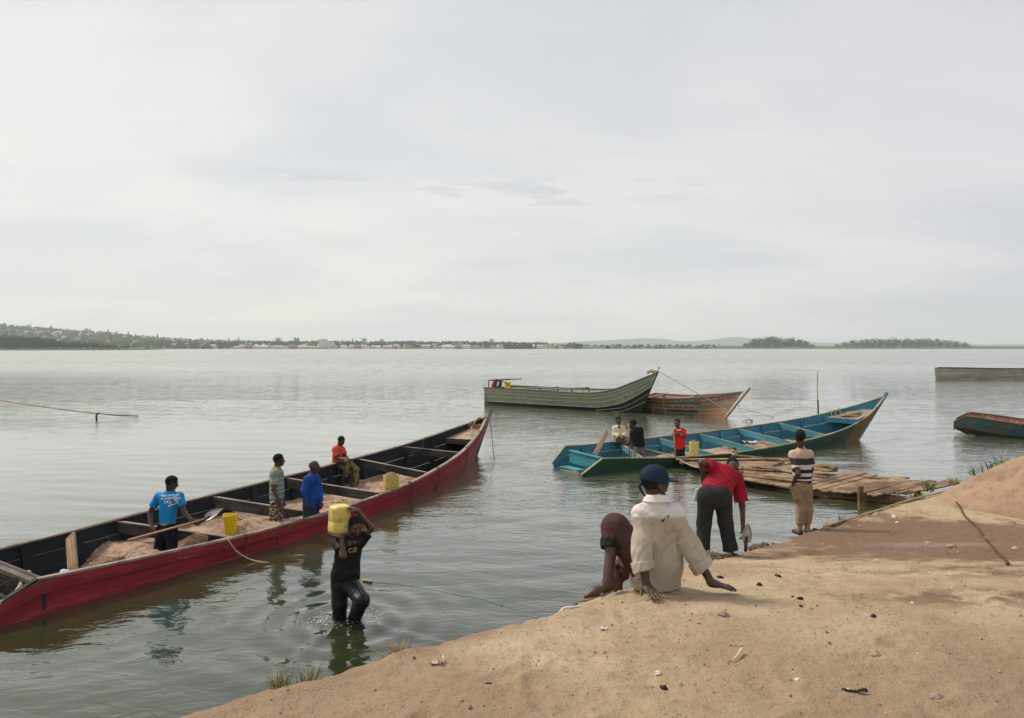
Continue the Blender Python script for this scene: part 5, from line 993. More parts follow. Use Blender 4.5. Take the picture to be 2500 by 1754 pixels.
# grass tufts and leafy weeds
m, t = newmat('grass_green'); inf = t.n('ShaderNodeObjectInfo').outputs['Random']; o = obc(t); finish(t, t.mix(t.noise(o, 30, 2), (.05, .10, .02), (.14, .17, .05)), .8)
m, t = newmat('grass_dry'); o = obc(t); finish(t, t.mix(t.noise(o, 20, 2), (.30, .20, .08), (.52, .38, .16)), .85)
def tuft(P, n, h, spread, name, mats, label, seed, lean=(0, 0), leafy=False):
    r = random.Random(seed); b = MB(); P = np.array(P, float)
    for k in range(n):
        a = r.uniform(0, 6.28); d0 = r.uniform(0, spread); base = P + V(math.cos(a) * d0, math.sin(a) * d0, -.01); d = V(math.cos(a) * .5 + lean[0] + r.uniform(-.4, .4), math.sin(a) * .5 + lean[1] + r.uniform(-.4, .4), 1); hh = h * r.uniform(.4, 1.1); w_ = h * .025 * r.uniform(.6, 1.4)
        p = [base, base + d * V(.3, .3, .55) * hh, base + d * V(.9, .9, .85) * hh]; sd_ = unit(np.cross(d, [r.gauss(0, 1), r.gauss(0, 1), .1])) * w_
        b.add([p[0] - sd_, p[0] + sd_, p[1] + sd_ * .8, p[1] - sd_ * .8, p[2]], [[0, 1, 2, 3], [3, 2, 4]], r.choice(range(len(mats))))
        if leafy:
            for q in range(5):
                c_ = p[0] + (p[1] - p[0]) * r.uniform(.3, 1) + (p[2] - p[1]) * r.uniform(0, .8); e1 = unit([r.gauss(0, 1), r.gauss(0, 1), r.gauss(0, .4)]) * h * .13; e2 = unit(np.cross(e1, [r.gauss(0, 1) * .4, r.gauss(0, 1) * .4, 1])) * h * .05
                b.add([c_, c_ + e1 * .5 + e2, c_ + e1, c_ + e1 * .5 - e2], [[0, 1, 2, 3]], 0)
    o = b.build(name, mats); return tag(recentre(o), label, 'grass' if not leafy else 'weed')
GG, GD = MATS['grass_green'], MATS['grass_dry']
tuft(onbank(690, 1682) + V(-.02, .03, -.02), 60, .10, .05, 'grass_tuft', [GG, GG, GD], 'green grass tuft on the lower left edge of the bank', 1, (-.3, .2)); tuft(onbank(745, 1666) + V(0, .03, -.02), 90, .085, .08, 'grass_tuft', [GD, GG, GD], 'dry grey grass tuft right of the green one on the bank edge', 2, (0, .2))
tuft(onbank(975, 1597) + V(0, .03, -.015), 110, .085, .06, 'grass_tuft', [GD], 'straw yellow dry grass tuft hanging over the bank edge', 3, (-.2, .3)); tuft(onbank(940, 1606) + V(0, .05, -.04), 24, .07, .05, 'grass_tuft', [GD], 'thin dry straw left of the yellow tuft', 4, (-.6, .3))
tuft(onbank(1331, 1495) + V(0, .03, -.03), 60, .06, .06, 'grass_tuft', [GD], 'small dry root tuft where the orange line meets the bank', 5, (-.3, .3))
tuft(onbank(2053, 1276), 26, .22, .05, 'grass_tuft', [GG], 'sparse green grass sprouting on the bank edge near the jetty post', 6); tuft(onbank(2258, 1212) + V(0, .2, -.05), 60, .28, .16, 'grass_tuft', [GG, GD], 'low mixed grass under the shore end of the jetty', 7); tuft(onbank(2225, 1222) + V(0, .2, -.05), 40, .22, .12, 'grass_tuft', [GG], 'green grass left under the jetty shore end', 8)
tuft(onbank(2342, 1186) + V(0, .15, 0), 60, .24, .2, 'grass_tuft', [GG, GD], 'tall green and dry grass where the jetty meets the sand heap', 9); tuft(onbank(2290, 1205) + V(0, .3, 0), 22, .3, .12, 'weed', [GG], 'bright leafy weed by the jetty end', 10, (0, 0), True)
tuft(at(2420, 1150, 14.1), 20, .30, .28, 'weed', [GG], 'bushy green weed growing from the top of the sand heap', 11, (0, 0), True); tuft(at(2383, 1162, 14.3), 14, .25, .14, 'weed', [GG], 'small green weed lower left on the sand heap', 12, (-.4, 0), True)
tuft(at(2444, 1140, 14.0), 14, .30, .2, 'weed', [GG], 'thin tall green weed right of the bushy one on the heap', 13, (.2, 0), True)
# ================================================================ PEOPLE: smooth blended distance fields turned into one continuous surface
class SDF:
    def __init__(s, vox): s.P = []; s.vox = vox; s.cuts = []; s.wr = 0; s.ws = 9.0
    def cone(s, a, b, ra, rb, k=.02, cuts=(), op='u'): s.P.append(('c', np.array(a, float), np.array(b, float), ra, rb, None, 1.0, k, cuts, op)); return s
    def flat(s, a, b, ra, rb, side, f, k=.03, cuts=(), op='u'): s.P.append(('f', np.array(a, float), np.array(b, float), ra, rb, unit(side), f, k, cuts, op)); return s
    def ell(s, c, r, R, k=.02, cuts=(), op='u'): s.P.append(('e', np.array(c, float), np.array(r, float), 0, 0, np.array(R, float), 1.0, k, cuts, op)); return s
    def mesh(s, name, mat, parent, smooth=True):
        lo = np.full(3, 1e9); hi = -lo
        for p in s.P:
            if p[9] != 'u': continue
            if p[0] == 'e': R_ = max(p[2]); l, h = p[1] - R_, p[1] + R_
            else: R_ = max(p[3], p[4]); l, h = np.minimum(p[1], p[2]) - R_, np.maximum(p[1], p[2]) + R_
            lo = np.minimum(lo, l); hi = np.maximum(hi, h)
        lo -= .03 + s.vox * 2; hi += .03 + s.vox * 2; v = s.vox; n = np.ceil((hi - lo) / v).astype(int) + 1
        ax = [lo[i] + v * np.arange(n[i]) for i in range(3)]; D = np.full(n, .6, np.float32)
        for kind, a, b, ra, rb_, sd_, f, k, cuts, op in s.P:
            if kind == 'e': R_ = max(b); l, h = a - R_, a + R_
            else: R_ = max(ra, rb_); l, h = np.minimum(a, b) - R_, np.maximum(a, b) + R_
            m = k + v * 3; i0 = np.clip(((l - m - lo) / v).astype(int), 0, n - 1); i1 = np.clip(((h + m - lo) / v).astype(int) + 2, 1, n)
            sl_ = tuple(slice(i0[q], i1[q]) for q in range(3)); X = ax[0][sl_[0]][:, None, None].astype(np.float32); Y = ax[1][sl_[1]][None, :, None].astype(np.float32); Z = ax[2][sl_[2]][None, None, :].astype(np.float32)
            if kind == 'e':
                q = [(X - a[0]) * sd_[j, 0] + (Y - a[1]) * sd_[j, 1] + (Z - a[2]) * sd_[j, 2] for j in range(3)]
                k0 = np.sqrt((q[0] / b[0]) ** 2 + (q[1] / b[1]) ** 2 + (q[2] / b[2]) ** 2) + 1e-6; k1 = np.sqrt((q[0] / b[0] ** 2) ** 2 + (q[1] / b[1] ** 2) ** 2 + (q[2] / b[2] ** 2) ** 2) + 1e-6; d = k0 * (k0 - 1) / k1
            else:
                ab = b - a; L2 = ab @ ab + 1e-9; dx, dy, dz = X - a[0], Y - a[1], Z - a[2]; t_ = np.clip((dx * ab[0] + dy * ab[1] + dz * ab[2]) / L2, 0, 1)
                rx, ry, rz = dx - t_ * ab[0], dy - t_ * ab[1], dz - t_ * ab[2]; r2 = rx * rx + ry * ry + rz * rz
                if kind == 'f': cs = rx * sd_[0] + ry * sd_[1] + rz * sd_[2]; d = (np.sqrt(cs * cs + np.maximum(r2 - cs * cs, 0) / f ** 2) - (ra + (rb_ - ra) * t_)) * (f + (1 - f) * .5)
                else: d = np.sqrt(r2) - (ra + (rb_ - ra) * t_)
            for (cp, cn) in cuts: cn = unit(cn); d = np.maximum(d, (X - cp[0]) * cn[0] + (Y - cp[1]) * cn[1] + (Z - cp[2]) * cn[2])
            o = D[sl_]
            if op == 'u': h_ = np.clip(.5 + .5 * (o - d) / k, 0, 1); D[sl_] = o + (d - o) * h_ - k * h_ * (1 - h_)
            else: h_ = np.clip(.5 - .5 * (o + d) / k, 0, 1); D[sl_] = o + (-d - o) * h_ + k * h_ * (1 - h_)
        X, Y, Z = [q.astype(np.float32) for q in np.meshgrid(*ax, indexing='ij', sparse=True)]
        if s.wr:
            w_ = s.ws; rd = lambda q: 1 - 2.0 * np.sqrt(np.sin(q) ** 2 + .015); S3 = lambda a, b, c, ph: np.sin(w_ * (a * X + b * Y + c * Z) + ph)
            wp = .9 * S3(.35, .2, .55, 1.0) + .5 * S3(-.8, .5, 1.1, 2.3); m1 = np.clip(.5 + .6 * S3(.45, -.3, .5, .4) + .3 * S3(-.9, .4, .8, 2), 0, 1); m2 = np.clip(.5 + .6 * S3(-.4, .35, .6, 3.1), 0, 1)
            g = .9 * m1 * rd(w_ * (1.9 * X + 1.3 * Y + .55 * Z) * 1.15 + 1.6 * wp) + .7 * m2 * rd(w_ * (-1.7 * X + 1.6 * Y + .9 * Z) * 1.3 + 1.4 * wp + 2) + .35 * m1 * rd(w_ * (.6 * X + .5 * Y - 2.1 * Z) * 1.7 + 2.1 * wp) + .2 * S3(3.1, 2.2, 2.6, 0)
            D = D + s.wr * g
        for (cp, cn) in s.cuts: cn = unit(cn); D = np.maximum(D, (X - cp[0]) * cn[0] + (Y - cp[1]) * cn[1] + (Z - cp[2]) * cn[2])
        # surface nets
        I = D < 0; C = np.zeros(tuple(n - 1), np.int8)
        for dx in (0, 1):
            for dy in (0, 1):
                for dz in (0, 1): C += I[dx:n[0] - 1 + dx, dy:n[1] - 1 + dy, dz:n[2] - 1 + dz]
        act = (C > 0) & (C < 8); idx = np.full(C.shape, -1, np.int64); cells = np.argwhere(act); idx[act] = np.arange(len(cells)); pos = np.zeros((len(cells), 3)); cnt = np.zeros(len(cells))
        cor = [(a, b, c) for a in (0, 1) for b in (0, 1) for c in (0, 1)]; vals = {c: D[cells[:, 0] + c[0], cells[:, 1] + c[1], cells[:, 2] + c[2]] for c in cor}
        for c in cor:
            for q in range(3):
                if c[q] == 0:
                    e = list(c); e[q] = 1; e = tuple(e); va, vb = vals[c], vals[e]; x = (va < 0) != (vb < 0); t_ = np.where(x, va / (va - vb + 1e-12), 0)
                    p = np.tile(np.array(c, float), (len(cells), 1)); p[:, q] = t_; pos[x] += p[x]; cnt[x] += 1
        pos = lo + v * (cells + pos / cnt[:, None]); F = []
        for q in range(3):
            sa = [slice(None)] * 3; sb_ = [slice(None)] * 3; sa[q] = slice(0, n[q] - 1); sb_[q] = slice(1, n[q]); x = I[tuple(sa)] != I[tuple(sb_)]; e = np.argwhere(x); u_, w_ = (q + 1) % 3, (q + 2) % 3
            e = e[(e[:, u_] > 0) & (e[:, w_] > 0) & (e[:, u_] < n[u_] - 1) & (e[:, w_] < n[w_] - 1)]; s_in = I[e[:, 0], e[:, 1], e[:, 2]]
            def cell(du, dw): c_ = e.copy(); c_[:, u_] -= du; c_[:, w_] -= dw; return idx[c_[:, 0], c_[:, 1], c_[:, 2]]
            f = np.stack([cell(1, 1), cell(0, 1), cell(0, 0), cell(1, 0)], 1); f[~s_in] = f[~s_in][:, ::-1]; F.append(f[(f >= 0).all(1)])
        F = np.concatenate(F); pos = pos - origin(parent)
        me = bpy.data.meshes.new(name); me.vertices.add(len(pos)); me.vertices.foreach_set('co', pos.ravel()); me.loops.add(F.size); me.loops.foreach_set('vertex_index', F.ravel().astype(np.int32))
        me.polygons.add(len(F)); me.polygons.foreach_set('loop_start', np.arange(0, F.size, 4, dtype=np.int32)); me.polygons.foreach_set('loop_total', np.full(len(F), 4, np.int32)); me.update(calc_edges=True); me.validate()
        me.polygons.foreach_set('use_smooth', [smooth] * len(me.polygons)); me.materials.append(mat); o = bpy.data.objects.new(name, me); COL.objects.link(o); o.parent = parent; return o
def frame(fwd, up=(0, 0, 1)):
    """rows: right, forward, up"""
    f = unit(fwd); r = unit(np.cross(f, up)); u = np.cross(r, f); return np.stack([r, f, u])
def head_sdf(S_, c, R, sc=1.0, face=True):
    def p(x, y, z): return c + sc * (x * R[0] + y * R[1] + z * R[2])
    def r(*a): return sc * np.array(a)
    S_.ell(p(0, -.012, .028), r(.074, .094, .088), R, .02); S_.ell(p(0, .022, -.030), r(.060, .068, .078), R, .03); S_.cone(p(-.030, .020, -.078), p(.030, .020, -.078), .024 * sc, .024 * sc, .03); S_.ell(p(0, .062, -.092), r(.026, .022, .02), R, .02)
    S_.cone(p(0, .082, .018), p(0, .108, -.022), .008 * sc, .015 * sc, .012); S_.ell(p(-.013, .096, -.026), r(.010, .010, .008), R, .006); S_.ell(p(.013, .096, -.026), r(.010, .010, .008), R, .006)
    S_.cone(p(-.038, .072, .028), p(.038, .072, .028), .014 * sc, .014 * sc, .016)
    for sx in (-1, 1):
        S_.ell(p(sx * .030, .090, .010), r(.018, .016, .012), R, .010, op='s'); S_.ell(p(sx * .074, -.008, -.008), r(.012, .020, .032), R, .010); S_.ell(p(sx * .084, .002, -.008), r(.006, .010, .018), R, .006, op='s'); S_.ell(p(sx * .040, .062, -.024), r(.020, .022, .018), R, .02)
    S_.ell(p(0, .090, -.052), r(.024, .013, .008), R, .006); S_.ell(p(0, .087, -.066), r(.021, .013, .009), R, .006)
    return p
def hand_sdf(S_, w_, d, nrm, sc=1.0, curl=.3, side=1, spread=.18, rf=.0092):
    """palm, four unequal fingers and a thumb from its side; d = direction of the fingers, nrm = back of the hand"""
    d = unit(d); nrm = unit(np.array(nrm) - d * (np.array(nrm) @ d)); a = np.cross(d, nrm) * side; w_ = np.array(w_, float); R = np.stack([a, d, nrm])
    S_.ell(w_ + d * .052 * sc, np.array([.040, .056, .017]) * sc, R, .015); S_.cone(w_ - d * .01, w_ + d * .03 * sc, .026 * sc, .026 * sc, .02)
    for k, (x, l) in enumerate(((-.030, .062), (-.011, .078), (.010, .082), (.030, .074))):
        b0 = w_ + d * (.088 if 0 < k < 3 else .080) * sc + a * x * sc; d1 = unit(d + a * spread * (k - 1.4) * .5 - nrm * curl * .7); d2 = unit(d1 - nrm * curl * 1.5); m = b0 + d1 * l * .5 * sc; S_.cone(b0 - d * .02, m, rf * 1.15 * sc, rf * sc, .006); S_.cone(m, m + d2 * l * .5 * sc, rf * sc, rf * .85 * sc, .004)
    t0 = w_ + d * .025 * sc + a * .030 * sc; t1 = t0 + unit(a * .9 + d * .7 - nrm * .25) * .042 * sc; S_.cone(t0, t1, .014 * sc, .012 * sc, .01); S_.cone(t1, t1 + unit(a * .35 + d - nrm * (.2 + curl)) * .036 * sc, .0115 * sc, .009 * sc, .006)
skin('skin_dark', (.066, .032, .021)); skin('skin_mid', (.095, .046, .029)); plain('hair_black', (.008, .007, .007), .9, .3, 90, .004, bscale=140); plain('eye_white', (.17, .14, .125), .3, .05); plain('eye_dark', (.01, .008, .007), .2, .05)
def person(label, J, D0, face, hface, vox=.013, skin_m='skin_dark', hair=1.05, hands=None, sc=1.0, shirt=None, pants=None, sleeve='short', eyes=False, neck=.055, arms=True, pr=(.145, .155), chest=(.165, .15), flatness=.62, feet=True, foot_dir=None, extra=None, under=None):
    P = {k: at(v[0], v[1], D0 + (v[2] if len(v) > 2 else 0)) for k, v in J.items()}; P.update(under or {})
    base = (P['anL'] + P['anR']) / 2; base = V(base[0], base[1], min(P['anL'][2], P['anR'][2]) - .08); root = empty('person', base, label, 'person')
    side = unit(P['shR'] - P['shL']); pel = (P['hpL'] + P['hpR']) / 2; pside = unit(P['hpR'] - P['hpL']); nk = P['neck']; R = frame(hface, P.get('up', (0, 0, 1)) if 'up' in J else (0, 0, 1)) if not hasattr(hface, 'shape') else hface
    mid = (P['shL'] + P['shR']) / 2; f = flatness
    B = SDF(vox); hc = P['head']; hp = head_sdf(B, hc, R, sc); B.cone(nk - unit(hc - nk) * .03, hc - R[2] * .05 - R[1] * .02, neck, neck * .92, .025)
    B.flat(mid, pel, chest[0] * .9, pr[0] * .88, side, f, .04); B.cone(P['shL'], P['shR'], .038, .038, .04)
    if arms:
        for s_ in 'LR':
            B.cone(P['sh' + s_], P['el' + s_], .050 * sc, .040 * sc, .03); B.cone(P['el' + s_], P['wr' + s_], .040 * sc, .027 * sc, .02)
            hd = (hands or {}).get(s_, {}); dirv = hd.get('d', P['wr' + s_] - P['el' + s_]); hand_sdf(B, P['wr' + s_], dirv, hd.get('n', (0, -1, 0.2)), sc, hd.get('curl', .5), hd.get('side', 1), rf=max(.0092, vox * .62))
    for s_ in 'LR':
        B.cone(P['hp' + s_], P['kn' + s_], .075, .052, .04); B.cone(P['kn' + s_], P['an' + s_], .050, .036, .03); kn, an = P['kn' + s_], P['an' + s_]; calf = kn + (an - kn) * .3; B.ell(calf - unit(np.cross(unit(an - kn), pside)) * (-.012), (.052, .052, .10), frame((0, 1, 0)), .04)
        if feet:
            fd = np.array((foot_dir or {}).get(s_, (face[0], face[1], 0))); fd = unit(fd); a0 = an - V(0, 0, .035); B.cone(a0 - fd * .03, a0 - V(0, 0, .02) + fd * .10, .038, .034, .03); B.cone(a0 - V(0, 0, .02) + fd * .10, a0 - V(0, 0, .03) + fd * .17, .034, .020, .03)
    if extra: extra(B, P)
    B.mesh('body', MATS[skin_m], root)
    if hair:
        H = SDF(min(vox, .010)); H.ell(hc + sc * (-.012 * R[1] + .030 * R[2]), sc * np.array([.0745, .0945, .0885]) * (hair if hair > 1 else 1.05) + .002, R, .01); H.cuts = [(hc + sc * (.062 * R[1] + .070 * R[2]), .85 * R[1] - .52 * R[2]), (hc - sc * .048 * R[2], -R[2] + .15 * R[1])]; H.wr = .0006; H.ws = 60; H.mesh('hair', MATS['hair_black'], root)
    if eyes:
        for sx in (-1, 1):
            e = hc + sc * (sx * .030 * R[0] + .073 * R[1] + .010 * R[2]); ellip(e, (.0105 * sc,) * 3, 'eye', MATS['eye_white'], root, sub=2); ellip(e + R[1] * .008 * sc - R[2] * .002, (.0065 * sc,) * 3, 'pupil', MATS['eye_dark'], root, sub=2)
    return root, P, R, side, pside, pel, mid
def shirt_sdf(vox, P, side, pel, mid, f=.62, grow=.018, top=.165, bot=.155, sl=.75, sl2=None, sr=(.068, .066), hem=0.02, neckr=.075, wr=.004, ws=9, k=.05, slv=None, puff=0, sk=.035):
    S_ = SDF(vox); ax = unit(pel - mid); S_.flat(mid + ax * .03, pel + ax * (hem + .05), top + grow, bot + grow, side, f, k, [(pel + ax * hem, ax)]); S_.cone(P['shL'], P['shR'], .058, .058, .06); S_.cone(mid + (P['neck'] - mid) * .2, P['neck'] - (P['head'] - P['neck']) * .12, neckr * 1.15, neckr, .05)
    if puff: S_.ell(pel - ax * .10, (bot + puff, (bot + puff) * f, .14), np.stack([side, np.cross(ax, side), ax]), .08, [(pel + ax * hem, ax)])
    for s_ in 'LR':
        a, b = P['sh' + s_], P['el' + s_]; q = (slv or {}).get(s_, sl)
        if q <= 1: c = a + (b - a) * q; S_.cone(a, c + unit(b - a) * .06, sr[0], sr[1], sk, [(c, unit(b - a))])
        else: w_ = P['wr' + s_]; c = b + (w_ - b) * (q - 1); S_.cone(a, b, sr[0], sr[1] * .95, sk); S_.cone(b, c + unit(w_ - b) * .05, sr[1] * .95, sr[1] * .72, .03, [(c, unit(w_ - b))])
    S_.wr = wr; S_.ws = ws; return S_
def collar_band(c, rx, ry, h, lean, mat, root, open_=0.0, fdir=(0, 1, 0), tilt=0.0):
    Rr = frame(fdir); n = 36; b = MB(); G = []
    for k in range(n):
        a = -math.pi / 2 + open_ + (2 * math.pi - 2 * open_) * k / (n - 1) + math.pi; row = []
        for (z, e) in ((-h * .5, lean), (h * .1, lean * .35), (h * .5, 0), (h * .5, -.006), (-h * .3, -.004)): row.append(np.array(c) + Rr[0] * (rx + e) * math.cos(a) + Rr[1] * (ry + e) * math.sin(a) + Rr[2] * (z - tilt * math.sin(a)))
        G.append(row)
    b.grid(np.array(G), 0, None); o = b.build('collar', mat, root, smooth=True); return o
def pants_sdf(vox, P, pside, pel, mid, f=.70, hipr=.15, th=(.095, .075), cf=(.072, .062), end=None, wr=.004, ws=9, rise=.10, k=.04, fullend=.97):
    S_ = SDF(vox); ax = unit(pel - mid); S_.flat(pel - ax * rise, pel + ax * .02, hipr * .93, hipr, pside, f, k, [(pel - ax * rise, -ax)])
    for s_ in 'LR':
        h_, kn, an = P['hp' + s_], P['kn' + s_], P['an' + s_]; e = (end or {}).get(s_, fullend)
        if e <= 1 and (end and end.get('thigh')): c = h_ + (kn - h_) * e; S_.cone(h_, c + unit(kn - h_) * .05, th[0], th[1], .05, [(c, unit(kn - h_))])
        else: c = kn + (an - kn) * e; S_.cone(h_, kn, th[0], th[1], .05); S_.cone(kn, c + unit(an - kn) * .05, cf[0], cf[1], .035, [(c, unit(an - kn))])
    S_.wr = wr; S_.ws = ws; return S_
def stripes(name, base, band, edges, dark2=None, fold=.012, zone=None):
    """knitted stripes across the body, set by height above the feet"""
    m, t = newmat(name); o = obc(t); z = t.n('ShaderNodeSeparateXYZ', {0: o}).outputs[2]; z = t.math('ADD', z, t.math('MULTIPLY_ADD', t.noise(o, 4, 2), .03, -.015)); c = base if not zone else t.mix(t.ss(z, zone[0] - .01, zone[0] + .01), base, zone[1])
    for (a, b, col) in edges: c = t.mix(t.math('MULTIPLY', t.math('GREATER_THAN', z, a), t.math('LESS_THAN', z, b)), c, col)
    finish(t, c, .9, t.bump(t.noise(o, 9, 3, .5, .9), .7, fold), .1); return m
def shovel(a, b, label, blade=None, bdir=None, bn=(0, -1, .3), hm='raw_wood', bw=.13, bl=.30, r=.016):
    root = empty('shovel', (np.array(a) + np.array(b)) / 2, label, 'shovel'); MB().tube([a, b], r, 8).build('handle', MATS[hm], root, smooth=True)
    if blade is not None:
        d = unit(bdir); n_ = unit(np.cross(d, np.cross(np.array(bn, float), d))); s_ = np.cross(d, n_); nu, nv_ = 9, 9; G = np.zeros((nu, nv_, 3))
        for i in range(nu):
            u_ = i / (nu - 1); hw = bw * (1 - .12 * u_ - .55 * u_ ** 4) * (.75 + .25 * min(1, u_ * 4))
            for j in range(nv_): w_ = j / (nv_ - 1) * 2 - 1; G[i, j] = np.array(blade) + d * bl * u_ * (1 - .10 * w_ * w_ * u_) + s_ * hw * w_ + n_ * (.03 * w_ * w_ + .02 * u_)
        b_ = MB(); b_.grid(G); b_.grid(G - n_ * .004, 0, None, flip=True); b_.build('blade', MATS['shovel_steel'], root, smooth=True); MB().tube([np.array(blade) - d * .12, np.array(blade) + d * .07], .02, 8).build('socket', MATS['dark_metal'], root, smooth=True)
    return root
plain('shovel_steel', (.42, .40, .37), .4, .3, 14, .002, .5, .4); plain('steel_brown', (.30, .26, .22), .5, .3, 16, .002, .5); wood('handle_wood', (.38, .20, .10), (.52, .30, .16), 1, .6)
def print_on(target, txt, size, P, right, up, mat, name, parent, **kw):
    o = text_mesh(txt, size, P, right, up, mat, name, parent, extr=0.0, **kw); bm = bmesh.new(); bm.from_mesh(target.data); bt = BVHTree.FromBMesh(bm); bm.free()
    n_ = unit(np.cross(unit(right), up)); n_ = Vector(n_.tolist())
    for v_ in o.data.vertices:
        h_ = bt.ray_cast(v_.co + n_ * .35, -n_)
        if h_[0] is not None: v_.co = h_[0] + n_ * .004
    return o
def patch_on(target, pts, right, up, P, mat, name, parent):
    """small flat shape laid on a cloth surface"""
    right = unit(right); n_ = unit(np.cross(right, up)); up = np.cross(n_, right); bm = bmesh.new(); bm.from_mesh(target.data); bt = BVHTree.FromBMesh(bm); bm.free(); o0 = origin(parent); vs = []
    for x, y in pts:
        p = np.array(P) + right * x + up * y - o0; h_ = bt.ray_cast(Vector((p + n_ * .35).tolist()), Vector((-n_).tolist())); vs.append((np.array(h_[0]) if h_[0] is not None else p) + n_ * .003 + o0)
    return MB().add(vs, [list(range(len(vs)))]).build(name, mat, parent)
plain('print_white', (.80, .82, .85), .7, .02); plain('print_gold', (.45, .24, .05), .7, .3, 60); plain('print_rose', (.35, .12, .10), .7, .3, 60); plain('belt_tan', (.30, .24, .13), .7, .1); plain('belt_red', (.26, .07, .045), .6, .1); plain('tear_dark', (.02, .015, .012), .9, .1)
# ---- 1 the man wading with a jerrycan
J = dict(head=(868, 1286, 0), neck=(858, 1320, .06), shL=(826, 1326, -.05), shR=(881, 1321, .09), elL=(838, 1358, -.22), wrL=(833, 1312, -.16), elR=(906, 1289, .12), wrR=(873, 1248, .02), hpL=(829, 1424, -.02), hpR=(853, 1423, .04), knL=(829, 1476, -.04), anL=(828, 1556, .04), knR=(883, 1467, -.26), anR=(858, 1530, .05))
root, P, R, sd_, ps_, pel, mid = person('man wading in the lake in a wet black t-shirt, a yellow jerrycan on his shoulder', J, 8.82, (.5, -.85), (.50, -.82, -.28), .008, 'skin_mid', sc=1.06, hands={'L': dict(d=(-1, -.1, .25), n=(0, 0, -1), curl=.15, side=1), 'R': dict(d=(-.75, -.1, .45), n=(.6, 0, .8), curl=.5, side=-1)}, eyes=True, chest=(.16, .14))
m = cloth('wet_black', (.006, .009, .010), .55, .012, 11, var=.3, spec=.25); m2 = cloth('wet_trousers', (.006, .010, .016), .48, .012, 16, darts=(1, 1, .5), var=.3, spec=.3)
s_ = shirt_sdf(.009, P, sd_, pel, mid, top=.155, bot=.150, grow=.018, sl=.62, sr=(.075, .078), hem=.03, neckr=.072, wr=.0035, ws=13, puff=.01); shp = s_.mesh('t_shirt', m, root)
pants_sdf(.009, P, ps_, pel, mid, th=(.108, .096), cf=(.092, .078), hipr=.145, wr=.0035, ws=15).mesh('trousers', m2, root)
ri = unit(V(.86, .50, 0)); ce = at(861, 1333, 8.75); print_on(shp, 'D M', .060, at(864, 1329, 8.7), ri, V(0, 0, 1), MATS['print_rose'], 'shirt_print', root); print_on(shp, 'C.E', .080, at(864, 1347, 8.7), ri, V(0, 0, 1), MATS['print_gold'], 'shirt_print', root, bold=.004)
jerrycan(at(827, 1301, 8.82), .75, .02, .05, 'full pale yellow jerrycan carried on the shoulder of the wading man', MATS['can_pale'], .345, .245, .20, spout=False)
# splash round his legs
b = MB(); rs_ = random.Random(8)
for k in range(300):
    a = rs_.uniform(0, 6.28); q = rs_.choice([(828, 1513), (828, 1513), (868, 1504)]); c_ = onz(q[0], q[1], 0); r0 = .10 + abs(rs_.gauss(0, .10)); p = c_ + V(math.cos(a) * r0 * 1.5, math.sin(a) * r0, rs_.uniform(.0, .035) * (r0 < .25)); s0 = rs_.uniform(.002, .009)
    b.add([p + V(-s0 * 2, 0, 0), p + V(0, -s0, s0 * .3), p + V(s0 * 2, 0, 0), p + V(0, s0, s0 * .5), p + V(0, 0, s0 * .5)], [[0, 1, 4], [1, 2, 4], [2, 3, 4], [3, 0, 4]])
plain('foam', (.55, .58, .55), .25, .1); tag(b.build('splash', MATS['foam'], smooth=True), kind='stuff')
# ---- 2 the shoveller in the blue t-shirt
J = dict(head=(419, 1180, -.02), neck=(416, 1199, 0), shL=(387, 1213, .06), shR=(438, 1212, -.06), elL=(366, 1253, .08), wrL=(371, 1290, -.08), elR=(450, 1252, -.12), wrR=(468, 1271, -.22), hpL=(397, 1294, .04), hpR=(417, 1293, -.04), knL=(391, 1350, -.02), anL=(386, 1404, .08), knR=(427, 1347, -.1), anR=(432, 1402, .02))
root, P, R, sd_, ps_, pel, mid = person('man in a bright blue t-shirt shovelling sand in the red boat, back to the viewer', J, 11.4, (.35, .9), (.74, .62, -.38), .011, hands={'L': dict(d=(.6, -.3, -.5), n=(-.4, -.9, 0), curl=.9, side=1), 'R': dict(d=(.8, 0, -.35), n=(0, -.7, .7), curl=.9, side=-1)})
m = cloth('blue_shirt', (.012, .225, .56), .85, .014, 8, var=.10); s_ = shirt_sdf(.010, P, sd_, pel, mid, top=.155, bot=.125, grow=.014, sl=.60, sr=(.066, .072), hem=-.10, wr=.003, ws=11); shp = s_.mesh('t_shirt', m, root)
ri = unit(at(438, 1212, 11.3) - at(387, 1212, 11.48))
for (tx, sz, y) in (('what do women really want?', .036, 1212), ('got questions? text', .050, 1219), ('542 542', .078, 1228.5), ('now!', .046, 1236)): print_on(shp, tx, sz, at(408, y, 11.2), ri, V(0, 0, 1), MATS['print_white'], 'shirt_print', root, bold=.0014)
patch_on(shp, [(-.15, -.002), (.15, -.002), (.15, .002), (-.15, .002)], ri, V(0, 0, 1), at(408, 1215, 11.2), MATS['print_white'], 'underline', root)
m = cloth('black_trousers', (.008, .009, .016), .8, .02, 8, darts=(1, 1, .4), var=.25); pants_sdf(.011, P, ps_, pel, mid, th=(.105, .100), cf=(.105, .085), hipr=.130, end={'L': .25, 'R': .5}, rise=.09, wr=.004, ws=10).mesh('trousers', m, root)
ax = unit(pel - mid); BELT = SDF(.008); BELT.flat(pel - ax * .125, pel - ax * .085, .134, .134, ps_, .70, .01, [(pel - ax * .125, -ax), (pel - ax * .085, ax)]); BELT.mesh('belt', MATS['belt_tan'], root)
shovel(at(314, 1319, 10.9), at(503, 1267, 11.15), 'shovel with a round pale steel blade held by the man in blue', at(503, 1267, 11.15), at(542, 1246, 11.2) - at(503, 1267, 11.15), (-.3, -1, .6), 'handle_wood', .075, .30, .017)
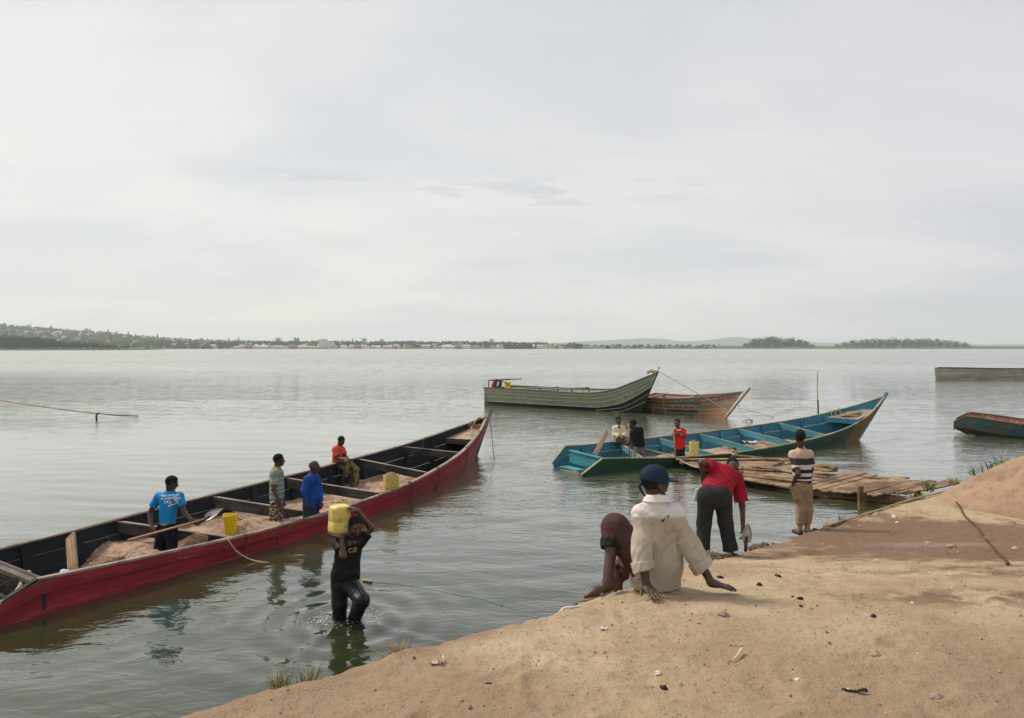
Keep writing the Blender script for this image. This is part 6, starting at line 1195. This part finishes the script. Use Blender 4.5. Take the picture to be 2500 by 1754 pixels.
# ---- 3 the man in the striped t-shirt and camouflage shorts
J = dict(head=(681, 1124, 0), neck=(676, 1143, 0), shL=(680, 1155, .15), shR=(671, 1156, -.15), elL=(686, 1192, .16), wrL=(690, 1220, .05), elR=(668, 1195, -.22), wrR=(680, 1221, -.26), hpL=(678, 1230, .08), hpR=(674, 1230, -.09), knL=(677, 1281, .06), anL=(673, 1329, .06), knR=(668, 1281, -.12), anR=(661, 1331, -.14))
root, P, R, sd_, ps_, pel, mid = person('man in an olive t-shirt with blue stripes and camouflage shorts standing in the red boat', J, 12.9, (.97, -.2), (.88, .42, -.08), .012, hands={'R': dict(d=(.25, -.05, -1), n=(.3, -1, 0), curl=.5, side=1)}, foot_dir={'L': (.95, -.2, 0), 'R': (.95, -.2, 0)})
ed = []; bz = root.location.z
for y in (1150, 1165, 1176, 1187, 1197, 1208): zc = CAMH - (y - HOR) / 131.8 - bz; ed.append((zc - .010, zc + .010, (.07, .36, .55)))
for y in (1167.8, 1178.8, 1189.8, 1199.8, 1210.8): zc = CAMH - (y - HOR) / 131.8 - bz; ed.append((zc - .005, zc + .004, (.5, .55, .5)))
zc = CAMH - (1218 - HOR) / 131.8 - bz; ed.append((zc - .03, zc + .015, (.04, .12, .16)))
m = stripes('olive_stripe', (.27, .225, .105), None, ed); shirt_sdf(.010, P, sd_, pel, mid, top=.145, bot=.145, grow=.012, sl=.72, sr=(.066, .070), hem=-.02, f=.80, wr=.003).mesh('t_shirt', m, root)
m, t = newmat('camouflage'); o = obc(t); n = t.noise(t.map(o, (1, 1, 1.6)), 17, 2, .5, .6); n2_ = t.noise(o, 24, 2, .5, .4); c = t.mix(t.math('GREATER_THAN', n, .50), (.020, .018, .018), (.42, .34, .23)); c = t.mix(t.math('GREATER_THAN', n2_, .56), c, (.10, .075, .045)); finish(t, c, .9)
pants_sdf(.011, P, ps_, pel, mid, th=(.105, .098), cf=(.095, .090), hipr=.13, f=.85, end={'L': .14, 'R': .14}, wr=.003).mesh('shorts', m, root)
# ---- 4 the man in the blue long sleeved shirt
J = dict(head=(767.5, 1140, 0), neck=(763, 1159, 0), shL=(751, 1171, -.13), shR=(772, 1168, .12), elL=(743, 1200, -.20), wrL=(748, 1226, -.22), elR=(780, 1199, .14), wrR=(783, 1226, .0), hpL=(752, 1236, -.07), hpR=(766, 1235, .07), knL=(751, 1283, -.14), anL=(746, 1328, .06), knR=(768, 1281, -.02), anR=(768, 1328, .14))
root, P, R, sd_, ps_, pel, mid = person('bald man in a blue long sleeved shirt looking back in the red boat', J, 13.1, (.7, -.65), (.88, .40, -.02), .012, hair=None, hands={'L': dict(d=(.15, -.1, -1), n=(-.5, -.8, 0), curl=.8, side=1), 'R': dict(d=(.15, -.2, -1), n=(.7, -.5, 0), curl=.9, side=-1)})
m = cloth('work_blue', (.012, .060, .27), .85, .02, 9, var=.25); shirt_sdf(.010, P, sd_, pel, mid, top=.155, bot=.155, grow=.016, sl=1.88, sr=(.072, .066), hem=.03, wr=.004, ws=12, puff=.008, f=.68).mesh('shirt', m, root)
cb = SDF(.008); cb.cone(P['neck'] + V(0, 0, -.035), P['neck'] + V(.0, 0, .004), .082, .064, .01, [(P['neck'] + V(0, 0, .005), (0, 0, 1))]); cb.mesh('collar', m, root)
m = cloth('denim_dark', (.020, .038, .050), .85, .02, 9, var=.3); pants_sdf(.012, P, ps_, pel, mid, th=(.098, .085), cf=(.08, .075), hipr=.135, f=.8).mesh('trousers', m, root)
# ---- 5 the man in the coral polo sitting on the far side
J = dict(head=(833, 1077, -.02), neck=(827, 1092, 0), shL=(818.5, 1098, -.10), shR=(835, 1097, .10), elL=(823.5, 1119, -.18), wrL=(842, 1121.5, -.32), elR=(842, 1112, .02), wrR=(850, 1120, -.25), hpL=(822, 1133, -.03), hpR=(829, 1132, .11), knL=(845, 1149, -.28), anL=(837, 1178, -.22), knR=(865, 1146, -.18), anR=(858, 1180, -.22))
root, P, R, sd_, ps_, pel, mid = person('man in a coral red polo sitting on the far side of the red boat', J, 16.95, (.75, -.6), (.70, -.55, -.50), .013, hands={'L': dict(d=(.9, -.2, 0), n=(0, -.3, 1), curl=.9, side=1), 'R': dict(d=(.3, -.8, -.3), n=(0, -.3, 1), curl=.9, side=-1)}, foot_dir={'L': (.5, -.8, 0), 'R': (.5, -.8, 0)})
m = cloth('coral_polo', (.56, .075, .050), .85, .012, 9, var=.12); shirt_sdf(.011, P, sd_, pel, mid, top=.150, bot=.145, grow=.016, sl=.78, sr=(.070, .075), hem=.04, f=.72, wr=.003).mesh('polo_shirt', m, root)
m = cloth('teal_shorts', (.008, .035, .045), .85, .012, 9); pants_sdf(.012, P, ps_, pel, mid, th=(.088, .078), end={'L': .5, 'R': .5, 'thigh': 1}, hipr=.135, f=.8, rise=.04).mesh('shorts', m, root)
s_ = SDF(.011); kR, kL = P['knR'], P['wrR']; s_.flat(kL + V(0, -.05, -.05), kR + V(.05, 0, .02), .13, .10, (.3, .9, 0), .45, .05); s_.flat(kR + V(.04, 0, .0), kR + V(.06, -.02, -.36), .10, .07, (.3, .9, 0), .5, .05); s_.flat(kL + V(.02, -.05, -.06), P['knL'] + V(.02, 0, -.12), .08, .05, (.5, .8, 0), .5, .05); s_.wr = .012; s_.ws = 14
m, t = newmat('net_green'); o = obc(t); n = t.noise(o, 12, 4, .6); finish(t, t.mix(t.ss(n, .4, .6), (.045, .065, .03), (.22, .17, .07)), .95, t.bump(n, .8, .02)); g0 = empty('cloth_bundle', kR, 'olive green cloth draped over the knee of the seated man in coral red', 'cloth'); s_.mesh('cloth', m, g0)
# ---- 6 the man in the cream shirt sitting on the blue boat
J = dict(head=(1510, 1027.5, 0), neck=(1510.5, 1040, 0), shL=(1501.5, 1046, -.02), shR=(1519.5, 1045, .02), elL=(1500.5, 1061, -.06), wrL=(1514, 1067, -.30), elR=(1524, 1059, -.06), wrR=(1522, 1067, -.30), hpL=(1506, 1075, -.02), hpR=(1515, 1075, .02), knL=(1530, 1077, -.38), anL=(1543, 1100, -.45), knR=(1538, 1073, -.20), anR=(1548, 1100, -.40))
root, P, R, sd_, ps_, pel, mid = person('man in a loose cream shirt sitting on the far side of the blue boat', J, 21.75, (.1, -1), (.10, -1, -.05), .014, 'skin_mid', sc=1.13, hands={'L': dict(d=(.8, -.5, -.1), n=(0, -.3, 1), curl=.9, side=1), 'R': dict(d=(-.5, -.8, -.2), n=(0, -.3, 1), curl=.9, side=-1)}, eyes=False)
m = cloth('cream_shirt', (.62, .57, .38), .85, .02, 9, var=.08); shirt_sdf(.011, P, sd_, pel, mid, top=.168, bot=.172, grow=.018, sl=1.8, sr=(.080, .072), hem=.05, wr=.005, ws=12, puff=.01).mesh('shirt', m, root)
s_ = SDF(.009); q = (P['neck'] + mid) / 2 + V(0, -.085, -.03); s_.ell(q, (.05, .03, .09), np.eye(3), .02); s_.mesh('open_neck', MATS['skin_mid'], root)
m = cloth('grey_trousers', (.11, .095, .085), .9, .02, 9); pants_sdf(.012, P, ps_, pel, mid, th=(.095, .08), cf=(.075, .07), hipr=.14, f=.8, rise=.03).mesh('trousers', m, root)
# ---- 7 the man in black leaning on a shovel
J = dict(head=(1545.5, 1035.5, .04), neck=(1551, 1048, .0), shL=(1546, 1054, .06), shR=(1564, 1050, -.02), elL=(1540.5, 1069, .12), wrL=(1538, 1083, .22), elR=(1558, 1062, .30), wrR=(1540.5, 1044, .28), hpL=(1554, 1096, .0), hpR=(1566, 1095, .0), knL=(1551, 1124, -.04), anL=(1549, 1152, .04), knR=(1571, 1124, -.04), anR=(1572, 1152, .04))
root, P, R, sd_, ps_, pel, mid = person('man in a black t-shirt and grey jeans leaning on a shovel in the blue boat', J, 20.4, (-.3, .95), (-.72, .50, -.48), .013, sc=1.13, hands={'L': dict(d=(-.5, .3, -.2), n=(0, -1, 0), curl=1.0, side=1), 'R': dict(d=(-.6, .2, .3), n=(0, -1, 0), curl=1.0, side=-1)})
m = cloth('black_tee', (.010, .012, .015), .85, .015, 9, var=.3); shirt_sdf(.011, P, sd_, pel, mid, top=.176, bot=.160, grow=.018, sl=.75, sr=(.078, .076), hem=-.05, wr=.003).mesh('t_shirt', m, root)
m = cloth('grey_jeans', (.10, .10, .10), .9, .03, 12, dirt=(.24, .22, .19), var=.35); pants_sdf(.012, P, ps_, pel, mid, th=(.095, .082), cf=(.078, .072), hipr=.138).mesh('jeans', m, root)
shovel(at(1535.5, 1034, 20.68), at(1536.5, 1119, 20.68), 'long handled shovel upright in front of the man in black', None, hm='handle_wood', r=.022)
# ---- 8 the man in the bright red polo
J = dict(head=(1653.5, 1034, 0), neck=(1656, 1047, .02), shL=(1648.5, 1054, -.02), shR=(1668, 1052, .04), elL=(1645, 1070, .0), wrL=(1645, 1056.5, -.15), elR=(1673, 1067, -.10), wrR=(1660, 1061, -.27), hpL=(1654, 1094, .0), hpR=(1664.5, 1094, .0), knL=(1653, 1118, .0), anL=(1652, 1142, .02), knR=(1666, 1118, .0), anR=(1667, 1142, .02))
root, P, R, sd_, ps_, pel, mid = person('man in a bright red polo holding a pole in the blue boat', J, 21.3, (-.2, -1), (-.35, -.92, -.04), .013, 'skin_mid', sc=1.13, hands={'L': dict(d=(0, -.5, .6), n=(-1, 0, 0), curl=1.0, side=1), 'R': dict(d=(-.9, -.2, .1), n=(0, -1, 0), curl=1.0, side=-1)})
m = cloth('red_polo', (.66, .025, .030), .85, .014, 9, var=.1); s_ = shirt_sdf(.011, P, sd_, pel, mid, top=.165, bot=.168, grow=.016, sl=.80, sr=(.078, .080), hem=.03, wr=.003); shp = s_.mesh('polo_shirt', m, root)
m = cloth('dark_jeans', (.020, .035, .045), .9, .03, 12); pants_sdf(.012, P, ps_, pel, mid, th=(.09, .078), cf=(.075, .07), hipr=.135).mesh('jeans', m, root)
print_on(shp, 'OASIS', .055, at(1660.5, 1052.5, 21.0), V(1, 0, 0), V(0, 0, 1), MATS['print_white'], 'chest_badge', root, bold=.001)
w_ = P['wrR'] + unit(P['elR'] - P['wrR']) * .03; s_ = SDF(.008); a_ = unit(P['elR'] - P['wrR']); s_.cone(w_ - a_ * .012, w_ + a_ * .012, .037, .037, .01, [(w_ + a_ * .012, a_), (w_ - a_ * .012, -a_)]); s_.mesh('wristband', MATS['print_white'], root)
shovel(at(1644.5, 1048, 21.1), at(1649, 1114, 21.1), 'pale wooden pole held upright by the man in red', None, hm='raw_wood', r=.022)
# jerrycans in the two sand boats
jerrycan(at(566, 1322, 11.95), .25, .03, -.05, 'bright yellow cut open tub at the near side of the red boat', MATS['can_bright'], .47, .23, .19, 'open', .68, cut=.012)
jerrycan(at(955.5, 1197, 15.05), .5, -.04, 0, 'dirty yellow cut jerrycan heaped with sand on the red boat side', MATS['can_old'], .33, .31, .27, 'open', .92, MATS['dark_sand'])
jerrycan(at(1694.5, 1115.5, 20.75), -.35, -.05, -.02, 'tall yellow cut jerrycan full of sand in the blue boat', MATS['can_pale'], .44, .27, .24, 'open', .94, MATS['dark_sand'])
crumple(gb_.inner(np.array([gb_.ufind(1, 1800)]), [.80], np.array([.14]))[0], .22, .16, .3, 'rag', MATS['rag_white'], 'crumpled white rag on the sand in the blue boat', 'rag', 11, .5)
plain('rag_blue', (.02, .09, .32), .8, .2); crumple(gb_.inner(np.array([gb_.ufind(1, 1790)]), [.70], np.array([.14]))[0], .12, .07, .1, 'rag', MATS['rag_blue'], 'small blue rag beside the white one in the blue boat', 'rag', 12, .5)
# ---- 9 the man sitting on the bank, seen from behind
J = dict(head=(1599, 1180, .02), neck=(1600, 1222, .0), shL=(1567, 1257, .01), shR=(1646, 1255, .01), elL=(1566, 1350, -.11), wrL=(1579, 1431, -.19), elR=(1692, 1346, -.02), wrR=(1738, 1424, -.07), hpL=(1580, 1402, .10), hpR=(1622, 1402, .09), knL=(1500, 1285, .20), anL=(1483, 1418, .0), knR=(1536, 1372, .50), anR=(1508, 1420, .42))
EX = {}
root, P, R, sd_, ps_, pel, mid = person('man in a worn beige shirt and navy cap sitting on the bank, back turned', J, 5.07, (-.15, 1), (.93, .42, .02), .006, 'skin_dark', hair=1.03, hands={'L': dict(d=(.22, -1, -.12), n=(0, 0, 1), curl=.10, side=1, ), 'R': dict(d=(1, -.28, -.16), n=(0, 0, 1), curl=.10, side=-1)}, foot_dir={'L': (-1, -.30, -.22), 'R': (-.12, .15, 1)}, neck=.057, chest=(.165, .15))
bz = root.location.z; zs_ = lambda y, D=5.07: CAMH - (y - HOR) / FPX * D - bz
m, t = newmat('beige_shirt'); o = obc(t); z = t.n('ShaderNodeSeparateXYZ', {0: o}).outputs[2]; n = t.noise(o, 4, 5, .6); fo = t.noise(t.map(o, (1.6, 1, .5), rot=(0, .5, 0)), 11, 4, .55, 1.4); wv_ = t.noise(o, 150, 2, .5)
c = t.mix(t.ss(n, .3, .7), (.38, .325, .25), (.50, .435, .35)); yk = t.ss(t.math('ADD', z, t.math('MULTIPLY_ADD', n, .04, -.02)), zs_(1262), zs_(1252)); c = t.mix(t.math('MULTIPLY', yk, .85), c, (.68, .63, .615)); c = t.mix(t.ss(t.noise(o, 2.2, 5, .6), .52, .7, 0, .5), c, (.33, .27, .20))
finish(t, c, .92, t.bump(fo, .9, .010, t.bump(wv_, .2, .001)), .1); shm = m
s_ = shirt_sdf(.0065, P, sd_, pel, mid, f=.66, top=.128, bot=.178, grow=.018, sl=1.38, sr=(.060, .068), hem=.080, neckr=.078, wr=.0045, ws=17.0, puff=.004, sk=.030); s_.cone(P['shL'], P['shR'], .062, .062, .05)
for (x0, y0, x1, y1, r0, D_) in ((1590, 1290, 1606, 1385, .018, 4.935), (1654, 1290, 1670, 1395, .020, 4.925)): s_.cone(at(x0, y0, D_), at(x1, y1, D_), r0 * .6, r0, .035, op='s')
for s0 in 'LR':
    a_ = unit(P['wr' + s0] - P['el' + s0]); c_ = P['el' + s0] + (P['wr' + s0] - P['el' + s0]) * .42; s_.cone(c_ - a_ * .05, c_ + a_ * .012, .062, .060, .02, [(c_ + a_ * .012, a_)]); s_.cone(P['el' + s0] + (P['sh' + s0] - P['el' + s0]) * .25, c_ - a_ * .02, .072, .062, .03)
shp = s_.mesh('shirt', shm, root)
for s0 in 'LR':
    a_ = unit(P['wr' + s0] - P['el' + s0]); c_ = P['el' + s0] + (P['wr' + s0] - P['el' + s0]) * .46; k = SDF(.0065); k.cone(c_ - a_ * .040, c_ + a_ * .024, .087, .080, .01, [(c_ + a_ * .024, a_ + V(.15, 0, .1)), (c_ - a_ * .040, -a_)]); k.wr = .003; k.ws = 22; k.cone(c_ - a_ * .005, c_ + a_ * .12, .062, .062, .008, op='s'); k.mesh('rolled_cuff', shm, root)
m_ = cloth('collar_white', (.72, .67, .60), .9, .01, 12, var=.05); collar_band(at(1604, 1216, 5.07), .082, .074, .046, .022, m_, root, .35, (.1, 1, 0), .012)
for (x, y, pts) in ((1633, 1287, [(-.022, -.012), (.004, -.008), (.014, .014), (-.002, .006)]), (1645, 1276, [(-.010, .002), (.004, -.014), (.012, .012), (.003, .002)]), (1631, 1279, [(-.012, -.004), (.004, -.010), (.010, .008), (-.004, .006)])): patch_on(shp, pts, V(1, 0, 0), V(0, 0, 1), at(x, y, 4.8), MATS['tear_dark'] if y != 1279 else MATS['collar_white'], 'tear', root)
m = cloth('maroon_trousers', (.075, .036, .037), .85, .016, 12, darts=(1, 1, .5), var=.25); md = plain('cuff_black', (.012, .011, .011), .9, .2, 20, .004)
k = pants_sdf(.007, P, ps_, pel, mid, f=.60, hipr=.135, th=(.105, .092), cf=(.088, .078), end={'L': .40, 'R': .45}, rise=.05, wr=.0045, ws=16); k.cone(P['knL'] + V(.03, 0, -.02), P['hpL'] + V(0, -.02, .02), .088, .10, .05); k.mesh('trousers', m, root)
for s0, q in (('L', .40), ('R', .45)):
    a_ = unit(P['an' + s0] - P['kn' + s0]); c_ = P['kn' + s0] + (P['an' + s0] - P['kn' + s0]) * q; k = SDF(.007); k.cone(c_ - a_ * .045, c_ + a_ * .012, .090, .082, .01, [(c_ + a_ * .012, a_), (c_ - a_ * .045, -a_)]); k.cone(c_, c_ + a_ * .1, .064, .060, .01, op='s'); k.wr = .003; k.ws = 20; k.mesh('trouser_cuff', md, root)
# cap with brim and loose strap
hc = P['head']; Rc = frame((1, .28, -.02)); k = SDF(.006); k.ell(hc + .030 * Rc[2] - .008 * Rc[1], (.094, .113, .108), Rc, .01); k.cuts = [(hc + .012 * Rc[2] - .0 * Rc[1], -Rc[2] - .18 * Rc[1])]; k.ell(hc - .112 * Rc[1] - .018 * Rc[2], (.040, .05, .034), Rc, .02, op='s'); k.wr = .0015; k.ws = 16
m = cloth('navy_cap', (.013, .024, .046), .85, .008, 12, var=.2); k.mesh('cap', m, root)
k = SDF(.005); bc = hc + .105 * Rc[1] + .022 * Rc[2]; k.ell(bc, (.074, .085, .014), frame((1, .28, -.10)), .01); k.ell(bc - .10 * Rc[1], (.080, .088, .08), Rc, .01, op='s'); k.mesh('cap_brim', cloth('cap_brim_blue', (.03, .055, .11), .85, .004, 12), root)
ellip(hc + .131 * Rc[2] - .008 * Rc[1], (.009, .009, .006), 'cap_button', MATS['print_white'], root, sub=2)
b_ = MB(); sp_ = spline([hc + V(-.088, -.060, .012), at(1562, 1188, 4.98), at(1568, 1202, 4.97), at(1576, 1212, 4.985)], 12); T_ = np.gradient(sp_, axis=0)
G = np.stack([np.stack([q - unit(np.cross(t_, (0, 1, 0))) * .011 * (1 - .035 * i), q + unit(np.cross(t_, (0, 1, 0))) * .011 * (1 - .035 * i)]) for i, (q, t_) in enumerate(zip(sp_, T_))]); b_.grid(G); b_.grid(G + V(0, .006, 0), 0, None, flip=True); b_.build('cap_strap', m, root, smooth=True)
# nails, sandals
for (hnd, d_, n_, sgn) in (('L', V(.22, -1, -.12), V(0, 0, 1), 1), ('R', V(1, -.28, -.16), V(0, 0, 1), -1)):
    d_ = unit(d_); n_ = unit(n_ - d_ * (n_ @ d_)); a_ = np.cross(d_, n_) * sgn; w_ = P['wr' + hnd]
    for kk, (x, l) in enumerate(((-.030, .062), (-.011, .078), (.010, .082), (.030, .074))):
        b0 = w_ + d_ * (.088 if 0 < kk < 3 else .080) + a_ * x; d1 = unit(d_ + a_ * .18 * (kk - 1.4) * .5 - n_ * .07); d2 = unit(d1 - n_ * .15); tip = b0 + d1 * l * .5 + d2 * l * .5; o = ellip(tip + n_ * .0045 + d2 * .002, (.0058, .0062, .003), 'nail', MATS.get('nail') or plain('nail', (.36, .19, .14), .4, .05), root, sub=2)
an = P['anL']; fd = unit(V(-1, -.30, -.22)); sn = empty('sandal', an + fd * .06 - V(0, 0, .10), 'tan slip on sandal on the raised foot of the seated man', 'sandal')
k = SDF(.006); sv = np.cross(fd, (0, 0, 1)); k.ell(an + fd * .085 - V(0, 0, .078), np.array([.050, .145, .012]), np.stack([unit(sv), fd, np.cross(unit(sv), fd)]), .01); k.mesh('sole', MATS['sandal_brown'], sn)
k = SDF(.006); c0, c1 = an + fd * .06 - V(0, 0, .075) + unit(sv) * .046, an + fd * .06 - V(0, 0, .075) - unit(sv) * .046; tp = an + fd * .085 + V(0, 0, -.018); k.flat(c0, tp, .018, .018, fd, .3, .01); k.flat(c1, tp, .018, .018, fd, .3, .01); k.mesh('strap', plain('strap_grey', (.22, .18, .15), .8, .1), sn)
# ---- 10 the bending man in dark red
J = dict(head=(1790, 1137, .52), neck=(1777, 1149, .40), shL=(1744, 1142, .34), shR=(1799, 1166, .30), elL=(1713, 1131, .16), wrL=(1717, 1174, .20), elR=(1812, 1235, .24), wrR=(1814, 1291, .16), hpL=(1726, 1208, -.02), hpR=(1764, 1210, .0), knL=(1719, 1278, .04), anL=(1715, 1346, -.02), knR=(1771, 1276, .05), anR=(1783, 1340, .0))
Rh = frame((.25, .10, -1), (.2, 1, .2)); root, P, R, sd_, ps_, pel, mid = person('man in a dark red polo and charcoal trousers bending down at the water edge', J, 8.95, (.2, 1), Rh, .008, hands={'L': dict(d=(.1, .1, -1), n=(-1, 0, 0), curl=.3, side=1), 'R': dict(d=(.10, -.05, -1), n=(1, -.2, 0), curl=.9, side=-1)}, foot_dir={'L': (-.1, 1, -.1), 'R': (.3, 1, -.1)}, chest=(.17, .15))
m = cloth('dark_red_polo', (.28, .010, .024), .85, .018, 8, var=.14); s_ = shirt_sdf(.008, P, sd_, pel, mid, f=.66, top=.165, bot=.165, grow=.018, sl=.72, sr=(.080, .090), hem=-.02, wr=.0045, ws=10, slv={'L': .62, 'R': .86}, puff=.012, neckr=.07); s_.mesh('polo_shirt', m, root)
m = cloth('charcoal_trousers', (.028, .027, .026), .85, .02, 7, darts=(1, 1, .25), var=.2); k = pants_sdf(.009, P, ps_, pel, mid, f=.80, hipr=.145, th=(.118, .092), cf=(.090, .092), rise=.06, wr=.004, ws=7, fullend=1.08); k.ell(pel + V(0, -.03, -.02), (.17, .13, .14), np.eye(3), .05); k.mesh('trousers', m, root)
shovel(at(1819, 1322, 8.93), at(1821.5, 1343, 8.93), 'short spade with an oval steel blade and red handle held low by the bending man', at(1822, 1324, 8.93), at(1826, 1278, 8.95) - at(1822, 1324, 8.93), (-.3, -1, .1), 'red_handle' if plain('red_handle', (.38, .01, .015), .4, .1) else '', .062, .24, .020)
k = SDF(.008); k.flat(at(1704, 1195, 9.0), at(1698, 1222, 9.0), .030, .042, (1, .2, 0), .35, .02, [(at(1698, 1231, 9.0), (0, 0, -1))]); k.wr = .004; k.ws = 16; k.mesh('hanging_cloth', cloth('pale_blue_cloth', (.50, .68, .74), .8, .01, 9, var=.06), root)
# ---- 11 the man with the broad striped shirt, hands in his pockets
J = dict(head=(1953, 1067, 0), neck=(1955, 1092, 0), shL=(1936, 1110, .02), shR=(1975, 1108, -.02), elL=(1949, 1157, -.14), wrL=(1936, 1178, -.05), elR=(1981, 1146, .04), wrR=(1976, 1172, .12), hpL=(1950, 1190, 0), hpR=(1970, 1190, 0), knL=(1955, 1246, .0), anL=(1952, 1293, -.02), knR=(1973, 1246, .04), anR=(1970, 1289, .03))
root, P, R, sd_, ps_, pel, mid = person('man in a broad striped t-shirt and tan trousers standing with a hand in his pocket', J, 11.6, (.1, 1), (.16, 1, .0), .010, hair=1.13, hands={'L': dict(d=(-.1, .3, -1), n=(-1, 0, 0), curl=.3, side=1), 'R': dict(d=(0, .4, -1), n=(1, 0, 0), curl=.3, side=-1)}, foot_dir={'L': (-.3, 1, 0), 'R': (.3, 1, 0)}, chest=(.155, .135))
bz = root.location.z; zf = lambda y: CAMH - (y - HOR) / 146.5 - bz; NV = (.022, .024, .045)
m = stripes('broad_stripe', (.60, .56, .52), None, [(zf(1133), zf(1117), (.045, .042, .050)), (zf(1154), zf(1145), NV), (zf(1168), zf(1162), NV), (zf(1182), zf(1172), NV)], zone=(zf(1117), (.52, .365, .28)))
shirt_sdf(.009, P, sd_, pel, mid, f=.62, top=.150, bot=.128, grow=.014, sl=.72, sr=(.068, .070), hem=-.07, wr=.003, ws=11, neckr=.060).mesh('t_shirt', m, root)
m = cloth('tan_trousers', (.30, .205, .125), .9, .012, 14, darts=(1, 1, 1.4), var=.12); k = pants_sdf(.009, P, ps_, pel, mid, f=.78, hipr=.128, th=(.088, .070), cf=(.077, .068), end={'L': .74, 'R': .74}, rise=.075, wr=.004, ws=15); k.cone(at(1931, 1186, 11.58), at(1946, 1215, 11.58), .045, .055, .06); k.mesh('trousers', m, root)
ax = unit(pel - mid); k = SDF(.008); k.flat(pel - ax * .105, pel - ax * .082, .128, .128, ps_, .76, .01, [(pel - ax * .105, -ax), (pel - ax * .082, ax)]); k.mesh('belt', MATS['belt_red'], root)
ms = cloth('sock_tan', (.40, .235, .145), .9, .006, 20); mh = plain('shoe_dark', (.03, .025, .03), .7, .2)
for s0 in 'LR':
    kn, an = P['kn' + s0], P['an' + s0]; k = SDF(.008); k.cone(kn + (an - kn) * .70, an - V(0, 0, .04), .050, .043, .02); k.mesh('sock', ms, root); fd = unit(V(-.3 if s0 == 'L' else .3, 1, 0)); k = SDF(.008); a0 = an - V(0, 0, .05); k.cone(a0 - fd * .03, a0 - V(0, 0, .015) + fd * .15, .046, .032, .03); k.mesh('shoe', mh, root)
k = SDF(.006); n0_ = P['neck']; 
for q in range(16): a1, a2 = q / 16 * 2 * math.pi, (q + 1) / 16 * 2 * math.pi; k.cone(n0_ + V(.062 * math.cos(a1), .062 * math.sin(a1), -.010 - .015 * math.cos(a1)), n0_ + V(.062 * math.cos(a2), .062 * math.sin(a2), -.010 - .015 * math.cos(a2)), .006, .006, .004)
k.mesh('necklace', MATS['hair_black'], root)

# ---- sub-parts hang from the part they belong to
TOPS = ('t_shirt', 'polo_shirt', 'shirt'); LOW = ('trousers', 'shorts', 'jeans')
SUB = {'shirt_print': TOPS, 'underline': TOPS, 'chest_badge': TOPS, 'rolled_cuff': TOPS, 'collar': TOPS, 'tear': TOPS, 'trouser_cuff': LOW, 'belt': LOW, 'hanging_cloth': LOW, 'cap_brim': ('cap',), 'cap_button': ('cap',), 'cap_strap': ('cap',), 'pupil': ('eye',), 'nail': ('body',), 'wristband': ('body',), 'necklace': ('body',),
       'open_neck': ('body',), 'transom_top': ('transom',), 'red_stripe': ('cowling',), 'badge': ('cowling',), 'spout': ('body',), 'strap': ('sole',), 'handle': ('body',), 'sand_fill': ('body',)}
stem_ = lambda o: o.name.split('.')[0]
kids = {}
for o in S.objects:
    if o.parent: kids.setdefault(o.parent.name, []).append(o)
for rt in [o for o in S.objects if o.parent is None and o.type == 'EMPTY']:
    ch = kids.get(rt.name, [])
    for c_ in ch:
        want = SUB.get(stem_(c_))
        if not want or (stem_(c_) == 'handle' and stem_(rt) != 'jerrycan'): continue
        cand = [q for q in ch if stem_(q) in want and q is not c_]
        if not cand: continue
        q = min(cand, key=lambda q: (q.location - c_.location).length); c_.parent = q; c_.location = c_.location - q.location
